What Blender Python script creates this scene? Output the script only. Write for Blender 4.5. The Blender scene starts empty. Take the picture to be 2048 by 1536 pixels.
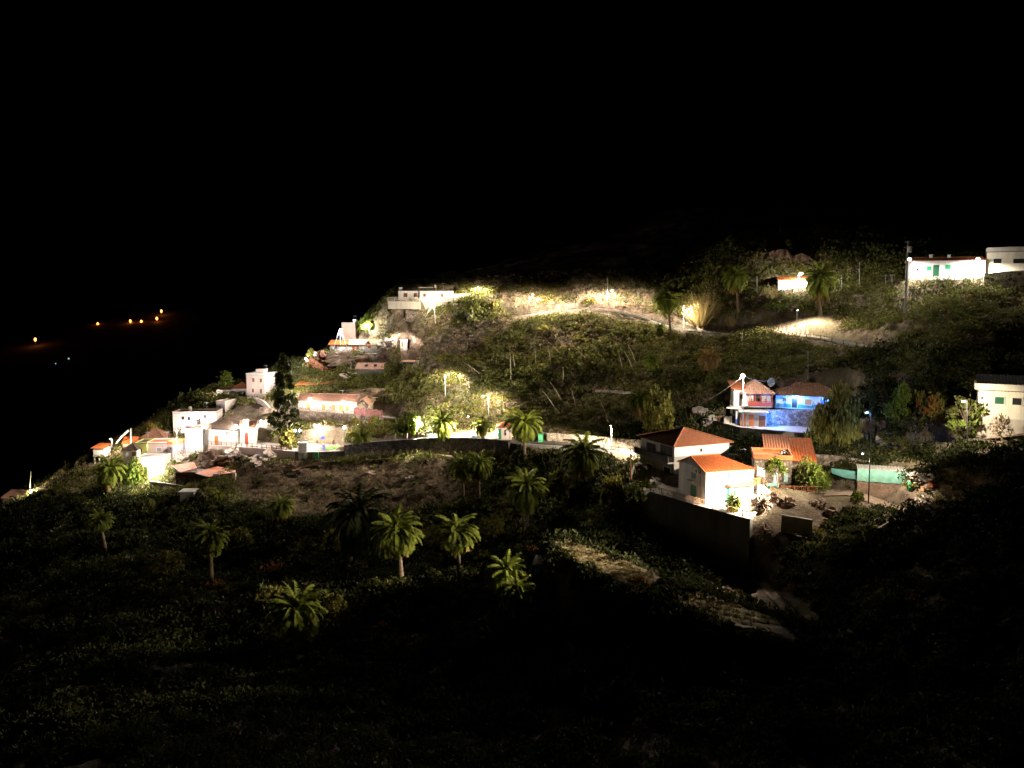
import bpy, math, random
import numpy as np
from mathutils import Vector, Matrix

random.seed(7)
rng = np.random.default_rng(7)
S = bpy.context.scene
COL = S.collection

# ------------------------------------------------------------------ camera
F = 1607.0                       # focal length in pixels of the 2048 px wide photograph
PITCH = math.atan(168.0 / F)
CAM = Vector((0, 0, 50))
cam_d = bpy.data.cameras.new("camera")
cam_d.sensor_width = 36.0
cam_d.lens = 36.0 * F / 2048.0
cam_d.clip_start = 0.5
cam_d.clip_end = 8000
cam = bpy.data.objects.new("camera", cam_d)
COL.objects.link(cam)
cam.location = CAM
cam.rotation_euler = (math.pi / 2 - PITCH, 0, 0)
S.camera = cam

# ------------------------------------------------------------------ night sky
world = bpy.data.worlds.new("World")
S.world = world
world.use_nodes = True
wn = world.node_tree.nodes
sky = wn.new("ShaderNodeTexSky")
sky.sky_type = 'NISHITA'
sky.sun_disc = False
sky.sun_elevation = math.radians(-14)
sky.sun_rotation = math.radians(120)
world.node_tree.links.new(sky.outputs[0], wn["Background"].inputs[0])
wn["Background"].inputs[1].default_value = 0.05

S.view_settings.view_transform = 'Standard'
S.view_settings.look = 'None'
S.view_settings.exposure = 1.75
S.view_settings.gamma = 1.0
S.render.engine = 'CYCLES'
cy = S.cycles
cy.use_denoising = True
cy.max_bounces = 4
cy.diffuse_bounces = 3
cy.glossy_bounces = 2
cy.transmission_bounces = 2
cy.sample_clamp_indirect = 3.0
cy.use_light_tree = True

LAMP_GAIN = 9.5                  # one dial for all street lamps

# ------------------------------------------------------------------ projection helpers
cp_, sp_ = math.cos(PITCH), math.sin(PITCH)

def ray(u, v):
    a = (u - 1024.0) / F
    b = -(v - 768.0) / F
    return Vector((a, cp_ + b * sp_, -sp_ + b * cp_))

def P(u, v, D):
    d = ray(u, v)
    return CAM + d * (D / d.y)

# ------------------------------------------------------------------ mesh builder
class MB:
    def __init__(s):
        s.v = []; s.f = []; s.m = []
    def add(s, vs, fs, mi=0):
        o = len(s.v)
        s.v.extend([tuple(p) for p in vs])
        for f in fs:
            s.f.append(tuple(i + o for i in f)); s.m.append(mi)
    def box(s, x0, x1, y0, y1, z0, z1, mi=0, M=None):
        vs = [Vector((x, y, z)) for z in (z0, z1) for y in (y0, y1) for x in (x0, x1)]
        if M is not None:
            vs = [M @ p for p in vs]
        s.add(vs, [(0, 2, 3, 1), (4, 5, 7, 6), (0, 1, 5, 4), (2, 6, 7, 3), (0, 4, 6, 2), (1, 3, 7, 5)], mi)
    def bar(s, p, q, w, h=None, mi=0):
        p = Vector(p); q = Vector(q); h = h or w
        d = (q - p)
        if d.length < 1e-6: return
        d.normalize()
        up = Vector((0, 0, 1)) if abs(d.z) < 0.95 else Vector((1, 0, 0))
        a = d.cross(up).normalized() * (w / 2); b = a.cross(d).normalized() * (h / 2)
        vs = [p - a - b, p + a - b, p + a + b, p - a + b, q - a - b, q + a - b, q + a + b, q - a + b]
        s.add(vs, [(0, 3, 2, 1), (4, 5, 6, 7), (0, 1, 5, 4), (1, 2, 6, 5), (2, 3, 7, 6), (3, 0, 4, 7)], mi)
    def tube(s, pts, rad, n=6, mi=0, cap=True):
        pts = [Vector(p) for p in pts]
        if not isinstance(rad, (list, tuple)): rad = [rad] * len(pts)
        vs = []
        for i, p in enumerate(pts):
            d = (pts[min(i + 1, len(pts) - 1)] - pts[max(i - 1, 0)]).normalized()
            up = Vector((0, 0, 1)) if abs(d.z) < 0.9 else Vector((1, 0, 0))
            a = d.cross(up).normalized(); b = a.cross(d)
            for k in range(n):
                t = 2 * math.pi * k / n
                vs.append(p + (a * math.cos(t) + b * math.sin(t)) * rad[i])
        fs = []
        for i in range(len(pts) - 1):
            for k in range(n):
                k2 = (k + 1) % n
                fs.append((i * n + k, i * n + k2, (i + 1) * n + k2, (i + 1) * n + k))
        if cap:
            fs.append(tuple(range(n))[::-1]); fs.append(tuple((len(pts) - 1) * n + k for k in range(n)))
        s.add(vs, fs, mi)
    def ball(s, c, r, n=10, m=6, mi=0, sz=1.0, z0=-1.0):
        c = Vector(c); vs = []; fs = []
        for j in range(m + 1):
            t = math.asin(z0) + (math.pi / 2 - math.asin(z0)) * j / m
            for k in range(n):
                a = 2 * math.pi * k / n
                vs.append(c + Vector((math.cos(t) * math.cos(a) * r, math.cos(t) * math.sin(a) * r, math.sin(t) * r * sz)))
        for j in range(m):
            for k in range(n):
                k2 = (k + 1) % n
                fs.append((j * n + k, j * n + k2, (j + 1) * n + k2, (j + 1) * n + k))
        s.add(vs, fs, mi)
    def build(s, name, mats, parent=None, smooth=False):
        me = bpy.data.meshes.new(name)
        me.from_pydata(s.v, [], s.f)
        if not isinstance(mats, (list, tuple)): mats = [mats]
        for m in mats: me.materials.append(m)
        if len(mats) > 1:
            me.polygons.foreach_set("material_index", s.m)
        if smooth:
            me.polygons.foreach_set("use_smooth", [True] * len(me.polygons))
        me.update()
        return link(name, me, parent)

def link(name, data, parent=None):
    o = bpy.data.objects.new(name, data)
    COL.objects.link(o)
    if parent is not None: o.parent = parent
    return o

def tag(o, label=None, cat=None, group=None, kind=None):
    if label: o["label"] = label
    if cat: o["category"] = cat
    if group: o["group"] = group
    if kind: o["kind"] = kind
    return o

def empty(name, loc, rz=0.0, label=None, cat=None, group=None):
    o = bpy.data.objects.new(name, None)
    o.empty_display_size = 0.3
    COL.objects.link(o)
    o.location = loc
    o.rotation_euler = (0, 0, rz)
    return tag(o, label, cat, group)

def np_mesh(name, V, Q, mats, midx=None, parent=None, smooth=False):
    """V (n,3), Q (m,k) with k = 3 or 4"""
    me = bpy.data.meshes.new(name)
    n, m, k = len(V), len(Q), Q.shape[1]
    me.vertices.add(n); me.vertices.foreach_set("co", np.asarray(V, np.float32).ravel())
    me.loops.add(m * k); me.loops.foreach_set("vertex_index", np.asarray(Q, np.int32).ravel())
    me.polygons.add(m)
    me.polygons.foreach_set("loop_start", np.arange(0, m * k, k, dtype=np.int32))
    me.polygons.foreach_set("loop_total", np.full(m, k, np.int32))
    for mt in (mats if isinstance(mats, (list, tuple)) else [mats]): me.materials.append(mt)
    if midx is not None: me.polygons.foreach_set("material_index", np.asarray(midx, np.int32))
    if smooth: me.polygons.foreach_set("use_smooth", np.ones(m, bool))
    me.update(calc_edges=True)
    return me if parent == "mesh" else link(name, me, parent)

def copy_tree(o, parent=None):
    c = o.copy(); COL.objects.link(c); c.parent = parent
    for ch in list(o.children): copy_tree(ch, c)
    return c

# ------------------------------------------------------------------ materials
MATS = {}
def new_mat(name):
    m = bpy.data.materials.new(name); m.use_nodes = True
    nt = m.node_tree
    return m, nt, nt.nodes["Principled BSDF"]

def rgba(c): return (c[0], c[1], c[2], 1.0)

def mat(name, col, rough=0.8, var=0.25, scale=1.5, bump=0.0, bscale=8.0, streak=False):
    """painted or earthy surface: two octaves of noise vary its own colour"""
    if name in MATS: return MATS[name]
    m, nt, b = new_mat(name); N = nt.nodes; L = nt.links
    tc = N.new("ShaderNodeTexCoord")
    mp = N.new("ShaderNodeMapping")
    if streak: mp.inputs["Scale"].default_value = (1, 1, 0.18)
    L.new(tc.outputs["Object"], mp.inputs[0])
    no = N.new("ShaderNodeTexNoise"); no.inputs["Scale"].default_value = scale
    no.inputs["Detail"].default_value = 8; no.inputs["Roughness"].default_value = 0.65
    L.new(mp.outputs[0], no.inputs["Vector"])
    r = N.new("ShaderNodeValToRGB")
    r.color_ramp.elements[0].position = 0.3; r.color_ramp.elements[1].position = 0.7
    r.color_ramp.elements[0].color = rgba([c * (1 - var) for c in col])
    r.color_ramp.elements[1].color = rgba([min(1, c * (1 + var * 0.4)) for c in col])
    L.new(no.outputs["Fac"], r.inputs[0]); L.new(r.outputs[0], b.inputs["Base Color"])
    b.inputs["Roughness"].default_value = rough
    b.inputs["Specular IOR Level"].default_value = 0.25
    if bump:
        n2 = N.new("ShaderNodeTexNoise"); n2.inputs["Scale"].default_value = bscale; n2.inputs["Detail"].default_value = 6
        L.new(tc.outputs["Object"], n2.inputs["Vector"])
        bp = N.new("ShaderNodeBump"); bp.inputs["Strength"].default_value = bump; bp.inputs["Distance"].default_value = 0.3
        L.new(n2.outputs["Fac"], bp.inputs["Height"]); L.new(bp.outputs[0], b.inputs["Normal"])
    MATS[name] = m
    return m

def stone_mat(name, c1, c2, mortar, scale=1.6, gap=0.06, bump=0.6):
    if name in MATS: return MATS[name]
    m, nt, b = new_mat(name); N = nt.nodes; L = nt.links
    tc = N.new("ShaderNodeTexCoord")
    nz = N.new("ShaderNodeTexNoise"); nz.inputs["Scale"].default_value = 2.5; nz.inputs["Detail"].default_value = 3
    L.new(tc.outputs["Object"], nz.inputs["Vector"])
    ad = N.new("ShaderNodeMixRGB"); ad.blend_type = 'ADD'; ad.inputs[0].default_value = 0.25
    L.new(tc.outputs["Object"], ad.inputs[1]); L.new(nz.outputs["Color"], ad.inputs[2])
    v1 = N.new("ShaderNodeTexVoronoi"); v1.inputs["Scale"].default_value = scale
    v2 = N.new("ShaderNodeTexVoronoi"); v2.feature = 'DISTANCE_TO_EDGE'; v2.inputs["Scale"].default_value = scale
    L.new(ad.outputs[0], v1.inputs["Vector"]); L.new(ad.outputs[0], v2.inputs["Vector"])
    sep = N.new("ShaderNodeSeparateColor"); L.new(v1.outputs["Color"], sep.inputs[0])
    r = N.new("ShaderNodeValToRGB"); r.color_ramp.elements[0].color = rgba(c1); r.color_ramp.elements[1].color = rgba(c2)
    L.new(sep.outputs[0], r.inputs[0])
    st = N.new("ShaderNodeMath"); st.operation = 'LESS_THAN'; st.inputs[1].default_value = gap
    L.new(v2.outputs["Distance"], st.inputs[0])
    mx = N.new("ShaderNodeMixRGB"); L.new(st.outputs[0], mx.inputs[0]); L.new(r.outputs[0], mx.inputs[1]); mx.inputs[2].default_value = rgba(mortar)
    n3 = N.new("ShaderNodeTexNoise"); n3.inputs["Scale"].default_value = 0.5; n3.inputs["Detail"].default_value = 6
    L.new(tc.outputs["Object"], n3.inputs["Vector"])
    r3 = N.new("ShaderNodeValToRGB"); r3.color_ramp.elements[0].position = 0.3; r3.color_ramp.elements[0].color = (0.55, 0.52, 0.48, 1)
    r3.color_ramp.elements[1].position = 0.65
    L.new(n3.outputs["Fac"], r3.inputs[0])
    mu = N.new("ShaderNodeMixRGB"); mu.blend_type = 'MULTIPLY'; mu.inputs[0].default_value = 1
    L.new(mx.outputs[0], mu.inputs[1]); L.new(r3.outputs[0], mu.inputs[2])
    L.new(mu.outputs[0], b.inputs["Base Color"])
    bp = N.new("ShaderNodeBump"); bp.inputs["Strength"].default_value = bump; bp.inputs["Distance"].default_value = 0.15
    L.new(v2.outputs["Distance"], bp.inputs["Height"]); L.new(bp.outputs[0], b.inputs["Normal"])
    b.inputs["Roughness"].default_value = 0.9
    MATS[name] = m
    return m

def leaf_mat(name, c, rough=0.8, var=0.45, scale=0.6, trans=0.25):
    if name in MATS: return MATS[name]
    m, nt, b = new_mat(name); N = nt.nodes; L = nt.links
    tc = N.new("ShaderNodeTexCoord")
    oi = N.new("ShaderNodeObjectInfo")
    no = N.new("ShaderNodeTexNoise"); no.inputs["Scale"].default_value = scale; no.inputs["Detail"].default_value = 4
    L.new(tc.outputs["Object"], no.inputs["Vector"])
    r = N.new("ShaderNodeValToRGB")
    r.color_ramp.elements[0].position = 0.32; r.color_ramp.elements[1].position = 0.68
    r.color_ramp.elements[0].color = rgba([x * (1 - var) for x in c])
    r.color_ramp.elements[1].color = rgba([min(1, x * (1 + var)) for x in c])
    L.new(no.outputs["Fac"], r.inputs[0])
    hs = N.new("ShaderNodeHueSaturation")
    mr = N.new("ShaderNodeMapRange"); mr.inputs[3].default_value = 0.75; mr.inputs[4].default_value = 1.25
    L.new(oi.outputs["Random"], mr.inputs[0]); L.new(mr.outputs[0], hs.inputs["Value"])
    L.new(r.outputs[0], hs.inputs["Color"])
    L.new(hs.outputs[0], b.inputs["Base Color"])
    b.inputs["Roughness"].default_value = rough
    b.inputs["Specular IOR Level"].default_value = 0.08
    tr = N.new("ShaderNodeBsdfTranslucent"); L.new(hs.outputs[0], tr.inputs[0])
    mx = N.new("ShaderNodeMixShader"); mx.inputs[0].default_value = trans
    L.new(b.outputs[0], mx.inputs[1]); L.new(tr.outputs[0], mx.inputs[2])
    L.new(mx.outputs[0], N["Material Output"].inputs[0])
    MATS[name] = m
    return m

def glow_mat(name, col, strength):
    if name in MATS: return MATS[name]
    m = bpy.data.materials.new(name); m.use_nodes = True
    nt = m.node_tree; nt.nodes.remove(nt.nodes["Principled BSDF"])
    e = nt.nodes.new("ShaderNodeEmission"); e.inputs[0].default_value = rgba(col); e.inputs[1].default_value = strength
    nt.links.new(e.outputs[0], nt.nodes["Material Output"].inputs[0])
    MATS[name] = m
    return m

WHITE = mat("white_plaster", (0.76, 0.74, 0.70), 0.85, 0.3, 0.7, 0.1, 5, True)
CREAM = mat("cream_plaster", (0.66, 0.60, 0.47), 0.85, 0.22, 0.7, 0.1, 5, True)
PINK = mat("pinkish_plaster", (0.62, 0.52, 0.48), 0.85, 0.22, 0.7, 0.1, 5, True)
LILAC = mat("lilac_plaster", (0.44, 0.38, 0.43), 0.85, 0.18, 0.7, 0.1, 5, True)
GREENP = mat("green_plaster", (0.42, 0.42, 0.14), 0.85, 0.2, 0.7, 0.1, 5, True)
BROWNP = mat("brown_plaster", (0.42, 0.30, 0.23), 0.85, 0.2, 0.7, 0.1, 5, True)
GREYP = mat("grey_render", (0.34, 0.31, 0.28), 0.9, 0.25, 0.9, 0.2, 6, True)
BEIGE = mat("beige_render", (0.50, 0.45, 0.37), 0.9, 0.25, 0.9, 0.15, 6, True)
CONC = mat("concrete", (0.36, 0.34, 0.30), 0.9, 0.3, 1.2, 0.25, 7)
DARKC = mat("shaded_stained_concrete", (0.12, 0.11, 0.10), 0.9, 0.4, 0.8, 0.25, 7, True)  # dark base takes in the yard wall's shade; the streaks are stains
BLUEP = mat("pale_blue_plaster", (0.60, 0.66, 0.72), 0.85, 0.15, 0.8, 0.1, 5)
TEALP = mat("teal_plinth_paint", (0.10, 0.28, 0.30), 0.8, 0.25, 1.2)
TILE = mat("terracotta_tiles", (0.42, 0.15, 0.07), 0.85, 0.35, 2.2, 0.3, 9)
TILEO = mat("orange_tiles", (0.50, 0.125, 0.03), 0.8, 0.4, 2.0, 0.25, 9)
TILEB = mat("weathered_brown_tiles", (0.22, 0.11, 0.065), 0.9, 0.45, 1.8, 0.4, 8)
TILEP = mat("faded_pink_tiles", (0.42, 0.23, 0.16), 0.9, 0.35, 1.8, 0.3, 8)
TILED = mat("old_dark_tiles", (0.12, 0.085, 0.06), 0.9, 0.45, 1.5, 0.4, 8)
ORANGE = mat("orange_paint", (0.60, 0.20, 0.07), 0.7, 0.2, 1.5)
SHEETO = mat("orange_sheet", (0.58, 0.19, 0.07), 0.6, 0.18, 0.8)
REDW = mat("red_wood", (0.34, 0.06, 0.03), 0.6, 0.25, 3)
WOOD = mat("brown_wood", (0.22, 0.09, 0.04), 0.6, 0.35, 3)
WOODO = mat("orange_wood", (0.50, 0.22, 0.06), 0.6, 0.25, 3)
DWOOD = mat("dark_wood", (0.055, 0.035, 0.025), 0.7, 0.35, 3)
GREEND = mat("green_paint", (0.02, 0.24, 0.10), 0.5, 0.2, 2)
DGREEN = mat("dark_green_paint", (0.02, 0.10, 0.05), 0.5, 0.2, 2)
PALEB = mat("pale_blue_paint", (0.45, 0.62, 0.62), 0.5, 0.15, 2)
GLASS = mat("dark_glass", (0.03, 0.03, 0.03), 0.15, 0.2, 2)
GREYG = mat("grey_glazing", (0.36, 0.36, 0.37), 0.25, 0.2, 2)
METAL = mat("grey_metal", (0.30, 0.30, 0.30), 0.45, 0.2, 4)
WMETAL = mat("white_metal", (0.75, 0.75, 0.74), 0.45, 0.1, 4)
BMETAL = mat("black_metal", (0.03, 0.03, 0.03), 0.5, 0.3, 4)
RUST = mat("rusty_metal", (0.28, 0.10, 0.04), 0.7, 0.4, 4)
TARP = mat("green_tarpaulin", (0.22, 0.46, 0.37), 0.45, 0.15, 0.8, 0.3, 1.2)
TARPD = mat("teal_tarpaulin", (0.13, 0.36, 0.33), 0.45, 0.2, 0.8, 0.3, 1.2)
STONE = stone_mat("rubble_stone", (0.16, 0.12, 0.09), (0.42, 0.34, 0.26), (0.09, 0.075, 0.06), 1.7, 0.05)
STONEL = stone_mat("pale_rubble_stone", (0.30, 0.24, 0.18), (0.60, 0.52, 0.40), (0.16, 0.12, 0.09), 1.7, 0.05)
STONEW = stone_mat("whitewashed_stone", (0.52, 0.46, 0.40), (0.74, 0.70, 0.64), (0.30, 0.24, 0.20), 1.5, 0.05)
STONED = stone_mat("dark_basalt_stone", (0.045, 0.04, 0.035), (0.15, 0.13, 0.11), (0.03, 0.027, 0.024), 1.4, 0.05)
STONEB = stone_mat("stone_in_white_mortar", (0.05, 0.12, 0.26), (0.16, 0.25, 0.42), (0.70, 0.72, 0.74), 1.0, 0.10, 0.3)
STONEK = stone_mat("speckled_stone", (0.10, 0.08, 0.06), (0.66, 0.60, 0.50), (0.66, 0.60, 0.50), 1.3, 0.08)
ASPH = mat("asphalt", (0.10, 0.095, 0.085), 0.9, 0.3, 1.5, 0.2, 12)
PAVE = mat("pale_paving", (0.40, 0.35, 0.30), 0.85, 0.3, 1.4, 0.15, 10)
TURF = mat("play_turf", (0.16, 0.40, 0.06), 0.9, 0.25, 3, 0.2, 20)
DIRT = mat("dusty_path", (0.36, 0.26, 0.19), 0.95, 0.35, 1.1, 0.4, 6)
BARK = mat("bark", (0.13, 0.09, 0.06), 0.95, 0.4, 5, 0.6, 12)
PTRUNK = mat("palm_trunk", (0.24, 0.17, 0.11), 0.95, 0.4, 4, 0.7, 10)
STALK = mat("dry_agave_stalk", (0.42, 0.32, 0.20), 0.9, 0.25, 3)
ROCK = mat("volcanic_rock", (0.25, 0.18, 0.135), 0.95, 0.5, 0.9, 0.9, 2.5)
ROCKR = mat("reddish_rock", (0.28, 0.125, 0.07), 0.95, 0.5, 0.8, 0.9, 2.0)
ROCKP = mat("pale_rock", (0.38, 0.31, 0.26), 0.95, 0.45, 0.9, 0.8, 2.5)

L_PALM = leaf_mat("palm_frond_green", (0.13, 0.15, 0.022))
L_DEAD = leaf_mat("dry_palm_frond", (0.22, 0.14, 0.05), 0.8, 0.35)
L_GREEN = leaf_mat("leaf_green", (0.095, 0.10, 0.028))
L_BRIGHT = leaf_mat("leaf_bright_green", (0.13, 0.17, 0.03))
L_OLIVE = leaf_mat("leaf_olive", (0.15, 0.135, 0.032))
L_GREY = leaf_mat("leaf_grey_green", (0.14, 0.14, 0.08))
L_YELL = leaf_mat("leaf_yellow_green", (0.21, 0.19, 0.045))
L_DRY = leaf_mat("dry_twigs", (0.27, 0.20, 0.135), 0.9, 0.4)
L_STRAW = leaf_mat("dry_cane", (0.28, 0.22, 0.10), 0.8, 0.35)
L_RUST = leaf_mat("rust_leaf", (0.24, 0.10, 0.03), 0.8, 0.4)
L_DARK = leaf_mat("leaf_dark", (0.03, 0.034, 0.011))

# ------------------------------------------------------------------ terrain
COLS = {
 -320: [(1060, 230), (1110, 195), (1300, 125), (1536, 80)],
 0: [(1045, 262), (1012, 214), (1050, 190), (1200, 150), (1350, 110), (1536, 75)],
 200: [(935, 250), (915, 214), (960, 205), (1000, 190), (1100, 160), (1250, 120), (1400, 90), (1536, 68)],
 300: [(905, 268), (866, 226), (922, 206), (960, 197), (985, 190), (1050, 172), (1150, 140), (1300, 105), (1536, 68)],
 420: [(825, 292), (776, 250), (850, 222), (893, 203), (940, 192), (975, 183), (1050, 165), (1150, 140), (1300, 105), (1536, 66)],
 500: [(795, 300), (766, 256), (800, 236), (845, 217), (900, 197), (935, 191), (1000, 174), (1100, 148), (1250, 112), (1400, 86)],
 560: [(765, 305), (735, 258), (795, 232), (823, 218), (860, 208), (900, 195), (928, 191), (1000, 172), (1100, 145), (1250, 110), (1536, 66)],
 680: [(730, 312), (694, 264), (706, 255), (745, 244), (772, 235), (800, 226), (824, 216), (858, 206), (897, 194), (920, 190), (1000, 168), (1100, 142), (1250, 108), (1536, 66)],
 800: [(590, 300), (603, 258), (655, 252), (720, 243), (765, 231), (835, 208), (868, 199), (884, 191), (908, 185), (960, 172), (1050, 150), (1150, 128), (1300, 100), (1536, 66)],
 920: [(540, 305), (577, 262), (604, 252), (625, 242), (700, 228), (800, 205), (850, 194), (880, 183), (925, 174), (980, 161), (1080, 138), (1190, 112), (1300, 95), (1536, 66)],
 1060: [(500, 310), (560, 262), (612, 239), (632, 232), (720, 212), (800, 196), (868, 180), (892, 170), (925, 166), (980, 153), (1080, 132), (1150, 115), (1300, 92), (1536, 66)],
 1200: [(470, 315), (550, 264), (600, 237), (622, 230), (700, 213), (800, 192), (870, 172), (900, 162), (960, 149), (1020, 136), (1100, 120), (1200, 100), (1300, 88), (1536, 66)],
 1340: [(420, 320), (540, 262), (605, 236), (654, 221), (740, 198), (820, 177), (868, 163), (945, 132), (990, 122), (1060, 117), (1180, 99), (1250, 90), (1400, 75), (1536, 64)],
 1480: [(400, 320), (490, 247), (540, 228), (610, 216), (664, 206), (700, 196), (760, 178), (825, 163), (853, 151), (945, 128), (1030, 112), (1120, 107), (1200, 96), (1300, 84), (1536, 62)],
 1600: [(400, 310), (500, 240), (560, 220), (577, 214), (640, 198), (676, 194), (750, 173), (818, 157), (858, 149), (900, 139), (975, 121), (1055, 109), (1150, 99), (1240, 88), (1400, 72), (1536, 62)],
 1740: [(430, 300), (520, 226), (580, 203), (640, 189), (698, 172), (790, 152), (850, 143), (890, 133), (935, 126), (972, 119), (1010, 113), (1060, 104), (1180, 89), (1300, 78), (1536, 60)],
 1880: [(470, 270), (562, 186), (620, 168), (700, 150), (800, 134), (868, 122), (900, 117), (950, 108), (1050, 95), (1200, 80), (1536, 58)],
 2048: [(480, 260), (562, 178), (610, 165), (650, 152), (740, 136), (865, 116), (900, 108), (1000, 95), (1200, 78), (1536, 56)],
 2350: [(500, 240), (560, 165), (700, 132), (860, 106), (1000, 88), (1200, 70), (1536, 52)],
}
ctrl = np.array([P(u, v, D)[:] for u, lst in COLS.items() for v, D in lst])
cx, cyy, cz = ctrl[:, 0], ctrl[:, 1], ctrl[:, 2]

def tps(r2):
    return 0.5 * r2 * np.log(np.maximum(r2, 1e-9))
SC = 60.0
A0 = np.stack([cx, cyy], 1) / SC
n_c = len(A0)
K = tps(((A0[:, None] - A0[None]) ** 2).sum(-1)) + np.eye(n_c) * 2e-4
Pm = np.concatenate([np.ones((n_c, 1)), A0], 1)
Aug = np.block([[K, Pm], [Pm.T, np.zeros((3, 3))]])
wts = np.linalg.solve(Aug, np.concatenate([cz, np.zeros(3)]))

def base_z(X, Y):
    q = np.stack([X.ravel(), Y.ravel()], 1) / SC
    out = np.zeros(len(q))
    for i in range(0, len(q), 20000):
        s = q[i:i + 20000]
        out[i:i + 20000] = tps(((s[:, None] - A0[None]) ** 2).sum(-1)) @ wts[:n_c] + wts[n_c] + s @ wts[n_c + 1:]
    return out.reshape(X.shape)

def vnoise(X, Y, seed):
    xi = np.floor(X).astype(np.int64); yi = np.floor(Y).astype(np.int64)
    fx = X - xi; fy = Y - yi
    fx = fx * fx * (3 - 2 * fx); fy = fy * fy * (3 - 2 * fy)
    def h(a, b):
        n = (a * 374761393 + b * 668265263 + seed * 974711) & 0x7fffffff
        n = ((n ^ (n >> 13)) * 1274126177) & 0x7fffffff
        return ((n ^ (n >> 16)) & 0xffff) / 65535.0
    return (h(xi, yi) * (1 - fx) + h(xi + 1, yi) * fx) * (1 - fy) + (h(xi, yi + 1) * (1 - fx) + h(xi + 1, yi + 1) * fx) * fy

def fbm(X, Y, size, seed, oct=4):
    s = 0; a = 0.5; f = 1.0 / size
    for k in range(oct):
        s = s + a * (vnoise(X * f, Y * f, seed + k) - 0.5); a *= 0.5; f *= 2.03
    return s

GX0, GX1, GY0, GY1, GS = -195.0, 195.0, 42.0, 318.0, 0.8
gx = np.arange(GX0, GX1 + 0.01, GS); gy = np.arange(GY0, GY1 + 0.01, GS)
TX, TY = np.meshgrid(gx, gy)
TZ = base_z(TX, TY)
rough_n = fbm(TX, TY, 9.0, 3, 5)
ridge_n = np.abs(fbm(TX, TY, 5.0, 21, 4))
TZ += rough_n * 2.2 - ridge_n * 2.4 + 0.35

def poly_sd(X, Y, poly):
    """distance to a polygon, positive inside"""
    d2 = np.full(X.shape, 1e18); ins = np.zeros(X.shape, bool)
    n = len(poly)
    for i in range(n):
        ax, ay = poly[i][0], poly[i][1]; bx, by = poly[(i + 1) % n][0], poly[(i + 1) % n][1]
        ex, ey = bx - ax, by - ay
        t = np.clip(((X - ax) * ex + (Y - ay) * ey) / (ex * ex + ey * ey + 1e-9), 0, 1)
        d2 = np.minimum(d2, (X - ax - t * ex) ** 2 + (Y - ay - t * ey) ** 2)
        c = ((ay > Y) != (by > Y)) & (X < (bx - ax) * (Y - ay) / (by - ay + 1e-12) + ax)
        ins ^= c
    return np.where(ins, np.sqrt(d2), -np.sqrt(d2))

def sstep(t):
    t = np.clip(t, 0, 1); return t * t * (3 - 2 * t)

def flatten(poly, z=None, inner=0.0, outer=2.5):
    """level the ground inside a polygon; z None takes the plane through its corners"""
    global TZ
    pts = np.array([[p[0], p[1], p[2]] for p in poly])
    x0, y0 = pts[:, 0].min() - 8, pts[:, 1].min() - 8; x1, y1 = pts[:, 0].max() + 8, pts[:, 1].max() + 8
    i0, i1 = np.searchsorted(gy, [y0, y1]); j0, j1 = np.searchsorted(gx, [x0, x1])
    X = TX[i0:i1, j0:j1]; Y = TY[i0:i1, j0:j1]
    if X.size == 0: return
    if z is None:
        c, *_ = np.linalg.lstsq(np.c_[pts[:, :2], np.ones(len(pts))], pts[:, 2], rcond=None)
        zz = c[0] * X + c[1] * Y + c[2]
    else:
        zz = z
    w = sstep((poly_sd(X, Y, poly) + outer) / (outer + inner + 1e-6))
    TZ[i0:i1, j0:j1] = TZ[i0:i1, j0:j1] * (1 - w) + zz * w

def flatten_line(pts, width, outer=2.0, dz=-0.08):
    """level the ground along a road; height follows the line"""
    global TZ
    pts = [Vector(p) for p in pts]
    best = np.full(TX.shape, 1e9); zz = np.zeros(TX.shape)
    for a, b in zip(pts[:-1], pts[1:]):
        ex, ey = b.x - a.x, b.y - a.y
        t = np.clip(((TX - a.x) * ex + (TY - a.y) * ey) / (ex * ex + ey * ey + 1e-9), 0, 1)
        d = np.hypot(TX - a.x - t * ex, TY - a.y - t * ey)
        z = a.z + (b.z - a.z) * t
        c = d < best
        best = np.where(c, d, best); zz = np.where(c, z, zz)
    w = sstep((width / 2 + outer - best) / outer)
    TZ = TZ * (1 - w) + (zz + dz) * w

def PL(*a): return [P(*q) for q in a]
def smooth_line(pts, n=6):
    pts = [Vector(p) for p in pts]; out = []
    for i in range(len(pts) - 1):
        p0 = pts[max(i - 1, 0)]; p1 = pts[i]; p2 = pts[i + 1]; p3 = pts[min(i + 2, len(pts) - 1)]
        for k in range(n):
            t = k / n
            out.append(0.5 * ((2 * p1) + (p2 - p0) * t + (2 * p0 - 5 * p1 + 4 * p2 - p3) * t * t + (3 * p1 - p0 - 3 * p2 + p3) * t ** 3))
    out.append(pts[-1]); return out
def offset_line(pts, d):
    out = []
    for i, p in enumerate(pts):
        t = pts[min(i + 1, len(pts) - 1)] - pts[max(i - 1, 0)]
        nrm = Vector((-t.y, t.x, 0)).normalized()
        out.append(Vector(p) + nrm * d)
    return out

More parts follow.
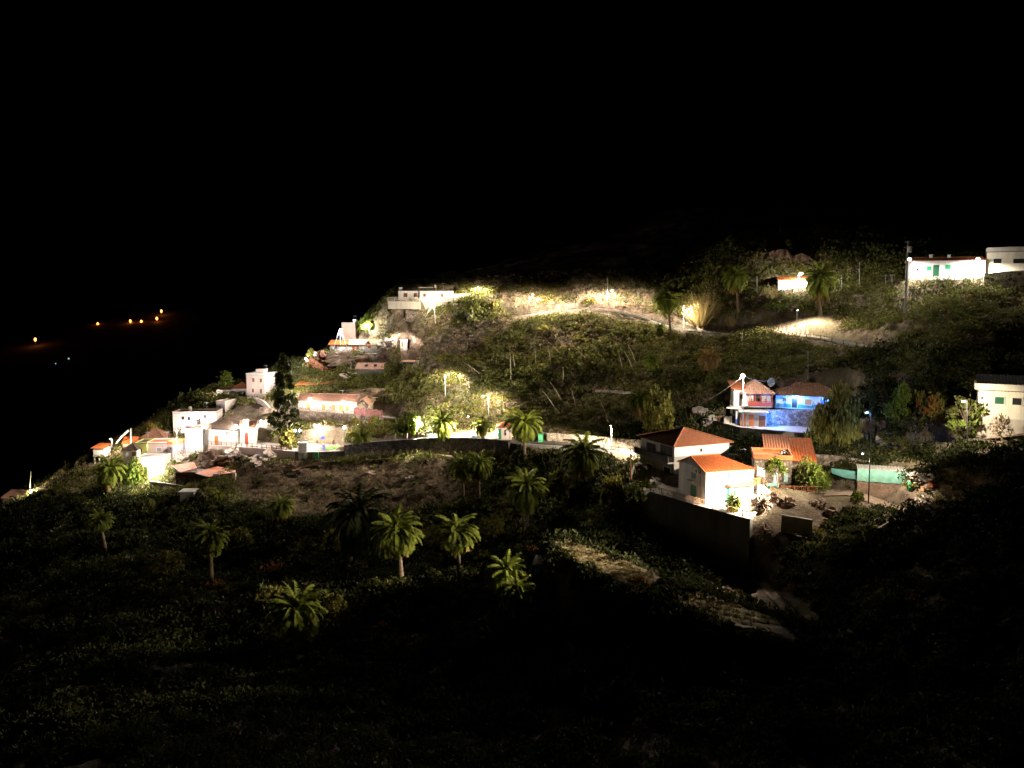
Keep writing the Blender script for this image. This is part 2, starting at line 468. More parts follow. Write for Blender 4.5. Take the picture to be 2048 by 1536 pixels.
# outer edges of the roads, then their centre lines (the hill side lies to the left of the travel direction)
UP_EDGE = smooth_line(PL((985, 629, 240), (1040, 633, 233), (1100, 624, 231), (1170, 621, 230), (1240, 626, 228), (1290, 638, 226),
                         (1340, 655, 221), (1400, 664, 213), (1450, 666, 208), (1500, 668, 204), (1560, 671, 199), (1640, 679, 190), (1700, 692, 180), (1790, 706, 168)))
UP_ROAD = offset_line(UP_EDGE, 2.4)
MID_EDGE = smooth_line(PL((690, 894, 194.5), (760, 886.5, 191), (850, 880.5, 186), (900, 879, 184), (960, 880.5, 179), (1020, 887, 173.5),
                          (1070, 890.5, 170), (1150, 896, 165), (1200, 901, 161.5), (1282, 909, 153)))
MID_ROAD = offset_line(MID_EDGE, 2.6)
RIGHT_ROAD = smooth_line(PL((1770, 905, 130), (1840, 889, 126), (1900, 885, 121), (1960, 878, 117), (2048, 868, 113), (2150, 850, 110)))

PLAZA = PL((374, 899, 200), (403, 890, 203.5), (510, 896, 199), (590, 903, 194.2), (640, 902, 193.5), (690, 896, 194.5), (700, 889, 200), (690, 886, 206), (590, 885.5, 206.5), (500, 880, 210), (480, 878, 214), (380, 884, 213))
LONG_T = PL((585, 820, 217), (712, 828, 214), (800, 838, 209), (812, 832, 214), (740, 815, 222), (600, 806, 226))
GABLE_T = [P(1300, 983, 124.2), P(1405, 1014, 114.9), P(1503, 1041, 107.9), P(1530, 1000, 117), P(1500, 965, 125), P(1400, 950, 131), P(1300, 950, 133)]
BLUE_LOW = PL((1428, 838, 160), (1481, 853, 151), (1560, 862, 147), (1640, 870, 143), (1700, 874, 140), (1735, 868, 142), (1700, 855, 149), (1560, 845, 155), (1450, 830, 165))
BLUE_UP = PL((1460, 813, 157.5), (1535, 814, 157), (1690, 825, 152), (1720, 815, 158), (1690, 795, 168), (1540, 785, 172), (1460, 795, 170))
STONE_T = PL((1505, 985, 120.5), (1590, 990, 120), (1640, 986, 120), (1690, 982, 119), (1716, 985, 118), (1716, 970, 121), (1620, 958, 125), (1510, 950, 128))

def dig(line, drop, width=5.0, off=0.8, outer=2.5):
    """lower the ground in front of a retaining wall"""
    line = smooth_line(line, 3)
    q = offset_line(line, -(off + width / 2)); n_ = len(q)
    d0, d1 = drop if isinstance(drop, tuple) else (drop, drop)
    flatten_line([p - Vector((0, 0, d0 + (d1 - d0) * i / (n_ - 1))) for i, p in enumerate(q)], width, outer)
zy_ = P(1411, 1010, 116).z
dig([Vector((p.x, p.y, zy_)) for p in GABLE_T[:3]], (6.0, 7.8), 10.0)
dig(MID_EDGE[:31], (2.4, 5.4), 4.0, 0.9)
dig([Vector((p.x, p.y, P(500, 895, 199.5).z)) for p in PLAZA[3:6]], (1.4, 2.4), 3.0)
dig([Vector((p.x, p.y, P(500, 895, 199.5).z)) for p in PLAZA[:4]], (2.0, 2.6), 3.0)
dig(LONG_T[:3], (4.3, 2.0), 3.0)
dig([Vector((p.x, p.y, P(1560, 862, 147).z)) for p in BLUE_LOW[:6]], 2.9, 3.0)
dig([Vector((p.x, p.y, P(1600, 818, 155).z)) for p in PL((1533, 822, 153.6), (1600, 823, 153), (1692, 826, 151.5))], 2.9, 2.5)
flatten(PLAZA, P(500, 895, 199.5).z, 1.6, -0.3)
flatten(LONG_T, None, 1.6, -0.2)
flatten(GABLE_T, P(1411, 1010, 116).z, 1.8, -0.3)
flatten(BLUE_UP, P(1600, 818, 155).z, 1.6, -0.3)
flatten(BLUE_LOW, P(1560, 862, 147).z, 1.6, -0.3)
flatten(STONE_T, P(1600, 986, 120).z, 0.6, 0.6)
flatten_line(UP_ROAD, 4.6, 1.6)
flatten_line(MID_ROAD, 4.8, 1.2)
flatten_line(RIGHT_ROAD, 3.6, 2.0)
YARD_PATH = smooth_line(PL((1650, 988, 119.5), (1705, 988, 117.5), (1750, 1002, 114.2), (1810, 1024, 110.2), (1870, 1047, 106.3), (1920, 1072, 102)))
flatten_line(YARD_PATH, 3.0, 2.0)

HOUSE_PADS = []
def tz(x, y):
    j = min(max((x - GX0) / GS, 0), len(gx) - 1.001); i = min(max((y - GY0) / GS, 0), len(gy) - 1.001)
    i0, j0 = int(i), int(j); fi, fj = i - i0, j - j0
    return float((TZ[i0, j0] * (1 - fj) + TZ[i0, j0 + 1] * fj) * (1 - fi) + (TZ[i0 + 1, j0] * (1 - fj) + TZ[i0 + 1, j0 + 1] * fj) * fi)

def tz_arr(x, y):
    j = np.clip((x - GX0) / GS, 0, len(gx) - 1.001); i = np.clip((y - GY0) / GS, 0, len(gy) - 1.001)
    i0 = i.astype(int); j0 = j.astype(int); fi = i - i0; fj = j - j0
    return (TZ[i0, j0] * (1 - fj) + TZ[i0, j0 + 1] * fj) * (1 - fi) + (TZ[i0 + 1, j0] * (1 - fj) + TZ[i0 + 1, j0 + 1] * fj) * fi

_D = np.arange(52, 312, 0.35)
def hit(u, v):
    """the first point of the ground seen at a pixel of the photograph"""
    d = ray(u, v)
    x = CAM.x + d.x / d.y * _D; y = _D; z = CAM.z + d.z / d.y * _D
    below = z < tz_arr(x, y)
    k = int(np.argmax(below)) if below.any() else len(_D) - 1
    D = float(_D[k]); return Vector((d.x / d.y * D, D, tz(d.x / d.y * D, D)))

VALLEY_PATH = smooth_line([hit(u, v) for u, v in ((1400, 1185), (1470, 1174), (1520, 1168), (1545, 1190), (1570, 1215), (1592, 1245))])
flatten_line(VALLEY_PATH, 1.6, 1.5)
STRIP_PX = [((1098, 1082), (1130, 1076), (1290, 1140), (1330, 1165), (1262, 1174), (1150, 1122)), ((1325, 1194), (1390, 1182), (1565, 1244), (1570, 1270), (1470, 1256))]
def at_level(u, v, z):
    d = ray(u, v); return CAM + d * ((z - CAM.z) / d.z)
STRIPS = [[at_level(u, v, z) for u, v in q] for q, z in zip(STRIP_PX, (16.0, 15.0))]
for q in STRIPS: flatten(q, None, 0.2, 5.0)
# ------------------------------------------------------------------ buildings
def ray_plane(u, v, o, n):
    d = ray(u, v); t = (o - CAM).dot(n) / d.dot(n)
    return CAM + d * t

def tile_plane(mb, E0, E1, R0, R1, mi=0, period=0.42, amp=0.07, thick=0.1):
    """tiled roof slope: barrel-tile rows run from the eave E0-E1 up to the ridge R0-R1 (R0 == R1 makes a triangle)"""
    E0, E1, R0, R1 = map(Vector, (E0, E1, R0, R1))
    L = (E1 - E0).length; ex = (E1 - E0) / L
    mid = (R0 + R1) / 2 - E0
    up = mid - ex * mid.dot(ex); Sl = up.length; up = up / Sl
    n = ex.cross(up)
    if n.z < 0: n = -n
    a = (R0 - E0).dot(ex); b = (R1 - E0).dot(ex)
    cnt = max(4, int(L / period)) * 4
    lo = []; hi = []
    for i in range(cnt + 1):
        t = L * i / cnt
        s = 1.0
        if a > 1e-3 and t < a: s = t / a
        if b < L - 1e-3 and t > b: s = min(s, (L - t) / (L - b))
        sh = 0.0
        if a < -1e-3: sh = a * (1 - t / L)
        h = amp * (0.5 + 0.5 * math.cos(2 * math.pi * i / 4))
        lo.append(E0 + ex * t + n * h); hi.append(E0 + ex * t + up * Sl * max(s, 0) + n * h)
    base = len(lo)
    vs = lo + hi + [p - n * (thick + amp) for p in (lo[0], lo[-1], hi[-1], hi[0])]
    fs = [(i, i + 1, base + i + 1, base + i) for i in range(cnt)]
    # underside follows the outline
    vs2 = [p - n * thick for p in lo] + [p - n * thick for p in hi]
    o = len(vs)
    vs += vs2
    fs += [(o + i + 1, o + i, o + base + i, o + base + i + 1) for i in range(cnt)]
    fs += [(i + 1, i, o + i, o + i + 1) for i in range(cnt)]
    fs += [(0, base, o + base, o), (base + cnt, cnt, o + cnt, o + base + cnt)]
    mb.add(vs, fs, mi)

def roof_for(kind, Lx, Ly, h, rise, ov, m, parent, hipR=False, para=0.35, wall=None, wallm=None):
    rf = MB()
    x0, x1, y0, y1 = -ov, Lx + ov, -ov, Ly + ov
    if kind == 'flat':
        rf.box(x0, x1, y0, y1, h, h + 0.18)
        o = rf.build("roof", m, parent)
        if para:
            pp = MB(); t = 0.2; z0 = h + 0.18; z1 = z0 + para
            pp.box(x0 + .01, x1 - .01, y0 + .01, y0 + t, z0, z1); pp.box(x0 + .01, x1 - .01, y1 - t, y1 - .01, z0, z1)
            pp.box(x0 + .01, x0 + t, y0 + t, y1 - t, z0, z1); pp.box(x1 - t, x1 - .01, y0 + t, y1 - t, z0, z1)
            pp.build("parapet", wallm, o)
        return o
    zr = h + rise; dz = rise * ov / max(0.5, Ly / 2)
    if kind == 'gable_x':
        ym = Ly / 2; ze = h - dz
        rx1 = (Lx - Ly * 0.45) if hipR else x1
        tile_plane(rf, (x0, y0, ze), (x1, y0, ze), (x0, ym, zr), (rx1, ym, zr))
        tile_plane(rf, (x1, y1, ze), (x0, y1, ze), (rx1, ym, zr), (x0, ym, zr))
        if hipR: tile_plane(rf, (x1, y0, ze), (x1, y1, ze), (rx1, ym, zr), (rx1, ym, zr))
        rf.tube([(x0, ym, zr + .04), (rx1, ym, zr + .04)], 0.12, 6)
        if wall is not None:
            wall.add([(0, 0, h), (0, Ly, h), (0, ym, zr - 0.05)], [(0, 1, 2), (2, 1, 0)])
            if not hipR: wall.add([(Lx, 0, h), (Lx, Ly, h), (Lx, ym, zr - 0.05)], [(0, 1, 2), (2, 1, 0)])
    elif kind == 'gable_y':
        xm = Lx / 2; dz = rise * ov / (Lx / 2); ze = h - dz
        tile_plane(rf, (x0, y1, ze), (x0, y0, ze), (xm, y1, zr), (xm, y0, zr))
        tile_plane(rf, (x1, y0, ze), (x1, y1, ze), (xm, y0, zr), (xm, y1, zr))
        rf.tube([(xm, y0, zr + .04), (xm, y1, zr + .04)], 0.12, 6)
        if wall is not None:
            for y in (0, Ly): wall.add([(0, y, h), (Lx, y, h), (xm, y, zr - 0.05)], [(0, 1, 2), (2, 1, 0)])
    elif kind == 'hip':
        ze = h - 0.05
        q = min(Lx, Ly) / 2 + ov
        if Lx >= Ly:
            A = (x0 + q, Ly / 2, zr); B = (x1 - q, Ly / 2, zr)
            tile_plane(rf, (x0, y0, ze), (x1, y0, ze), A, B); tile_plane(rf, (x1, y1, ze), (x0, y1, ze), B, A)
            tile_plane(rf, (x0, y1, ze), (x0, y0, ze), A, A); tile_plane(rf, (x1, y0, ze), (x1, y1, ze), B, B)
        else:
            A = (Lx / 2, y0 + q, zr); B = (Lx / 2, y1 - q, zr)
            tile_plane(rf, (x0, y0, ze), (x1, y0, ze), A, A); tile_plane(rf, (x1, y1, ze), (x0, y1, ze), B, B)
            tile_plane(rf, (x0, y1, ze), (x0, y0, ze), B, A); tile_plane(rf, (x1, y0, ze), (x1, y1, ze), A, B)
        rf.tube([Vector(A) + Vector((0, 0, .05)), Vector(B) + Vector((0, 0.01, .05))], 0.13, 6)
        for e, r in (((x0, y0, ze), A), ((x0, y1, ze), A if Lx >= Ly else B), ((x1, y0, ze), B if Lx >= Ly else A), ((x1, y1, ze), B)):
            rf.tube([Vector(e) + Vector((0, 0, .08)), Vector(r) + Vector((0, 0, .05))], 0.12, 6)
    elif kind == 'mono':     # falls towards the front
        tile_plane(rf, (x0, y0, h - 0.02), (x1, y0, h - 0.02), (x0, y1, h + rise), (x1, y1, h + rise))
        if wall is not None:
            for x in (0, Lx): wall.add([(x, 0, h - .1), (x, Ly, h - .1), (x, Ly, h + rise * .9)], [(0, 1, 2), (2, 1, 0)])
            wall.add([(0, Ly, h - .1), (Lx, Ly, h - .1), (Lx, Ly, h + rise * .9), (0, Ly, h + rise * .9)], [(0, 1, 2, 3)])
    return rf.build("roof", m, parent)

HOUSES = []
def plan_house(**k):
    """works the size of a house out of the photograph's corner pixels and notes it for the ground to be levelled"""
    B = P(*k['B']); yaw = math.radians(k.get('yaw', 0))
    r = Vector((math.cos(yaw), math.sin(yaw), 0)); l = Vector((-math.sin(yaw), math.cos(yaw), 0))
    def length(dirv, u):
        t = (u - 1024.0) / F
        # point B + s*dir with x = y' * t' where pixel u: x / (cp*y - sp*dz) ~ t ; z fixed
        dz = B.z - CAM.z
        # camera depth = y*cp - dz*sp
        num = t * (B.y * cp_ - dz * sp_) - B.x
        den = dirv.x - t * dirv.y * cp_
        return num / den
    Lx = length(r, k['uC']) if 'uC' in k else k['length']
    Ly = length(l, k['uA']) if 'uA' in k else k['depth']
    top = CAM.z + ray(k['B'][0], k['vtop']).z * (B.y / ray(k['B'][0], k['vtop']).y)
    k.update(_B=B, _yaw=yaw, _r=r, _l=l, _Lx=Lx, _Ly=Ly, _h=top - B.z)
    if k.get('pad', True):
        m = 0.6
        fm = k.get('front', 2.2)
        c = [B - r * m - l * fm, B + r * (Lx + m) - l * fm, B + r * (Lx + m) + l * (Ly + m), B - r * m + l * (Ly + m)]
        flatten(c, B.z - 0.06, 0.0, k.get('blend', 1.6))
    HOUSES.append(k)
    return k

OPEN_FRAME = {}
def opening(k, root, face, kind, u, v, w, h, m, frame=None, proud=0.0):
    """window or door set where the photograph shows it on the left (L), front (R) or right-end (E) face"""
    r, l, B = k['_r'], k['_l'], k['_B']
    o = B if face != 'E' else B + r * k['_Lx']
    n = l if face == 'R' else r
    q = ray_plane(u, v, o, n)
    rel = q - B
    sc = (q.y * cp_) / F
    if face == 'R':
        c = rel.dot(r); W_ = w * sc / max(0.35, abs(math.cos(k['_yaw'])))
    else:
        c = rel.dot(l); W_ = w * sc / max(0.35, abs(math.sin(k['_yaw'])) )
    H_ = h * sc; z = rel.z
    if kind == 'door' or kind == 'arch':
        if z - H_ / 2 < 0.45: H_ = H_ / 2 + z - 0.03; z = H_ / 2 + 0.03
    def Mx(c_):
        # local matrix: x along the face, y outward-negative, z up
        if face == 'R': return Matrix.Translation((c_, 0, z))
        if face == 'L': return Matrix.Translation((0, c_, z)) @ Matrix.Rotation(-math.pi / 2, 4, 'Z')
        return Matrix.Translation((k['_Lx'], c_, z)) @ Matrix.Rotation(math.pi / 2, 4, 'Z')
    M = Mx(c)
    p = 0.04 + proud
    t = min(0.12, W_ * 0.16)
    if kind == 'window':
        fr = MB()
        fr.box(-W_ / 2 - t, W_ / 2 + t, -p - .03, 0.05, H_ / 2, H_ / 2 + t, 0, M); fr.box(-W_ / 2 - t - .04, W_ / 2 + t + .04, -p - .07, 0.05, -H_ / 2 - t, -H_ / 2, 0, M)
        fr.box(-W_ / 2 - t, -W_ / 2, -p - .03, 0.05, -H_ / 2, H_ / 2, 0, M); fr.box(W_ / 2, W_ / 2 + t, -p - .03, 0.05, -H_ / 2, H_ / 2, 0, M)
        wo = fr.build("window", frame or k.get('frame_mat', k['wall']), root)
        pn = MB(); pn.box(-W_ / 2, W_ / 2, -p, 0.04, -H_ / 2, H_ / 2, 0, M)
        pn.box(-0.025, 0.025, -p - 0.012, -p, -H_ / 2, H_ / 2, 0, M)
        pn.build("shutter" if m not in (GLASS, GREYG) else "pane", m, wo)
        return wo
    if kind == 'arch':
        d = MB(); vs = [(-W_ / 2, -p, -H_ / 2), (W_ / 2, -p, -H_ / 2)]
        for i in range(9):
            a = math.pi * i / 8; vs.append((W_ / 2 * math.cos(a), -p, H_ / 2 - W_ / 2 + W_ / 2 * 1.3 * math.sin(a)))
        vs = [M @ Vector(q_) for q_ in vs] + [M @ Vector((q_[0], 0.03, q_[2])) for q_ in vs]
        nn = len(vs) // 2
        d.add(vs, [tuple(range(nn)), tuple(range(nn, 2 * nn))[::-1]] + [((i + 1) % nn, i, nn + i, nn + (i + 1) % nn) for i in range(nn)])
        return d.build("door", m, root)
    d = MB(); d.box(-W_ / 2, W_ / 2, -p, 0.04, -H_ / 2, H_ / 2, 0, M)
    for s in (-1, 1): d.box(s * W_ / 4 - W_ * .17, s * W_ / 4 + W_ * .17, -p - .015, -p, -H_ * .4, H_ * .42, 0, M)
    do = d.build("door", m, root)
    if frame is not False and W_ > 0.35:
        fr = MB(); t = 0.09
        fr.box(-W_ / 2 - t, -W_ / 2, -p - .02, 0.05, -H_ / 2, H_ / 2 + t, 0, M); fr.box(W_ / 2, W_ / 2 + t, -p - .02, 0.05, -H_ / 2, H_ / 2 + t, 0, M)
        fr.box(-W_ / 2, W_ / 2, -p - .02, 0.05, H_ / 2, H_ / 2 + t, 0, M)
        fr.build("frame", frame or k['wall'], do)
    return do

def build_house(k):
    root = empty(k['name'], k['_B'], k['_yaw'], k['label'], k.get('cat', 'house'), k.get('group'))
    Lx, Ly, h = k['_Lx'], k['_Ly'], k['_h']
    w = MB(); w.box(0, Lx, 0, Ly, -k.get('found', 2.0), h)
    k['_root'] = root
    roof_for(k.get('roof', 'flat'), Lx, Ly, h, k.get('rise', 1.2), k.get('ov', 0.05 if k.get('roof', 'flat') == 'flat' else 0.4), k.get('roofm', CONC), root,
             k.get('hipR', False), k.get('para', 0.35), w, k.get('param', k['wall']))
    w.build("wall", k['wall'], root)
    if 'plinth' in k:
        ph, pm = k['plinth']; p = MB(); e = 0.035
        if ph > 0: z0, z1 = -k.get('found', 2.0) + .01, ph
        p.box(-e, Lx + e, -e, Ly + e, z0, z1); p.build("plinth", pm, root)
    for o in k.get('op', ()): opening(k, root, *o)
    if 'chim' in k:
        for (cx_, cy_, hh, s) in k['chim']:
            c = MB(); zb = h - .3 if k.get('roof', 'flat') == 'flat' else h
            c.box(cx_ - s, cx_ + s, cy_ - s, cy_ + s, zb, h + hh); c.box(cx_ - s - .1, cx_ + s + .1, cy_ - s - .1, cy_ + s + .1, h + hh, h + hh + .15)
            c.build("chimney", k.get('chimm', k['wall']), root)
    return root

# ------------------------------------------------------------------ the houses of the village
H = plan_house
g = H(name="gabled_house", label="white house with bright orange gable roof and green doors above the balustraded terrace", B=(1411, 1010, 116), yaw=17, uC=1506, uA=1357, vtop=943,
  roof='gable_x', rise=1.5, ov=0.3, hipR=True, roofm=TILEO, wall=WHITE, pad=False,
  op=[('L', 'window', 1388, 951, 7, 11, DGREEN), ('L', 'door', 1387, 983, 8, 28, GREEND), ('R', 'door', 1457, 950, 8, 15, GREEND), ('R', 'door', 1456, 988, 7, 26, GREEND),
      ('R', 'window', 1468, 985, 5, 8, GREEND)])
hip = H(name="hipped_house", label="two-storey pale house with brown hipped roof and dark long balcony", B=(1348, 948, 131), yaw=22, uC=1457, uA=1281, vtop=892,
  roof='hip', rise=1.9, ov=0.55, roofm=TILE, wall=WHITE, blend=1.5, plinth=(2.9, GREYP), found=3.0,
  op=[('L', 'door', 1302, 895, 12, 19, DWOOD), ('L', 'door', 1333, 901, 17, 21, DWOOD), ('L', 'window', 1300, 933, 8, 10, GLASS, None, .05), ('L', 'window', 1335, 941, 9, 13, GLASS, None, .05), ('R', 'window', 1402, 900, 5, 7, GLASS)])
H(name="stone_house", label="stone house with orange parapet terrace and pale blue doors", B=(1507, 968, 123), yaw=-13, uC=1582, depth=6, vtop=917,
  roof='flat', para=0.5, param=ORANGE, roofm=ORANGE, ov=0.15, wall=STONE, pad=False,
  op=[('R', 'window', 1522, 944, 12, 14, PALEB, WHITE), ('R', 'door', 1552, 955, 8, 20, PALEB), ('R', 'door', 1572, 955, 8, 20, PALEB)])
H(name="tiled_annexe", label="annexe with sloping orange-brown tile roof behind the orange parapet terrace", B=(1575, 950, 126), yaw=-14, uC=1628, depth=8.5, vtop=920,
  roof='mono', rise=2.2, ov=0.35, roofm=TILEO, wall=STONE, blend=0.8)
H(name="upper_stone_room", label="small stone room with dark window on the orange parapet terrace", B=(1531, 920, 128.5), yaw=-14, uC=1578, depth=5.5, vtop=898,
  roof='mono', rise=1.5, ov=0.3, roofm=TILE, wall=STONE, pad=False, found=3.5, op=[('R', 'window', 1552, 909, 9, 11, GLASS)])
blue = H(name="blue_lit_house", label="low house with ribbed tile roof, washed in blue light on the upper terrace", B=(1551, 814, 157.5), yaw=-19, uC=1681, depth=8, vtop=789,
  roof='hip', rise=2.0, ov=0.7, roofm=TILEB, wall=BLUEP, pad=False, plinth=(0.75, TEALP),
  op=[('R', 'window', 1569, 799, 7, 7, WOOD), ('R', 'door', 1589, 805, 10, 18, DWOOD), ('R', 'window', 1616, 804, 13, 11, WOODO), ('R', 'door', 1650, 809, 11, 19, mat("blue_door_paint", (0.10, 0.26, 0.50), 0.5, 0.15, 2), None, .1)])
balc = H(name="balcony_house", label="house with dark wooden balcony and curved tile roof beside the tall lamp post", B=(1487, 811, 157), yaw=-8, uC=1541, depth=6, vtop=786,
  roof='hip', rise=2.3, ov=0.7, roofm=TILEP, wall=BEIGE, pad=False, op=[('R', 'window', 1515, 797, 14, 14, DWOOD, WOOD)])
H(name="tower_room", label="narrow white room with orange roof at the left end of the balcony house", B=(1467, 812, 158.5), yaw=-8, uC=1486, depth=5, vtop=777,
  roof='mono', rise=1.0, ov=0.6, roofm=TILEO, wall=WHITE, pad=False, op=[('R', 'door', 1481, 799, 6, 22, DWOOD)])
garage = H(name="garage_storey", label="lower storey with terracotta doors under the wooden balcony", B=(1481, 853, 152.5), yaw=-10, uC=1533, depth=4.5, vtop=825,
  roof='flat', para=0, ov=0.35, roofm=CONC, wall=BEIGE, pad=False,
  op=[('R', 'door', 1487, 839, 9, 24, ORANGE), ('R', 'door', 1503, 840, 10, 24, ORANGE), ('R', 'door', 1524, 842, 13, 22, WOOD)])
H(name="flat_roofed_house", label="large pale house with green window and brown roof at the right edge", B=(1952, 874, 117), yaw=-29, uC=2130, depth=9, vtop=779,
  roof='mono', rise=1.5, ov=0.35, roofm=TILED, wall=CREAM, plinth=(2.95, BEIGE), found=3,
  op=[('R', 'window', 1999, 801, 14, 14, DGREEN), ('R', 'window', 2034, 803, 14, 14, GLASS), ('R', 'window', 1964, 796, 3, 4, GLASS)])
H(name="long_white_house", label="long white house with green shutters under the bright wall lamp, top right", B=(1822, 560, 183), yaw=-16, uC=1969, depth=7, vtop=521,
  roof='gable_x', rise=0.7, ov=0.35, roofm=TILE, wall=WHITE, blend=2,
  op=[('R', 'window', 1858, 537, 9, 9, GREEND), ('R', 'window', 1896, 534, 10, 9, GREEND), ('R', 'window', 1934, 533, 10, 9, GREEND), ('R', 'door', 1872, 541, 11, 22, DGREEN), ('R', 'window', 1835, 539, 5, 6, GLASS)],
  chim=[(4.5, 3.5, 1.3, .3), (8.2, 3.5, 1.2, .25)])
H(name="two_storey_block", label="tall cream house with dark windows cut by the right edge, top right", B=(1972, 552, 180), yaw=-29, uC=2130, depth=8, vtop=505,
  roof='flat', para=0.9, wall=CREAM, roofm=DARKC, ov=0.15, param=BEIGE, found=3,
  op=[('R', 'window', 1995, 522, 12, 9, GLASS), ('R', 'window', 2038, 522, 17, 9, GLASS)])
H(name="lamplit_cabin", label="small white cabin glaring beside the palm below the rock face", B=(1556, 580, 215), yaw=-17, uC=1613, depth=5, vtop=559,
  roof='mono', rise=0.8, ov=0.3, roofm=TILEO, wall=WHITE, op=[('E', 'door', 1614, 571, 3, 14, DGREEN)])
H(name="summit_house", label="long white house with square windows at the top left of the village", B=(840, 624, 254), yaw=3, uC=906, depth=8, vtop=582,
  roof='flat', para=0, ov=0.3, roofm=TILED, wall=WHITE, plinth=(3.2, BEIGE), found=3,
  op=[('R', 'window', 849, 590.5, 5, 6, WOOD), ('R', 'window', 866, 590.5, 6, 6, CREAM), ('R', 'window', 884, 591, 5, 6, WOOD), ('R', 'door', 898, 611, 6, 16, DWOOD, None, .04)])
H(name="summit_wing", label="white wing with balustraded terrace on the left of the summit house", B=(797, 600, 255.5), yaw=3, uC=840, depth=7, vtop=582,
  roof='flat', para=0, ov=0.3, roofm=TILED, wall=WHITE, found=2.5, op=[('R', 'window', 811, 590, 8, 8, WOOD), ('R', 'window', 831, 590, 7, 8, WOOD)], chim=[(0.6, 2, 1.0, .5)])
H(name="terrace_cottage", label="whitewashed stone cottage with orange tile roof under the lamp tripod", B=(660, 704, 254), yaw=-4, uC=699, depth=5, vtop=688,
  roof='gable_x', rise=1.0, roofm=TILEO, wall=STONEW, op=[('R', 'window', 672, 694, 4, 5, DWOOD)])
H(name="red_door_cottage", label="pale stone cottage with red door and red shutter on the high terrace", B=(699, 705, 253), yaw=-2, uC=754, depth=5.5, vtop=688,
  roof='gable_x', rise=1.2, roofm=TILEP, wall=STONEW, op=[('R', 'door', 707, 698, 5, 11, REDW), ('R', 'window', 716, 695, 4, 6, REDW), ('R', 'window', 739, 694, 6, 5, REDW)])
H(name="square_house", label="brown-sided square house with floodlit right wall behind the high cottages", B=(684, 682, 262), yaw=-14, uC=711, depth=6, vtop=648,
  roof='flat', para=0.3, wall=BROWNP, roofm=CONC, found=3, chim=[(4.2, 1.2, 1.4, .5)], chimm=WHITE)
H(name="wayside_shrine", label="tiny white shrine with barred orange opening on the rocky slope", B=(801, 702, 250), yaw=14, uC=815, depth=1.6, vtop=680,
  roof='flat', para=0, ov=0.12, roofm=WHITE, wall=WHITE, cat="shrine", op=[('R', 'window', 804.5, 688, 3.5, 10, WOODO)])
H(name="skylight_house", label="low house with grey glazed front and two skylights in its red roof", B=(713, 754, 242), yaw=-3, uC=768, depth=6, vtop=737,
  roof='gable_x', rise=1.5, roofm=TILEP, wall=GREYP, op=[('R', 'window', 740, 746, 48, 11, GREYG, METAL)])
H(name="slotted_block", label="bare concrete block with two dark slots beside the leafy tree", B=(802, 757, 240), yaw=-8, uC=829, depth=6, vtop=724,
  roof='flat', para=0, ov=0.25, roofm=TILEP, wall=CONC, op=[('R', 'window', 816, 727, 18, 3, GLASS), ('R', 'window', 813, 735, 11, 3, GLASS)])
H(name="long_stone_house", label="long low stone house with a row of orange shutters under a reddish roof", B=(596, 819.5, 218), yaw=-9, uC=713, depth=5, vtop=800,
  roof='gable_x', rise=1.5, ov=0.25, roofm=TILEP, wall=STONEW, pad=False,
  op=[('R', 'door', 617, 814, 5, 13, WOODO), ('R', 'door', 647, 815, 7, 13, WOODO), ('R', 'window', 667, 814, 6, 9, WOODO), ('R', 'door', 682, 818, 8, 17, WOODO), ('R', 'window', 695, 816, 6, 10, WOODO)])
H(name="stone_outhouse", label="small pale gabled outhouse at the right end of the long stone house", B=(714, 824, 216), yaw=-9, uC=737, depth=4, vtop=808,
  roof='gable_y', rise=1.6, ov=0.15, roofm=TILEP, wall=STONEL, pad=False)
H(name="white_corner_house", label="two-storey white house with four small windows behind the conifer", B=(494, 796, 238), yaw=-14, uC=530, depth=7, vtop=750,
  roof='flat', para=0.4, wall=PINK, roofm=CONC, param=WHITE, ov=.06, found=3, chim=[(4.0, 2.0, 1.6, 1.2)], chimm=PINK,
  op=[('R', 'window', 507, 760, 5, 8, WOOD), ('R', 'window', 522, 761, 5, 8, WOOD), ('R', 'window', 506, 781, 5, 8, WOOD), ('R', 'window', 522, 782, 5, 8, WOOD)])
H(name="grey_shed", label="plain grey block with brown tile roof left of the white cottage", B=(434, 805, 243), yaw=3, uC=468, depth=5, vtop=779,
  roof='mono', rise=0.8, ov=.2, roofm=TILEB, wall=GREYP, found=3)
H(name="hillside_cottage", label="white cottage with red hipped roof squeezed beside the four-window house", B=(468, 797, 242), yaw=6, uC=494, depth=4.5, vtop=777,
  roof='hip', rise=1.6, roofm=TILE, wall=WHITE, op=[('R', 'door', 478, 790, 4, 11, DWOOD), ('R', 'window', 489, 787, 4, 8, DWOOD)])
H(name="tower_house", label="narrow two-storey pinkish tower house above the church roof", B=(434, 838, 231), yaw=-16, uC=451, depth=5.5, vtop=804,
  roof='flat', para=0.25, wall=PINK, roofm=CONC, found=3, op=[('R', 'window', 440, 814, 3, 5, GLASS), ('R', 'window', 440, 828, 3, 5, GLASS), ('R', 'door', 446.5, 833, 4, 10, DGREEN)])
H(name="terraced_house", label="long pinkish house with dark openings rising behind the church", B=(347, 868, 221), yaw=4, uC=434, depth=6, vtop=827,
  roof='flat', para=0.3, wall=PINK, roofm=TILED, found=3, op=[('R', 'window', 366, 836, 6, 7, GLASS), ('R', 'window', 378, 837, 5, 7, GLASS), ('R', 'door', 397, 842, 9, 15, DWOOD), ('R', 'window', 410, 833, 5, 7, GLASS)])
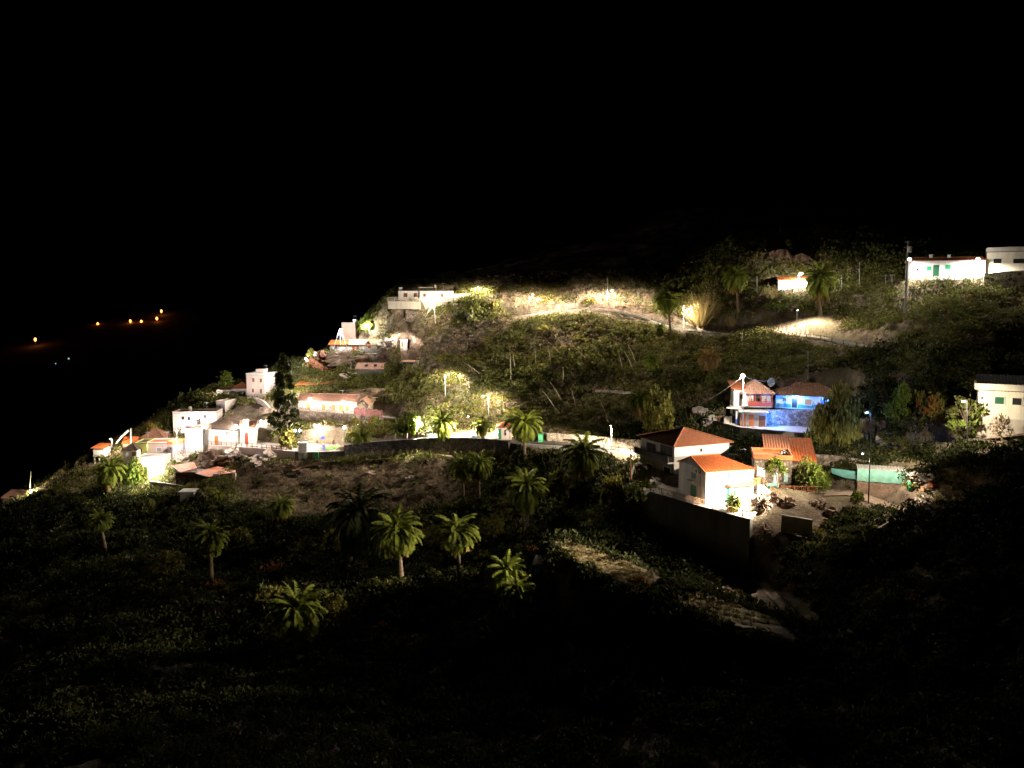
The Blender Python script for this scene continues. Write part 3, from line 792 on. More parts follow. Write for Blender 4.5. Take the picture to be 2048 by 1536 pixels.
church = H(name="church", label="whitewashed church nave with dark tile roof and orange side door", cat="church", B=(405, 892, 203), yaw=-2, uC=475, depth=8, vtop=858,
  roof='hip', rise=2.4, ov=0.3, roofm=TILED, wall=WHITE, pad=False, op=[('R', 'door', 433, 880, 8, 18, WOODO), ('R', 'window', 408.5, 863, 3, 5, DWOOD), ('R', 'window', 454, 866, 3, 5, DWOOD)])
H(name="church_wing", label="white windowless wing with pot plant at the left end of the church", cat="church wing", B=(372, 899, 200), yaw=20, uC=406, depth=5, vtop=860,
  roof='flat', para=0.15, wall=WHITE, roofm=TILEP, pad=False)
porch = H(name="church_porch", label="white church entrance gable with arched red door and bell frame", cat="church porch", B=(479, 890.5, 204), yaw=8, uC=511, depth=6, vtop=855,
  roof='gable_x', rise=1.3, ov=0.2, roofm=TILEP, wall=WHITE, pad=False, op=[('R', 'arch', 493, 877, 7, 25, REDW), ('R', 'window', 504, 870, 2, 3, DWOOD)])
H(name="pinkish_house", label="pale pink house with red eaves band and one grey window above the floodlit wall", B=(295, 924, 207), yaw=4, uC=340, depth=6, vtop=888,
  roof='flat', para=0.3, wall=PINK, roofm=TILE, ov=.12, param=WHITE, found=3, op=[('R', 'window', 318.5, 899, 9, 7, GREYG, WHITE)])
H(name="lilac_house", label="narrow lilac corner house with orange roof terrace by the church lane", B=(336, 924, 204.5), yaw=-22, uC=347, depth=5, vtop=889,
  roof='flat', para=0.7, wall=LILAC, roofm=ORANGE, param=ORANGE, found=3, op=[('R', 'window', 341, 897, 2.5, 5, GLASS)])
H(name="green_house", label="olive green house with one narrow window left of the pinkish house", B=(272, 926, 205.5), yaw=5, uC=295, depth=6, vtop=888,
  roof='flat', para=0.2, wall=GREENP, roofm=TILED, ov=.1, found=3, op=[('R', 'window', 282, 901, 4, 8, GLASS)])
H(name="cream_house", label="tall cream house with dark roof beside the drooping palm at the left", B=(248, 952, 203), yaw=3, uC=276, depth=5, vtop=900,
  roof='hip', rise=1.4, ov=.25, wall=CREAM, roofm=TILED, found=3, op=[('R', 'window', 268, 908, 8, 9, WOOD)])
H(name="floodlit_house", label="cream house front burnt out white by the lamp at its foot", B=(277, 962, 199), yaw=2, uC=330, depth=5, vtop=916,
  roof='flat', para=0.1, wall=CREAM, roofm=CONC, found=3)
H(name="brown_roofed_house", label="small house under a brown pyramid roof at the top of the left cluster", B=(281, 888, 215), yaw=4, uC=328, depth=6, vtop=877,
  roof='hip', rise=2.2, ov=.3, wall=BROWNP, roofm=TILEB, found=2, op=[('R', 'window', 292, 882, 4, 6, GLASS), ('R', 'window', 305, 882, 5, 7, WHITE)])
H(name="orange_roofed_shed", label="low shed with bright orange tile roof under the leaning white mast", B=(246, 896, 212), yaw=8, uC=272, depth=4, vtop=886,
  roof='gable_x', rise=1.2, ov=.2, wall=BROWNP, roofm=TILEO, found=2)
H(name="stilted_hut", label="small white hut with orange roof standing on pale posts, far left", cat="hut", B=(187, 913, 211), yaw=-6, uC=208, depth=3.2, vtop=896,
  roof='mono', rise=0.7, ov=.35, wall=WHITE, roofm=TILEO, found=0.1, pad=False)
H(name="edge_shed", label="low shed with pink sheet roof at the left edge of the photo", cat="shed", B=(6, 1012, 212), yaw=-3, uC=58, depth=4, vtop=996,
  roof='mono', rise=1.3, ov=.4, wall=BROWNP, roofm=TILEP, op=[('R', 'door', 23, 1004, 6, 14, DWOOD), ('R', 'door', 36, 1004, 5, 14, DWOOD)])
H(name="roadside_kiosk", label="small stone booth with green door and red hipped roof on the road", cat="kiosk", B=(996, 879, 178), yaw=3, uC=1023, depth=3.5, vtop=855,
  roof='hip', rise=0.9, ov=.25, wall=PINK, roofm=TILE, op=[('R', 'door', 1000, 866, 5, 19, GREEND), ('R', 'window', 1010.5, 865, 4, 12, GLASS)])
H(name="garden_hut", label="small concrete hut with dark green door among the shrubs below the cluster", cat="hut", B=(361, 1014, 178), yaw=4, uC=388, depth=3, vtop=985,
  roof='flat', para=0, ov=.3, wall=GREYP, roofm=CONC, op=[('R', 'door', 382, 1003, 6, 18, DGREEN)])
H(name="tarp_shed", label="low brick shed wrapped in pale green tarpaulin on the dusty yard", cat="shed", B=(1714, 990, 119.5), yaw=-20, uC=1808, depth=2.2, vtop=936,
  roof='mono', rise=0.12, ov=.15, wall=stone_mat("old_brick", (0.30, 0.16, 0.10), (0.42, 0.28, 0.20), (0.30, 0.25, 0.2), 3.0, 0.06), roofm=CONC, found=3)
H(name="awning_house", label="dark stone house under orange sheet roofs below the church rock", B=(352, 972, 190), yaw=-4, uC=432, depth=5, vtop=945,
  roof='flat', para=0, ov=.05, wall=STONED, roofm=CONC, found=3, op=[('R', 'door', 420, 960, 9, 22, DWOOD)])

for k in HOUSES: pass

# ------------------------------------------------------------------ ground sheet (after every terrace and house pad is levelled)
def ground_mat():
    m, nt, b = new_mat("hillside_ground"); N = nt.nodes; L = nt.links
    tc = N.new("ShaderNodeTexCoord")
    def noise(sc, det=8, rg=0.65):
        n = N.new("ShaderNodeTexNoise"); n.inputs["Scale"].default_value = sc; n.inputs["Detail"].default_value = det; n.inputs["Roughness"].default_value = rg
        L.new(tc.outputs["Object"], n.inputs["Vector"]); return n
    n1 = noise(0.5); n2 = noise(0.07, 5); n3 = noise(2.2, 6)
    r = N.new("ShaderNodeValToRGB")
    e = r.color_ramp.elements; e[0].position = 0.3; e[0].color = (0.04, 0.031, 0.024, 1); e[1].position = 0.75; e[1].color = (0.30, 0.23, 0.17, 1)
    e.new(0.5).color = (0.135, 0.10, 0.073, 1)
    L.new(n1.outputs["Fac"], r.inputs[0])
    r2 = N.new("ShaderNodeValToRGB"); e = r2.color_ramp.elements; e[0].position = 0.42; e[0].color = (0, 0, 0, 1); e[1].position = 0.6; e[1].color = (1, 1, 1, 1)
    L.new(n2.outputs["Fac"], r2.inputs[0])
    mx = N.new("ShaderNodeMixRGB"); mx.inputs[2].default_value = (0.17, 0.15, 0.085, 1)
    ml = N.new("ShaderNodeMath"); ml.operation = 'MULTIPLY'; ml.inputs[1].default_value = 0.55
    L.new(r2.outputs[0], ml.inputs[0]); L.new(ml.outputs[0], mx.inputs[0]); L.new(r.outputs[0], mx.inputs[1])
    L.new(mx.outputs[0], b.inputs["Base Color"])
    bp = N.new("ShaderNodeBump"); bp.inputs["Strength"].default_value = 0.9; bp.inputs["Distance"].default_value = 0.5
    L.new(n3.outputs["Fac"], bp.inputs["Height"]); L.new(bp.outputs[0], b.inputs["Normal"])
    b.inputs["Roughness"].default_value = 0.95
    b.inputs["Specular IOR Level"].default_value = 0.15
    return m
GROUND = ground_mat()
ny, nx = TX.shape
idx = np.arange(ny * nx).reshape(ny, nx)
Q = np.stack([idx[:-1, :-1], idx[:-1, 1:], idx[1:, 1:], idx[1:, :-1]], -1).reshape(-1, 4)
gnd = np_mesh("terrain", np.stack([TX, TY, TZ], -1).reshape(-1, 3), Q, GROUND, smooth=True)
tag(gnd, kind="structure")

# far dark mountainside across the valley mouth and the land beyond the ridge, one coarse sheet
fx = np.linspace(-3200, 3200, 129); fy = np.concatenate([np.linspace(330, 900, 20), np.linspace(950, 3600, 40)])
FX, FY = np.meshgrid(fx, fy)
FZ = 50 - 120 + 90 * sstep((FY - 900) / 900) + 260 * sstep((FY - 1500) / 1800) + 60 * fbm(FX, FY, 500, 55, 4) - 30
FZ = FZ + 70 * sstep((FX + 100) / 900) * sstep((FY - 330) / 300)
nyf, nxf = FX.shape; idf = np.arange(nyf * nxf).reshape(nyf, nxf)
QF = np.stack([idf[:-1, :-1], idf[:-1, 1:], idf[1:, 1:], idf[1:, :-1]], -1).reshape(-1, 4)
hills = np_mesh("hills", np.stack([FX, FY, FZ], -1).reshape(-1, 3), QF, mat("far_mountain", (0.12, 0.10, 0.08), 0.95, 0.4, 0.01), smooth=True)
tag(hills, kind="structure")
def far_z(x, y):
    return float(FZ[np.abs(fy - y).argmin(), np.abs(fx - x).argmin()])

for k in HOUSES: build_house(k)
# rooftop aerials and tanks
for i, k in enumerate(HOUSES):
    if k['name'] in ("summit_house", "white_corner_house", "terraced_house", "pinkish_house", "square_house", "two_storey_block", "green_house", "long_stone_house"):
        x, y, z = k['_Lx'] * .7, k['_Ly'] * .6, k['_h'] + .1
        mb = MB(); mb.bar((x, y, z), (x, y, z + 2.6), .06)
        for j in range(5): mb.bar((x - .7 + .1 * j, y - .5 + .25 * j, z + 2.4), (x + .7 - .1 * j, y - .5 + .25 * j, z + 2.4), .04)
        mb.bar((x, y - .5, z + 2.4), (x, y + .5, z + 2.4), .05)
        mb.build("aerial", METAL, k['_root'])
    if k['name'] in ("white_corner_house", "two_storey_block", "terraced_house"):
        x, y, z = k['_Lx'] * .3, k['_Ly'] * .6, k['_h'] + .18
        mb = MB(); mb.tube([(x, y, z), (x, y, z + .2), (x, y, z + 1.1), (x, y, z + 1.3)], [.5, .55, .55, .3], 12); mb.build("water_tank", GREYP, k['_root'])

# ------------------------------------------------------------------ paved terraces and roads
def sheet(name, poly, m, dz=0.03, z=None):
    mb = MB(); vs = [(p[0], p[1], (p[2] if z is None else z) + dz) for p in poly]
    mb.add(vs, [tuple(range(len(vs)))])
    o = mb.build(name, m); tag(o, kind="structure"); return o

def ribbon(name, pts, w0, w1, m, dz=0.02):
    """road surface from w0 (outer side) to w1 (hill side) of a line"""
    a = offset_line(pts, w0); b = offset_line(pts, w1)
    mb = MB(); vs = []
    for p, q in zip(a, b): vs += [(p.x, p.y, p.z + dz), (q.x, q.y, q.z + dz)]
    mb.add(vs, [(2 * i, 2 * i + 2, 2 * i + 3, 2 * i + 1) for i in range(len(pts) - 1)])
    o = mb.build(name, m); tag(o, kind="structure"); return o

sheet("plaza_paving", PLAZA, PAVE, 0.03, P(500, 895, 199.5).z)
sheet("long_terrace_paving", LONG_T, PAVE, 0.03)
sheet("yard_paving", GABLE_T, PAVE, 0.03, P(1411, 1010, 116).z)
sheet("upper_terrace_paving", BLUE_UP, PAVE, 0.03, P(1600, 818, 155).z)
sheet("lower_terrace_paving", BLUE_LOW, PAVE, 0.03, P(1560, 862, 147).z)
sheet("stone_yard_paving", STONE_T, DIRT, 0.03, P(1600, 986, 120).z)
ribbon("upper_road", UP_EDGE, 0.0, 4.8, ASPH)
ribbon("plaza_road", MID_EDGE, 0.0, 5.0, ASPH)
ribbon("right_lane", RIGHT_ROAD, -1.6, 1.6, DIRT, 0.05)
ribbon("yard_path", YARD_PATH, -1.4, 1.4, DIRT, 0.05)
ribbon("valley_path", VALLEY_PATH, -0.7, 0.7, DIRT, 0.06)

def wall(name, label, pts, drop, thick, m, cat="wall", rise=0.0, group=None, back=0.0, kind=None):
    """wall along a line of top points; drop below, rise above"""
    pts = [Vector(p) for p in pts]
    if not isinstance(drop, (list, tuple)): drop = [drop] * len(pts)
    a = offset_line(pts, -thick / 2 + back); b = offset_line(pts, thick / 2 + back)
    mb = MB(); vs = []
    for p, q, d in zip(a, b, drop):
        vs += [(p.x, p.y, p.z - d), (p.x, p.y, p.z + rise), (q.x, q.y, q.z + rise), (q.x, q.y, q.z - d)]
    fs = []
    for i in range(len(pts) - 1):
        o = 4 * i; fs += [(o, o + 4, o + 5, o + 1), (o + 1, o + 5, o + 6, o + 2), (o + 2, o + 6, o + 7, o + 3), (o + 3, o + 7, o + 4, o)]
    e = 4 * (len(pts) - 1); fs += [(0, 1, 2, 3), (e + 3, e + 2, e + 1, e)]
    mb.add(vs, fs)
    # origin at the first point so that textures sit in metres
    o = mb.build(name, m)
    return tag(o, label, cat, group, kind)

def railing(name, label, pts, h, m, step=2.2, bal=0.0, cat="railing", rails=2):
    """posts, rails and thin balusters along a line"""
    root = empty(name, pts[0], 0, label, cat)
    pts = [Vector(p) - Vector(pts[0]) for p in pts]
    seg = [(a, b) for a, b in zip(pts[:-1], pts[1:])]
    rl = MB(); bl = MB(); posts = []
    for a, b in seg:
        for j in range(rails):
            z = h * (1 - 0.75 * j / max(1, rails - 1)) if rails > 1 else h
            rl.bar(a + Vector((0, 0, z)), b + Vector((0, 0, z)), 0.09, 0.08)
        L_ = (b - a).length
        if bal:
            n = int(L_ / bal)
            for i in range(n):
                q = a + (b - a) * ((i + .5) / n); bl.bar(q + Vector((0, 0, h * .25)), q + Vector((0, 0, h)), 0.05)
    rl.build("rail", m, root)
    if bal: tag(bl.build("balusters", m, root), kind="stuff")
    tot = 0; nxt = 0; pm = None
    for a, b in seg:
        L_ = (b - a).length
        while nxt <= tot + L_ + 1e-6:
            q = a + (b - a) * ((nxt - tot) / L_)
            if pm is None:
                mb = MB(); mb.box(-.06, .06, -.06, .06, 0, h + .08); po = mb.build("post", m, root); pm = po.data
            else: po = link("post", pm, root)
            po.location = q; nxt += step
        tot += L_
    return root

up = Vector((0, 0, 1))
pz = P(500, 895, 199.5).z
wall("church_terrace_wall", "pinkish plastered retaining wall under the church forecourt", [Vector((p.x, p.y, pz)) for p in PLAZA[:4]] , 1.9, 0.45, PINK, "retaining wall", 0.05)
wall("plaza_wall", "dark stone retaining wall in front of the green playground", [Vector((p.x, p.y, pz)) for p in PLAZA[3:6]], 3.6, 0.5, STONED, "retaining wall", 0.05)
MW = [p for p in MID_EDGE[:31]]
wall("road_retaining_wall", "tall dark curved retaining wall carrying the road above the palms", MW, [3.2 + 2.6 * min(1, i / 14) for i in range(len(MW))], 0.6, STONED, "retaining wall", 0.5, back=-0.2)
wall("road_parapet", "low pale parapet along the road towards the hipped house", MID_EDGE[33:], 1.0, 0.35, WHITE, "parapet", 0.25, back=-0.2)
railing("roadside_guardrail", "dark guardrail on the pale parapet of the lower road", [p + up * .25 for p in offset_line(MID_EDGE, -.2)[33::3]], 0.85, DWOOD, 4, 0, "guardrail")
wall("roadside_stone_wall", "long pale rubble wall behind the lower road, right of the green cabinet", [p + up * 1.9 for p in offset_line(MID_EDGE, 5.4)[36:]], 2.8, 0.5, STONEL)
wall("floodlit_road_wall", "white roadside wall burnt out by the lamp in the tree", PL((852, 868.5, 192), (880, 868, 190), (905, 871, 188), (922, 877, 186)), 2.6, 0.4, WHITE)
wall("plain_road_wall", "plain beige wall behind the road, left of the floodlit wall", PL((700, 856, 206), (760, 858.5, 203), (800, 862, 200), (850, 866, 195)), 3.6, 0.4, BEIGE, "retaining wall")
wall("plaza_back_wall", "stone back wall of the plaza with an arched wooden door", PL((582, 857, 208.5), (640, 857.5, 208), (700, 856, 206.5)), 4.2, 0.5, STONE, "retaining wall")
d = MB(); q0 = P(646, 873, 207.55)
for i in range(1): d.box(-.75, .75, -.06, .2, -1.7, .8)
d.tube([(0, -.06, .78), (0, .2, .78)], .75, 16)
dk = d.build("arched_door", WOOD); dk.location = q0; tag(dk, "arched brown wooden door in the plaza's stone back wall", "door")
wall("stone_terrace_wall", "high rubble wall with brown plaster below the long stone house", [p - up * 0.02 for p in PL((520, 815, 220), (585, 821, 216.6), (712, 829, 213.5), (800, 839, 208.5), (832, 846, 203))], [4.6, 4.8, 4.6, 3.2, 1.5], 0.5, STONE, "retaining wall", 0.1)
wall("curved_drive_wall", "curved pale wall sweeping below the four-window house", smooth_line(PL((476, 796, 238), (500, 795, 235), (520, 798, 231), (532, 806, 227), (540, 815, 224))), 1.6, 0.4, PINK)
wall("bank_wall", "pale rubble bank wall between the church porch and the long stone house", PL((486, 846, 216), (530, 842, 215), (580, 840, 213)), 2.4, 0.5, STONEL, "retaining wall")
wall("lane_stair_wall", "stepped pale wall climbing from the church lane to the tower house", PL((438, 846, 226), (470, 836, 226), (505, 826, 227)), 2.0, 0.4, BEIGE)
wall("bank_terrace_wall", "upper rubble terrace wall beneath the curved drive wall", PL((478, 822, 230), (520, 822, 226), (560, 824, 222)), 2.0, 0.5, STONEL, "retaining wall")
# upper village walls
wall("cottage_terrace_wall", "low white ledge wall under the two high cottages", PL((628, 704, 252), (660, 705.5, 251.5), (700, 706.5, 250.5), (758, 706, 250)), 1.2, 0.5, WHITE, "terrace wall")
wall("skylight_terrace_wall", "plain grey terrace wall below the skylight house", PL((703, 757, 239), (760, 758, 237.5), (786, 760, 236.5)), 2.2, 0.4, GREYP, "terrace wall")
wall("summit_garden_wall", "long dark wall with red coping right of the summit house", PL((907, 607, 249), (945, 607, 247), (985, 609, 244)), 2.6, 0.4, GREYP, "wall", 0.0)
wall("summit_white_wall", "bright white garden wall lit by the lamp beside the summit house", PL((908, 588, 253), (940, 587, 252), (962, 592, 250)), 2.6, 0.3, CREAM)
wall("summit_stone_wall", "rubble foundation wall below the summit house", PL((812, 620, 253), (842, 624, 251.5), (906, 622, 250)), 3.5, 0.5, STONE, "retaining wall")
railing("summit_balustrade", "ochre balustrade on the terrace of the summit wing", PL((776, 602, 252.5), (800, 602, 252), (841, 603, 251.5)), 1.1, CREAM, 2.0, 0.35, "balustrade")
wall("summit_terrace_wall", "dark ochre wall carrying the balustraded terrace of the summit wing", PL((776, 602, 252.7), (841, 603, 251.7)), 2.4, 0.4, BEIGE, "terrace wall")
wall("upper_road_parapet", "low white parapet curving along the upper road", UP_EDGE[4:37], 0.8, 0.35, WHITE, "parapet", 0.3)
railing("upper_road_guardrail", "long dark guardrail above the white parapet of the upper road", [p + up * .3 for p in UP_EDGE[4:37:4]], 0.75, DWOOD, 6, 0, "guardrail")
railing("bend_guardrail", "dark wooden guardrail on the right-hand bend of the upper road", [p for p in UP_EDGE[46::4]], 0.95, DWOOD, 4, 0, "guardrail")
# stone-paved embankment by the upper bend, laid on the bank
def drape(name, poly, m, dz=.12, step=.4):
    x0 = min(p.x for p in poly); x1 = max(p.x for p in poly); y0 = min(p.y for p in poly); y1 = max(p.y for p in poly)
    X, Y = np.meshgrid(np.arange(x0, x1, step), np.arange(y0, y1, step)); ins = poly_sd(X, Y, poly) > 0
    ii = -np.ones(X.shape, int); ii[ins] = np.arange(ins.sum())
    V = np.stack([X[ins], Y[ins], tz_arr(X, Y)[ins] + dz], 1)
    qd = np.stack([ii[:-1, :-1], ii[:-1, 1:], ii[1:, 1:], ii[1:, :-1]], -1).reshape(-1, 4); qd = qd[(qd >= 0).all(1)]
    return np_mesh(name, V, qd, m, smooth=True)
EMB = [hit(u, v) for u, v in ((1486, 668), (1556, 650), (1606, 645), (1664, 678), (1610, 676), (1550, 672))]
tag(drape("paved_embankment", EMB, STONEL, .1), "triangular stone-faced embankment lit beside the upper bend", "embankment")
# right side
zy = P(1411, 1010, 116).z
wall("yard_retaining_wall", "huge dark retaining wall under the balustraded yard of the gabled house", [Vector((p.x, p.y, zy)) for p in GABLE_T[:3]], 7.5, 0.6, DARKC, "retaining wall", 0.12)
railing("yard_balustrade", "terracotta balustrade along the edge of the gabled house's yard", [Vector((p.x, p.y, zy + .12)) for p in GABLE_T[:3]], 0.95, mat("terracotta_balusters", (0.55, 0.33, 0.20), .8, .2, 2), 2.6, 0.28, "balustrade")
zl = P(1560, 862, 147).z; zu = P(1600, 818, 155).z
wall("blue_terrace_wall", "rubble wall between the two terraces, lit blue at its left end", [Vector((p.x, p.y, zu)) for p in PL((1533, 822, 153.6), (1600, 823, 153), (1692, 826, 151.5))], 3.4, 0.5, STONE, "retaining wall", 0.08)
wall("lower_terrace_wall", "grey plastered retaining wall below the garage terrace", [Vector((p.x, p.y, zl)) for p in BLUE_LOW[:6]], 3.2, 0.5, GREYP, "retaining wall", 0.08)
wall("yard_back_wall", "long rubble wall behind the tarpaulins on the dusty yard", PL((1626, 908, 131), (1680, 912, 129), (1718, 918, 127.5), (1808, 931, 124)), 4.0, 0.5, STONE, "retaining wall")
wall("lane_wall", "weedy pale bank wall along the lane on the right", PL((1752, 872, 134), (1830, 850, 131), (1880, 846, 127), (1952, 848, 121)), 3.0, 0.5, STONEL, "retaining wall")
wall("speckled_wall", "speckled white stone wall below the block at top right", PL((1968, 548, 176), (2010, 543, 174.5), (2060, 540, 173)), 3.4, 0.5, STONEK, "wall")
wall("tank_wall", "low concrete wall of the open water tank among the rocks", PL((1563, 1030, 108), (1625, 1040, 106.8)), 2.4, 0.3, CONC, "tank wall", 0.05)
wall("left_yard_wall", "low dark plaster wall in front of the awning house", PL((300, 962, 192), (345, 968, 189), (430, 982, 185)), 1.6, 0.4, GREYP)
wall("far_right_ledge", "dim pale ledge wall on the dark slope at far right", PL((1978, 656, 156), (2010, 650, 154), (2060, 642, 152)), 0.7, 0.4, CREAM, "ledge wall")
wall("dark_slope_ledge", "thin dry-stone terrace ledge on the dark central slope", PL((1190, 779, 190), (1230, 781, 188), (1270, 784, 185)), 0.6, 0.5, STONE, "ledge wall")
wall("dim_terrace_edge", "dim dry-stone terrace edge on the black slope above the flat-roofed house", PL((1810, 712, 160), (1850, 718, 157), (1900, 726, 153), (1960, 738, 148)), 0.6, 0.5, STONE, "ledge wall")

# garden terraces at the valley bottom
for lab, poly in (("upper strip of the abandoned terrace gardens, pale grass in rows", STRIPS[0]),
                  ("lower strip of the abandoned terrace gardens", STRIPS[1])):
    mb = MB(); n = 14
    # follow the ground, a hand above it
    poly2 = [Vector((p.x, p.y, tz(p.x, p.y))) for p in poly]
    cxx = sum((p for p in poly2), Vector()) / len(poly2)
    x0 = min(p.x for p in poly2); x1 = max(p.x for p in poly2); y0 = min(p.y for p in poly2); y1 = max(p.y for p in poly2)
    X, Y = np.meshgrid(np.arange(x0, x1, .4), np.arange(y0, y1, .4))
    ins = poly_sd(X, Y, poly2) > 0
    ii = -np.ones(X.shape, int); ii[ins] = np.arange(ins.sum())
    Zt = tz_arr(X, Y) + 0.08 + 0.08 * np.sin((X * 0.55 + Y * 0.83) * 4.2)
    V = np.stack([X[ins], Y[ins], Zt[ins]], 1)
    qd = np.stack([ii[:-1, :-1], ii[:-1, 1:], ii[1:, 1:], ii[1:, :-1]], -1).reshape(-1, 4); qd = qd[(qd >= 0).all(1)]
    tag(np_mesh("garden_terrace", V, qd, mat("dry_garden_soil", (0.30, 0.24, 0.13), 0.95, 0.4, 1.2, 0.5, 6), smooth=True), kind="structure")

# ------------------------------------------------------------------ lamps
def light(root, loc, watts, col, rad=0.2, spot=None, aim=None, blend=0.35, lantern=True):
    ld = bpy.data.lights.new("lamp_light", 'SPOT' if spot else 'POINT')
    ld.energy = watts * LAMP_GAIN; ld.color = col; ld.shadow_soft_size = rad
    if spot: ld.spot_size = math.radians(spot); ld.spot_blend = blend
    o = link("lamp_light", ld, root); o.location = loc
    if spot and lantern:                     # road lantern: throws more light sideways than straight down
        ld.use_nodes = True; nt = ld.node_tree; N = nt.nodes; L = nt.links
        em = N["Emission"]; tc = N.new("ShaderNodeTexCoord"); sx = N.new("ShaderNodeSeparateXYZ")
        ab = N.new("ShaderNodeMath"); ab.operation = 'ABSOLUTE'; pw = N.new("ShaderNodeMath"); pw.operation = 'POWER'; pw.inputs[1].default_value = -2.6
        mn = N.new("ShaderNodeMath"); mn.operation = 'MINIMUM'; mn.inputs[1].default_value = 16.0
        ml = N.new("ShaderNodeMath"); ml.operation = 'MULTIPLY'; ml.inputs[1].default_value = 0.13
        L.new(tc.outputs["Normal"], sx.inputs[0]); L.new(sx.outputs[2], ab.inputs[0]); L.new(ab.outputs[0], pw.inputs[0])
        L.new(pw.outputs[0], mn.inputs[0]); L.new(mn.outputs[0], ml.inputs[0]); L.new(ml.outputs[0], em.inputs["Strength"])
    if spot:
        a = Vector(aim) if aim is not None else Vector((0, .3, -1))
        o.rotation_euler = a.to_track_quat('-Z', 'Y').to_euler()
    return o

WARM = (1.0, 0.86, 0.66); COOL = (0.92, 0.95, 1.0); NEUT = (1.0, 0.93, 0.82); SODIUM = (1.0, 0.45, 0.12); PINKW = (1.0, 0.84, 0.76); GRN = (0.98, 1.0, 0.72)
GLOBE = glow_mat("lit_globe", (1.0, 0.95, 0.88), 25)
LENS = glow_mat("lit_lens", (1.0, 0.97, 0.93), 60)
BLUEG = glow_mat("blue_lens", (0.16, 0.45, 1.0), 5)
SODG = glow_mat("sodium_lens", (1.0, 0.20, 0.03), 5)
COOLG = glow_mat("cool_far_lens", (0.55, 0.85, 0.85), 0.25)

def globe_lamp(label, base, top, watts, col=PINKW, n=1, r=0.3, group="globe lamps of the plaza", m=None):
    base = Vector(base); top = Vector(top); h = top.z - base.z
    root = empty("globe_street_lamp", base, 0, label, "street lamp", group)
    pm = MB(); pm.tube([(0, 0, 0), (0, 0, .5), (0, 0, .55), (0, 0, h - r)], [.11, .1, .06, .05], 8)
    if n == 2: pm.bar((-.55, 0, h - r - .15), (.55, 0, h - r - .15), .06); pm.bar((-.55, 0, h - r - .15), (-.55, 0, h - r), .05); pm.bar((.55, 0, h - r - .15), (.55, 0, h - r), .05)
    pm.build("pole", m or BMETAL, root)
    for s in ((0,) if n == 1 else (-.55, .55)):
        g_ = MB(); g_.ball((s, 0, h), r, 12, 8); g_.build("globe", GLOBE, root, True)
        if watts: light(root, (s, 0, h), watts / n, col, r + .06)
    return root

def arm_lamp(label, base, top, out, watts, col=WARM, group=None, lens=LENS, pole=METAL, spot=168, r=.18, aim=None, head=0.55, name="street_lamp", lantern=True):
    """pole with an arm reaching `out` (dx, dy) and a flat lantern head"""
    base = Vector(base); top = Vector(top); h = top.z - base.z
    root = empty(name, base, 0, label, "street lamp", group)
    tx = top.x - base.x; ty = top.y - base.y
    pm = MB(); pm.tube([(0, 0, -.3), (tx * .5, ty * .5, h * .5), (tx, ty, h - .1), (tx + out[0] * .5, ty + out[1] * .5, h + .12), (tx + out[0], ty + out[1], h + .1)], [.1, .08, .06, .045, .04], 7)
    pm.build("pole", pole, root)
    c = Vector((tx + out[0], ty + out[1], h + .08))
    d = Vector((out[0], out[1], 0)); d = d.normalized() if d.length > 0 else Vector((1, 0, 0))
    hd = MB(); hd.bar(c - d * head * .5, c + d * head * .5, .3, .14); ho = hd.build("lantern_head", pole, root)
    ln = MB(); ln.ball(c - up * .12, r, 10, 6, 0, .7); ln.build("lens", lens, ho, True)
    if watts: light(root, c - up * (.14 + r), watts, col, .2, spot, aim, .35, lantern)
    return root

def G(u, v): return hit(u, v)
zp = pz
def plz(u, v): # point on the plaza level
    d = ray(u, v); t = (zp - CAM.z) / d.z; return CAM + d * t
def lamp_top(b, u, v): return P(u, v, b.y)

for lab, ub, vb, vt, n_, w_ in (
    ("globe lamp at the left corner of the church forecourt", 368, 899, 862, 1, 560), ("globe lamp in front of the church's left window", 408, 890, 853.5, 1, 480),
    ("globe lamp between the church nave and its porch", 473, 891.5, 851.5, 1, 650), ("globe lamp in front of the stone steps right of the church", 523, 878, 843, 1, 600),
    ("twin-globe lamp at the right end of the forecourt railing", 596, 902, 861, 2, 600), ("twin-globe lamp in front of the plaza's stone back wall", 634.5, 888, 851, 2, 600),
    ("globe lamp at the right corner of the playground", 689.5, 895, 855, 1, 400), ("globe lamp beside the yellow bush on the road", 716.5, 882, 850, 1, 700)):
    b = plz(ub, vb); globe_lamp(lab, b, lamp_top(b, ub, vt), w_, PINKW, n_, .3 if n_ == 1 else .26)
for lab, ub, D, vb, vt in (("globe lamp in front of the first orange door of the long stone house", 620, 215.6, 822, 798), ("globe lamp in front of the large orange door of the long stone house", 687, 213.6, 827, 803.5)):
    globe_lamp(lab, P(ub, vb, D), P(ub, vt, D), 150, PINKW, 1, .3, "globe lamps of the long stone house")
b = P(395.5, 850, 215); globe_lamp("globe lamp glaring in front of the dark door of the terraced house", b, P(395.5, 836, 215), 480, PINKW, 1, .3, None)
b = P(386, 857, 209); arm_lamp("small wall lamp flooding the lane behind the church wing", P(389, 858, 210), P(389, 845, 210), (.4, -.3), 450, PINKW, None, r=.22)
b = P(357, 890, 206); globe_lamp("slim lamp beside the orange roof terrace, left of the church", P(355, 892, 204), P(354.5, 862, 204), 420, PINKW, 1, .16, None, WMETAL)
globe_lamp("tiny lamp high on the dark bank left of the grey shed", P(430.5, 806, 240), P(430.5, 796.5, 240), 380, PINKW, 1, .2, None)
globe_lamp("small white lamp by the tree at the left end of the cottage terrace", P(612, 730, 250), P(612, 717.5, 250), 250, COOL, 1, .25, None)

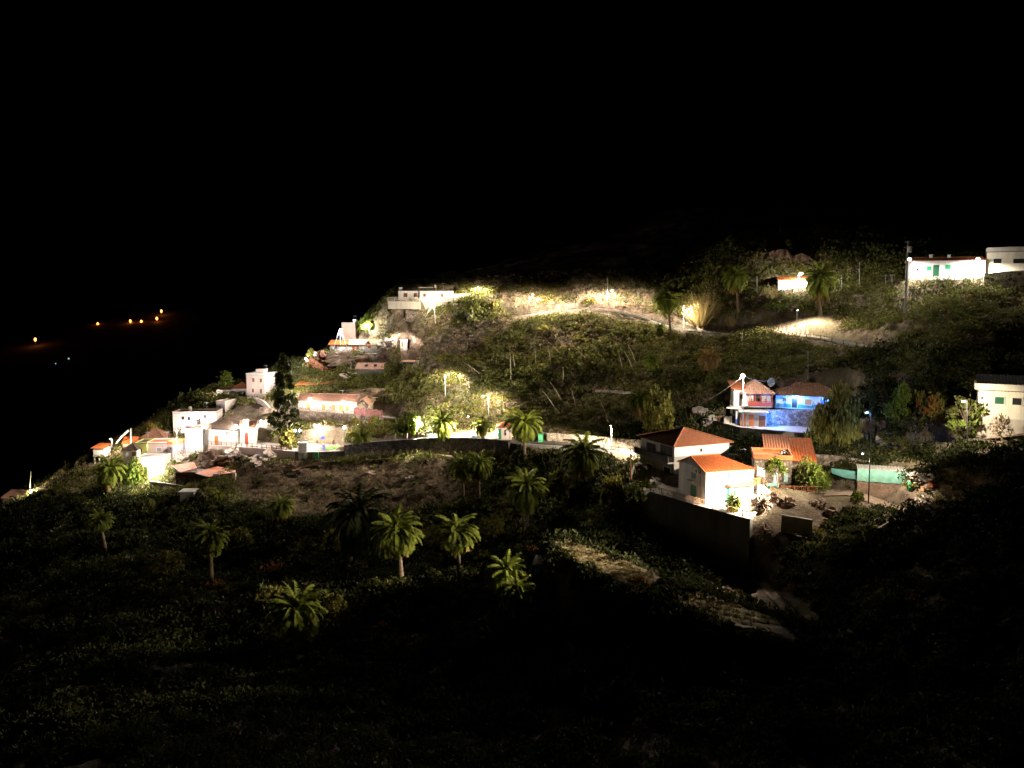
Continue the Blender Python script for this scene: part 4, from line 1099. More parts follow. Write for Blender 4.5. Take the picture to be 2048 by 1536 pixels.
arm_lamp("bare lamp on the upright mast above the orange-roofed shed", P(224, 893, 208), P(224, 877, 208), (-.3, -.2), 260, WARM, None, r=.2, spot=None)
arm_lamp("dim lamp on the low shed at the left edge of the photo", P(66, 1000, 207), P(66, 982, 207), (-.4, -.2), 420, WARM, None, r=.12, spot=None)
arm_lamp("lamp glinting through the conifer, lighting the four-window house from the right", P(584, 804, 229), P(584, 756, 229), (-.5, -.2), 620, NEUT, None, r=.2, spot=None)
# lamp of the burnt-out house front
arm_lamp("lamp hidden in the garden that floods the cream house front", P(300, 966, 192.5), P(300, 938, 192.5), (.3, .5), 420, (1, .97, .8), None, r=.3, spot=None)
# upper road lamps
def ground_lamp(label, ub, vb, ut, vt, out, watts, col=WARM, **kw):
    b = G(ub, vb); return arm_lamp(label, b, P(ut, vt, b.y), out, watts, col, **kw)
UPG = "street lamps of the upper road"
arm_lamp("street lamp above the white garden wall by the summit house", P(951, 606, 250), P(951, 574, 250), (.9, -.3), 1300, WARM, UPG, r=.12)
arm_lamp("street lamp at the left end of the upper road parapet", P(1059, 633, 229.7), P(1059, 589, 229.7), (1.0, .6), 2900, WARM, UPG)
arm_lamp("bright street lamp at the crest of the upper road", P(1218, 624, 230), P(1218, 581, 230), (.9, .6), 2300, WARM, UPG, r=.26)
arm_lamp("street lamp in front of the stone-faced embankment", P(1594, 676, 194), P(1594, 620, 194), (.6, 1.2), 900, WARM, UPG, pole=WMETAL, r=.1, aim=(0, -.2, -1))
arm_lamp("unseen street lamp left of the cane clump, placed to light it", P(1372, 662, 219.5), P(1372, 618, 219.5), (.8, .5), 800, WARM, UPG, r=.1, spot=None)  # lamp not seen itself, placed beside the canes to light them
arm_lamp("blazing wall lamp on the lamplit cabin beside the palm", P(1597, 583, 212), P(1597, 547, 212), (.5, -.6), 560, NEUT, None, r=.42, spot=None)
arm_lamp("blazing lamp at the left end of the long white house", P(1815, 570, 179), P(1815, 518, 179), (.6, .4), 360, NEUT, "lamps of the top right houses", r=.4, spot=178, aim=(0, .1, -1), lantern=False)
arm_lamp("blazing lamp between the long white house and the tall block", P(1966, 562, 177), P(1962, 518, 177), (-.4, .4), 430, NEUT, "lamps of the top right houses", pole=BMETAL, r=.42, spot=178, aim=(0, .1, -1), lantern=False)
arm_lamp("bent white lamp post on the slope below the summit house", P(871, 645, 243), P(868, 608, 243), (-.8, -.2), 400, WARM, None, pole=WMETAL, r=.12, spot=None)
arm_lamp("white lamp post beside the wayside shrine", P(793, 712, 246), P(793, 669, 246), (.8, .1), 380, PINKW, None, pole=WMETAL, r=.12)
arm_lamp("glaring lamp on the tripod mast of the high cottages", P(681, 688, 251), P(680, 659, 251), (.3, -.3), 330, COOL, None, pole=WMETAL, r=.32, spot=None)
arm_lamp("lamp lighting the round bush beside the square house", P(741, 668, 257), P(736, 650, 257), (-.5, -.3), 420, GRN, None, r=.3, spot=None)
ground_lamp("white lamp post on the bright slope above the road", 891, 792, 890, 748, (.9, -.4), 850, WARM, pole=WMETAL, r=.12)
ground_lamp("white lamp post with a long arm above the roadside kiosk", 977, 832, 977, 792, (-1.3, -.2), 1000, WARM, pole=WMETAL, r=.12)
arm_lamp("street lamp shining inside the round tree at the white road wall", P(836, 872, 189), P(835, 842, 189), (.2, -.3), 2700, (1, .95, .85), None, r=.42, spot=None)
arm_lamp("thin street lamp post in front of the rubble wall of the lower road", P(1223, 905, 159), P(1223, 850, 159), (-.3, -.9), 1700, WARM, None, r=.08, aim=(-.6, -.2, -1))
arm_lamp("street lamp post behind the palms of the lower road", P(934, 880, 182), P(934, 833, 182), (.3, .5), 3000, WARM, None, pole=RUST, r=.08, aim=(0, -.3, -1))
# blue house
arm_lamp("tall white lamp post with dazzling lamp beside the balcony house", P(1486, 850, 151), P(1487, 750, 151), (-.2, -.3), 380, NEUT, None, pole=WMETAL, r=.36, spot=None)
BG = "blue lamps under the eaves"
for lab, u, v, D, w_ in (("blue lamp under the eaves above the dark door", 1591, 791.5, 156.0, 85), ("bright blue lamp under the eaves above the blue door", 1652, 795.5, 154.7, 115)):
    r_ = empty("eaves_lamp", P(u, v, D), 0, lab, "wall lamp", BG)
    mb = MB(); mb.ball((0, 0, -.1), .2 if w_ < 100 else .42, 10, 6, 0, .7); mb.build("bulb", BLUEG, r_, True); mb = MB(); mb.bar((0, 0, -.05), (0, 1.0, .05), .06); mb.build("bracket", BMETAL, r_)
    light(r_, (0, -.35, -.45), w_, (.04, .22, 1.0), .3)
r_ = empty("eaves_lamp", P(1541, 826, 151.5), 0, "blue floodlight on the corner of the garage storey", "wall lamp")
mb = MB(); mb.box(-.15, .15, -.1, .1, -.1, .1); mb.build("housing", BMETAL, r_)
light(r_, (1.3, -.7, -.3), 85, (.03, .2, 1.0), .15)
arm_lamp("blue lamp post shining in the drooping pepper tree", P(1742, 900, 130), P(1741, 824, 130), (-.7, -.2), 24, (.12, .36, 1.0), None, lens=BLUEG, pole=BMETAL, r=.28, spot=None)
# gabled house yard
cl = arm_lamp("black curved lamp post at the right end of the gabled house", P(1513, 1026, 112), P(1513, 961, 112), (-.8, .6), 480, NEUT, "black lamp posts of the dusty yard", pole=BMETAL, r=.12, spot=125, aim=(-.2, .6, -.5), lantern=False)
yl = arm_lamp("slim black lamp post in front of the tarpaulin shed", P(1737, 1003, 112.5), P(1740, 909, 112.5), (-.7, .8), 620, WARM, "black lamp posts of the dusty yard", pole=BMETAL, r=.1, spot=160)
tl = arm_lamp("street lamp with bright lamp rising through the leafy tree on the right", P(1935, 888, 114), P(1934, 799, 114), (-1.4, -1.6), 270, WARM, None, pole=BMETAL, r=.22, spot=178, aim=(.2, .8, -.5), lantern=False)
light(yl, (-.9, .3, hit(1737, 1003).z * 0 + P(1740, 909, 112.5).z - P(1737, 1003, 112.5).z - .1), 14000, WARM, .15, 38, (-1, -.08, -.24), .7, False)
light(cl, (-1.2, .3, P(1513, 961, 112).z - P(1513, 1026, 112).z - .25), 620, WARM, .15, 70, (-.6, -.62, -.42), .6, False)  # extra beam added to the curved lamp to brighten the garden strips
light(tl, (-1.9, -2.0, P(1934, 799, 114).z - P(1935, 888, 114).z), 6500, WARM, .15, 64, (-1, .3, -.16), .6, False)  # extra beam added to the tree lamp to brighten the ravine palms
# far mountain lamps, standing on the far mountainside
def far_hit(u, v, D0):
    d = ray(u, v)
    for D in range(600, 3500, 8):
        p = CAM + d * (D / d.y)
        if p.z < far_z(p.x, p.y): return p
    return P(u, v, D0)
for lab, u, v, D, w_ in (("leftmost orange lamp on the far mountain", 71, 688, 1150, 5e5), ("orange lamp above a lit patch, second from the left on the far mountain", 196, 656, 1250, 6e5), ("reddish lamp in the row of the far mountain", 261, 650, 1300, 5e5),
                  ("orange lamp right of the reddish one on the far mountain", 283, 651, 1320, 5e5), ("orange lamp below the topmost one on the far mountain", 314, 645, 1340, 5e5), ("topmost orange lamp on the far mountain", 323, 630, 1400, 5e5)):
    p = far_hit(u, v, D) + up * 8; r_ = empty("mountain_lamp", p, 0, lab, "street lamp", "orange lamps on the far mountain")
    mb = MB(); mb.tube([(0, 0, -14), (0, 0, 0)], .3, 6); mb.build("pole", METAL, r_)
    mb = MB(); mb.ball((0, 0, .5), 2.0, 10, 6, 0, 1.6); mb.build("lens", SODG, r_, True)
    light(r_, (3, -6, -3), w_ * .00006, SODIUM, 1.0)
for lab, u, v, D, r in (("faint greenish light low on the dark mountain", 138, 727.5, 1000, 1.3), ("faintest bluish light on the dark mountain", 112, 738, 1000, .8)):
    p = far_hit(u, v, D) + up * 8; r_ = empty("mountain_lamp", p, 0, lab, "street lamp")
    mb = MB(); mb.tube([(0, 0, -25), (0, 0, 0)], .3, 6); mb.build("pole", METAL, r_)
    mb = MB(); mb.ball((0, 0, .5), r, 8, 5); mb.build("lens", COOLG, r_, True)

# ------------------------------------------------------------------ smaller objects
def single(name, mb, m, loc, label, cat, group=None, rz=0.0, smooth=False):
    o = mb.build(name, m, None, smooth); o.location = loc; o.rotation_euler = (0, 0, rz)
    return tag(o, label, cat, group)

# balcony and stair of the gabled house
k = g; root = k['_root']
def loc_on(k, u, v, face='R', off=0.0):
    r, l, B = k['_r'], k['_l'], k['_B']
    q = ray_plane(u, v, B, l if face == 'R' else r) - B
    return Vector((q.dot(r), q.dot(l), q.z))
a = loc_on(k, 1456, 968); 
mb = MB(); mb.box(a.x - .3, k['_Lx'] + .3, -1.3, 0, a.z - .15, a.z)
bo = mb.build("balcony", ORANGE, root)
mb = MB()
for z in (.35, .9): mb.bar((a.x - .3, -1.25, a.z + z), (k['_Lx'] + .3, -1.25, a.z + z), .06)
for i in range(22):
    x = a.x - .25 + (k['_Lx'] + .5 - a.x) * i / 21; mb.bar((x, -1.25, a.z), (x, -1.25, a.z + .9), .04 if i % 4 else .09)
mb.build("railing", WOODO, bo)
mb = MB(); n = 13
for i in range(n):
    x = k['_Lx'] + .3 + i * .30; z1 = a.z - .15 - i * a.z / n
    mb.box(x - (.0 if i else 0), x + .30, -1.9, -.5, -1.2, max(z1, .05))
mb.build("stair", CREAM, root)
mb = MB()
mb.bar((k['_Lx'] + .3, -1.9, a.z + .8), (k['_Lx'] + .3 + n * .3, -1.9, .9), .06)
for i in range(0, n, 2):
    x = k['_Lx'] + .45 + i * .3; z1 = a.z - .15 - i * a.z / n; mb.bar((x, -1.9, z1), (x, -1.9, z1 + .9), .05)
mb.build("handrail", WOODO, root)
c = loc_on(k, 1398, 942, 'L'); mb = MB(); mb.box(-.42, 0.02, c.y - .42, c.y + .42, c.z - .35, c.z + .4); ac = mb.build("air_conditioner", WMETAL, root)
mb = MB(); mb.box(-.44, -.42, c.y - .1, c.y + .3, c.z - .25, c.z + .25); mb.build("fan_grille", GLASS, ac)
c = loc_on(k, 1385, 961, 'L'); mb = MB(); mb.box(-.7, 0, c.y - .75, c.y + .7, c.z - .05, c.z + .05); mb.build("canopy", WMETAL, root)
mb = MB(); mb.bar((-.03, 1.6, -.5), (-.03, 1.6, k['_h']), .07); mb.build("drainpipe", GREYP, root)
# long balcony of the hipped house
k = hip; root = k['_root']
mb = MB(); z = k['_h'] - 2.75; mb.box(-1.3, 0, -.1, k['_Ly'] + .1, z - .2, z); bo = mb.build("balcony", GREYP, root)
mb = MB(); mb.box(-1.3, -1.18, -.1, k['_Ly'] + .1, z, z + .95); mb.build("parapet", DARKC, bo)
# wooden balcony of the balcony house
k = balc; root = k['_root']
mb = MB(); mb.box(-.2, k['_Lx'] + .1, -1.5, 0, -.12, .06); bo = mb.build("balcony", CONC, root)
mb = MB()
for i in range(6):
    x = -.1 + (k['_Lx'] + .1) * i / 5; mb.bar((x, -1.4, 0), (x, -1.4, k['_h'] - .05), .14)
mb.box(-.15, k['_Lx'] + .05, -1.45, -1.36, .12, .85); mb.bar((-.15, -1.4, 1.0), (k['_Lx'] + .05, -1.4, 1.0), .12)
mb.build("railing", REDW, bo)
# stone facing on the right end of the blue-lit house
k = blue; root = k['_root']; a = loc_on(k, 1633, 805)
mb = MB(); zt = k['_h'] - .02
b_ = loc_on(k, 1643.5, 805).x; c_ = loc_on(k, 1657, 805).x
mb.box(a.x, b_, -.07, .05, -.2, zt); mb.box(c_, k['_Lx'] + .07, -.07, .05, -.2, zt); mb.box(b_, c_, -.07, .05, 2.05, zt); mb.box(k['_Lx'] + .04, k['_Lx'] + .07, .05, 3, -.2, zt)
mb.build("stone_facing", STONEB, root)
# bell frame of the church porch, ridge end cap
k = porch; root = k['_root']; mb = MB()
for i, u in enumerate((487.5, 491.5, 495.5)):
    x = loc_on(k, u, 850).x; mb.box(x - .13, x + .13, .1, .4, k['_h'] - .1, k['_h'] + 1.75); mb.add([(x - .13, .1, k['_h'] + 1.75), (x + .13, .1, k['_h'] + 1.75), (x + .13, .4, k['_h'] + 1.75), (x - .13, .4, k['_h'] + 1.75), (x, .25, k['_h'] + 2.3)], [(0, 1, 4), (1, 2, 4), (2, 3, 4), (3, 0, 4)])
mb.build("bell_frame", CREAM, root)
# posts of the stilted hut
for kk in HOUSES:
    if kk['name'] == "stilted_hut":
        for x in (.15, kk['_Lx'] * .5, kk['_Lx'] - .15):
            mb = MB(); mb.box(x - .12, x + .12, .1, .35, -3.2, 0); mb.build("leg", CREAM, kk['_root'])
    if kk['name'] == "summit_house":
        mb = MB(); mb.box(-.5, 4.2, 2, 2.3, kk['_h'] + .18, kk['_h'] + 1.2); mb.build("roof_parapet", CREAM, kk['_root'])
        mb = MB(); mb.tube([(4.8, 2.2, kk['_h'] + .1), (4.8, 2.2, kk['_h'] + 2.0)], [.35, .3], 8); mb.build("chimney", CREAM, kk['_root'])
    if kk['name'] == "skylight_house":
        for x in (kk['_Lx'] * .33, kk['_Lx'] * .66):
            sl = math.atan2(kk['rise'], kk['_Ly'] / 2); M_ = Matrix.Translation((x, kk['_Ly'] * .25, kk['_h'] + kk['rise'] * .5 + .12)) @ Matrix.Rotation(sl, 4, 'X')
            mb = MB(); mb.box(-.45, .45, -.5, .5, -.05, .08, 0, M_); mb.build("skylight", GLASS, kk['_root'])
    if kk['name'] == "flat_roofed_house":
        mb = MB(); mb.box(-.3, kk['_Lx'], -.55, -.30, kk['_h'] + .05, kk['_h'] + .95); mb.box(-.55, -.31, -.55, kk['_Ly'] * .5, kk['_h'] + .05, kk['_h'] + .95); mb.build("fascia", CREAM, kk['_root'])
    if kk['name'] == "red_door_cottage":
        mb = MB(); x = kk['_Lx'] * .68; hh = kk['_h']; tile_plane(mb, (x - .9, -.3, hh + .1), (x - .9, 2, hh + .1), (x, -.3, hh + 1.2), (x, 2, hh + 1.2)); tile_plane(mb, (x + .9, 2, hh + .1), (x + .9, -.3, hh + .1), (x, 2, hh + 1.2), (x, -.3, hh + 1.2)); mb.build("dormer", TILEP, kk['_root'])
# railing of the church forecourt
fr_ = [Vector((p.x, p.y, pz + .06)) for p in PLAZA[1:4]]
railing("forecourt_railing", "thin pale railing along the church forecourt edge", fr_, .95, RUST, 1.5, 0)
# playground
poly = [plz(640, 900.5), plz(688, 898), plz(686, 892.5), plz(655, 893)]
sheet("play_turf", poly, TURF, .06, pz)
c = plz(646, 897); root = empty("playground_slide", c, .3, "small playground slide with blue roof and blue chute on green turf", "slide")
mb = MB(); 
for x in (-.5, .5):
    for y in (-.5, .5): mb.bar((x, y, 0), (x, y, 2.6), .1)
mb.box(-.55, .55, -.55, .55, 1.1, 1.2); mb.build("frame", ORANGE, root)
mb = MB(); mb.add([(-.75, -.75, 2.5), (.75, -.75, 2.5), (.75, .75, 2.5), (-.75, .75, 2.5), (0, 0, 3.4)], [(0, 1, 4), (1, 2, 4), (2, 3, 4), (3, 0, 4), (3, 2, 1, 0)]); mb.build("roof", mat("blue_plastic", (.08, .14, .55), .4, .1), root)
mb = MB(); mb.add([(-.3, -.5, 1.2), (.3, -.5, 1.2), (.3, -2.4, .2), (-.3, -2.4, .2), (-.3, -.5, 1.0), (.3, -.5, 1.0), (.3, -2.4, .05), (-.3, -2.4, .05)], [(0, 1, 2, 3), (7, 6, 5, 4), (0, 3, 7, 4), (1, 5, 6, 2)]); mb.build("chute", MATS["blue_plastic"], root)
c = plz(667, 896); root = empty("playground_swing", c, .1, "dark A-frame swing on the playground turf", "swing")
mb = MB()
for y in (-1, 1):
    mb.bar((-.5, y, 0), (0, y, 2.1), .09); mb.bar((.5, y, 0), (0, y, 2.1), .09)
mb.bar((0, -1, 2.1), (0, 1, 2.1), .09); mb.build("frame", WOOD, root); mb = MB(); mb.box(-.15, .15, -.3, .3, .45, .5); mb.bar((0, -.25, .5), (0, -.25, 2.1), .03); mb.bar((0, .25, .5), (0, .25, 2.1), .03); mb.build("seat", BMETAL, root)
# steps and gate by the plaza
c = plz(545, 884); mb = MB()
for i in range(3): mb.box(-5 + i * .6, 5 - i * .6, i * .7, 4, i * .3, i * .3 + .3)
single("stone_steps", mb, CREAM, c, "broad pale steps under the globe lamp right of the church", "steps")
c = P(606, 906, 192.6); mb = MB(); mb.box(-1.0, 1.0, -.3, .3, -1.4, 2.4); mb.box(-1.2, 1.2, -.45, .45, 2.4, 2.65)
single("gate_pillar", mb, WHITE, c, "white gate pillar at the corner of the playground wall", "pillar")
wall("white_stair_wall", "short white stair wall below the playground corner", PL((610, 905, 191.5), (636, 902, 191.5)), 2.0, .3, WHITE)
c = P(633, 909, 190.3); mb = MB(); mb.box(-.5, .5, -.4, .4, -.9, .5); mb.box(-.55, .55, -.45, .45, .5, .62)
single("waste_bin", mb, GREEND, c, "green bin against the short white stair wall", "bin")
# maroon banner
p0, p1 = P(708, 829, 212.9), P(765, 835, 210.4)
root = empty("wooden_fence", p0, 0, "maroon board fence at the right end of the long stone house", "fence")
mb = MB(); dv = p1 - p0; n = 16
for i in range(n):
    a = dv * (i / n); b = dv * ((i + .92) / n); h_ = 1.9 + .15 * math.sin(i * 1.7); mb.add([a, b, b + up * h_, a + up * h_, a + Vector((.03, .06, 0)), b + Vector((.03, .06, 0)), b + up * h_ + Vector((.03, .06, 0)), a + up * h_ + Vector((.03, .06, 0))], [(0, 1, 2, 3), (7, 6, 5, 4), (0, 3, 7, 4), (1, 5, 6, 2), (3, 2, 6, 7)])
mb.build("boards", mat("maroon_board", (.26, .11, .10), .7, .4, 1.5), root)
mb = MB(); mb.bar(up * 1.4 + Vector((0, .1, 0)), dv + up * 1.4 + Vector((0, .1, 0)), .1); mb.build("rail", WOOD, root)

def slab(name, pts, th, m, label, cat, group=None):
    pts = [Vector(p) for p in pts]; c = sum(pts, Vector()) / len(pts); n = len(pts)
    mb = MB(); vs = [p - c for p in pts] + [p - c - up * th for p in pts]
    mb.add(vs, [tuple(range(n)), tuple(range(n, 2 * n))[::-1]] + [(i, (i + 1) % n, n + (i + 1) % n, n + i)[::-1] for i in range(n)])
    return single(name, mb, m, c, label, cat, group)
# orange sheets
slab("sheet_roof", PL((343, 930, 191), (362, 944, 187), (394, 936, 190), (388, 924, 194), (352, 929, 193)), .12, SHEETO, "left orange sheet roof over the awning house", "sheet roof", "orange sheet roofs")
slab("sheet_roof", PL((390, 946, 187), (417, 953.5, 184), (470, 944, 187), (472, 939, 190), (434, 932.5, 193), (405, 941, 189)), .12, SHEETO, "right orange sheet roof on white pillars below the church rock", "sheet roof", "orange sheet roofs")
for u, v0, v1, D, lab in ((433, 946, 978, 185.5, "thick white pillar in the middle of the right orange sheet roof"), (468, 945, 970, 187, "white pillar at the right corner of the right orange sheet roof")):
    p = P(u, v0, D); mb = MB(); w_ = .7 if u < 450 else .4; mb.box(-w_, w_, -.4, .4, -(v1 - v0) * D / F - 1.5, -.15); single("pillar", mb, CONC if u < 450 else BEIGE, p, lab, "pillar", "pillars under the orange sheet roof")
for i, (u, v, D, w_, m) in enumerate(()): pass
# terracotta heaps / ruined roof
for u0, u1, v0, v1, D, lab in ((590, 686, 757, 770, 236, "lower collapsed terracotta roof on the slope above the long stone house"), (604, 676, 744, 756, 241, "upper collapsed terracotta roof on the slope below the cottage rock")):
    a, b = P(u0, v1, D), P(u1, v1 - 4, D); c_, d_ = P(u1 - 6, v0, D + 5), P(u0 + 14, v0 + 3, D + 5)
    mb = MB(); tile_plane(mb, Vector(), b - a, d_ - a, c_ - a, 0, .5, .09)
    single("ruined_roof", mb, TILEO if v1 > 760 else TILE, a, lab, "tile roof", "collapsed tile roofs")
# tarps
slab("tarpaulin", PL((1662, 936, 124.5), (1712, 943, 122.5), (1712, 958, 122.3), (1690, 955, 123), (1664, 946, 124.3)), .06, TARPD, "narrow teal tarpaulin stretched over the wall left of the tarpaulin shed", "tarpaulin")
kk = [q for q in HOUSES if q['name'] == "tarp_shed"][0]
mb = MB(); nx_ = 14; vs = []; fs = []
for j in range(4):
    for i in range(nx_ + 1):
        x = -.1 + (kk['_Lx'] + .2) * i / nx_; z = kk['_h'] - .1 - 1.85 * j / 3
        vs.append((x, -.12 - .06 * math.sin(i * 2.1 + j) - .08 * j / 3, z + .05 * math.sin(i * 1.3) * j / 3))
for j in range(3):
    for i in range(nx_): a = j * (nx_ + 1) + i; fs.append((a, a + nx_ + 1, a + nx_ + 2, a + 1))
mb.add(vs, fs); mb.add([(x, y + .04, z) for x, y, z in vs], [f[::-1] for f in fs])
o = mb.build("tarpaulin", TARP); o.location = kk['_B']; o.rotation_euler = (0, 0, kk['_yaw']); tag(o, "large pale green tarpaulin hanging over the front of the brick shed", "tarpaulin")
# green box, drum, crates
c = P(1543, 977, 120.5); root = empty("storage_box", Vector((c.x, c.y, P(1600, 986, 120).z)), -.2, "teal green storage box in front of the stone house", "storage box")
mb = MB(); mb.box(-.8, .8, -.55, .55, 0, 1.1); mb.build("body", mat("teal_plastic", (.04, .22, .19), .4, .15), root); mb = MB(); mb.box(-.86, .86, -.6, .6, 1.1, 1.25); mb.build("lid", mat("pale_teal_plastic", (.16, .42, .36), .4, .15), root)
c = G(1819, 990); mb = MB(); mb.tube([(0, 0, 0), (0, 0, .4), (0, 0, .9), (0, 0, 1.15)], [.42, .48, .48, .40], 12); mb.tube([(0, 0, 1.1), (0, 0, 1.22)], [.2, .2], 8)
single("plastic_drum", mb, GREEND, c, "green plastic drum beside the tarpaulin shed", "drum", None, 0, True)
for i, (u, v) in enumerate(((1852, 990), (1866, 987))):
    c = G(u, v); mb = MB(); s_ = .55
    for z in (0, .18, .36): mb.box(-s_, s_, -.4, -.34, z, z + .13); mb.box(-s_, s_, .34, .4, z, z + .13); mb.box(-s_, -s_ + .06, -.4, .4, z, z + .13); mb.box(s_ - .06, s_, -.4, .4, z, z + .13)
    mb.box(-s_, s_, -.4, .4, 0, .04)
    single("plastic_crate", mb, mat("orange_plastic", (.55, .16, .07), .5, .15), c, ("left" if i == 0 else "right") + " orange crate of the two lying in the shrubs right of the drum", "crate", "orange crates", .3 * i)
# wrought gate in stone yard
railing("yard_fence", "rusty low fence along the front of the dusty yard", [Vector((p.x, p.y, P(1600, 986, 120).z + .03)) for p in PL((1562, 984, 120.4), (1600, 985, 120.2), (1636, 984, 120.2))], .95, RUST, 2.0, .3, "fence")
# big car
c = P(954, 884, 182.5); root = empty("parked_car", c, .12, "small dark blue-green car parked under the palm on the road", "car")
CARP = mat("dark_car_paint", (.03, .08, .10), .3, .1)
def loft(mb, prof, w0, w1, mi=0):
    vs = []; n = len(prof)
    for s in (-1, 1):
        for x, z in prof: vs.append((x, s * (w0 if z < .85 else w1), z))
    mb.add(vs, [tuple(range(n)), tuple(range(n, 2 * n))[::-1]] + [((i + 1) % n, i, n + i, n + (i + 1) % n) for i in range(n)], mi)
mb = MB(); loft(mb, [(-1.9, .3), (1.9, .3), (1.95, .62), (1.85, .84), (.95, .92), (.35, 1.42), (-1.1, 1.45), (-1.7, .98), (-1.95, .85)], .82, .68); mb.build("body", CARP, root)
mb = MB(); 
for s in (-1, 1): mb.add([(-1.05, s * .70, 1.38), (.28, s * .70, 1.36), (.78, s * .76, .96), (-1.45, s * .76, .98)], [(0, 1, 2, 3), (3, 2, 1, 0)])
mb.build("side_windows", GLASS, root)
for x in (-1.2, 1.25):
    for s in (-1, 1):
        mb = MB(); mb.tube([(x, s * .66, .3), (x, s * .84, .3)], .3, 12); wh = mb.build("wheel", BMETAL, root)
for s in (-1, 1): mb = MB(); mb.box(1.86, 1.95, s * .6 - .16, s * .6 + .16, .62, .78); mb.build("headlight", WMETAL, root)
# green cabinet
c = P(1081, 886, 174.5); root = empty("utility_cabinet", c, -.05, "tall green cabinet standing at the end of the rubble road wall", "cabinet")
mb = MB(); mb.box(-.55, .55, -.4, .4, 0, 1.9); mb.box(-.62, .62, -.46, .46, 1.9, 2.0); mb.build("body", GREEND, root)
mb = MB(); mb.box(-.5, -.02, -.43, -.4, .1, 1.8); mb.box(.02, .5, -.43, -.4, .1, 1.8); mb.build("door", mat("pale_green_paint", (.10, .40, .20), .5, .1), root)
# parasol, table, white crates at the garage terrace
c = P(1493, 846, 150.8); root = empty("closed_parasol", P(1489.5, 815, 155.3), 0, "tall closed white parasol in front of the dark wooden balcony", "parasol")
mb = MB(); mb.tube([(0, 0, 0), (0, 0, 2.9)], .03, 6); mb.build("pole", WMETAL, root)
mb = MB(); vs = []; n = 12
for z, r in ((.35, .62), (.9, .5), (2.0, .24), (2.85, .03)):
    for i in range(n): t = 2 * math.pi * i / n; rr = r * (1 if i % 2 else .8); vs.append((rr * math.cos(t), rr * math.sin(t), z))
mb.add(vs, [(j * n + i, j * n + (i + 1) % n, (j + 1) * n + (i + 1) % n, (j + 1) * n + i) for j in range(3) for i in range(n)]); mb.build("canopy", mat("white_cloth", (.75, .70, .62), .9, .15), root)
c = P(1472, 852, 153.5); slab("patio_canopy", PL((1452, 816, 155), (1482, 818, 154), (1482, 815, 157), (1456, 813.5, 158)), .08, CREAM, "flat pale canopy beside the parasol", "canopy")
for u, v, D, w_, h_, lab in ((1455, 841, 156.5, .75, 1.3, "white cabinet at the left end of the garage terrace"), (1441, 836, 158, .5, 1.0, "small brown cupboard left of the white cabinet on the garage terrace")):
    c = P(u, v, D); c.z = zl + .03; root = empty("cabinet", c, .1, lab, "cabinet"); mb = MB(); mb.box(-w_, w_, -.35, .35, 0, h_); mb.box(-w_ - .05, w_ + .05, -.4, .4, h_, h_ + .08); mb.build("body", WMETAL if w_ > .6 else WOOD, root); mb = MB(); mb.box(-w_ + .08, -.03, -.37, -.35, .1, h_ - .1); mb.box(.03, w_ - .08, -.37, -.35, .1, h_ - .1); mb.build("door", BEIGE if w_ > .6 else DWOOD, root)
# statue-like white and blue bottle-shaped folded parasol
root = empty("folded_parasol", P(1472.5, 847, 153.2), 0, "slim folded white and blue parasol on the garage terrace", "parasol")
mb = MB(); mb.tube([(0, 0, .9), (0, 0, 1.6), (0, 0, 2.3)], [.2, .16, .03], 8); mb.build("canopy", WMETAL, root); mb = MB(); mb.tube([(0, 0, .0), (0, 0, .9)], [.19, .2], 8); mb.build("valance", MATS["blue_plastic"], root)
# outdoor furniture behind the hipped house
def chair(c, rz, lab):
    root = empty("plastic_chair", c, rz, lab, "chair", "white chairs behind the hipped house")
    mb = MB(); mb.box(-.25, .25, -.25, .25, .4, .45); mb.build("seat", WMETAL, root); mb = MB(); mb.box(-.25, .25, .22, .27, .45, .95); mb.build("backrest", WMETAL, root)
    for x in (-.21, .21):
        for y in (-.21, .21): mb = MB(); mb.box(x - .03, x + .03, y - .03, y + .03, 0, .4); mb.build("leg", WMETAL, root)
zc = P(1468, 905, 138).z
wall("furniture_terrace", "small grey terrace slab behind the hipped house carrying garden furniture", [Vector((p.x, p.y, zc)) for p in PL((1452, 906, 138), (1500, 909, 137))], 3.2, 3.6, CONC, "terrace")
def on_slab(u, D): q = P(u, 905, D); q.z = zc; return q
chair(on_slab(1467, 138.2), .4, "left white chair on the slab behind the hipped house"); chair(on_slab(1475, 138.0), -.5, "right white chair on the slab behind the hipped house")
root = empty("garden_table", on_slab(1483, 137.3), 0, "low pale table beside the white chairs", "table"); mb = MB(); mb.box(-.7, .7, -.4, .4, .65, .72); mb.build("table_top", WMETAL, root)
for x in (-.6, .6): mb = MB(); mb.box(x - .04, x + .04, -.3, .3, 0, .65); mb.build("leg", METAL, root)
root = empty("wheeled_bin", on_slab(1459, 137.2), .2, "dark green wheeled bin at the corner of the hipped house", "bin"); mb = MB(); mb.box(-.4, .4, -.4, .4, .1, 1.2); mb.build("body", DGREEN, root); mb = MB(); mb.box(-.44, .44, -.44, .44, 1.2, 1.28); mb.build("lid", DGREEN, root)
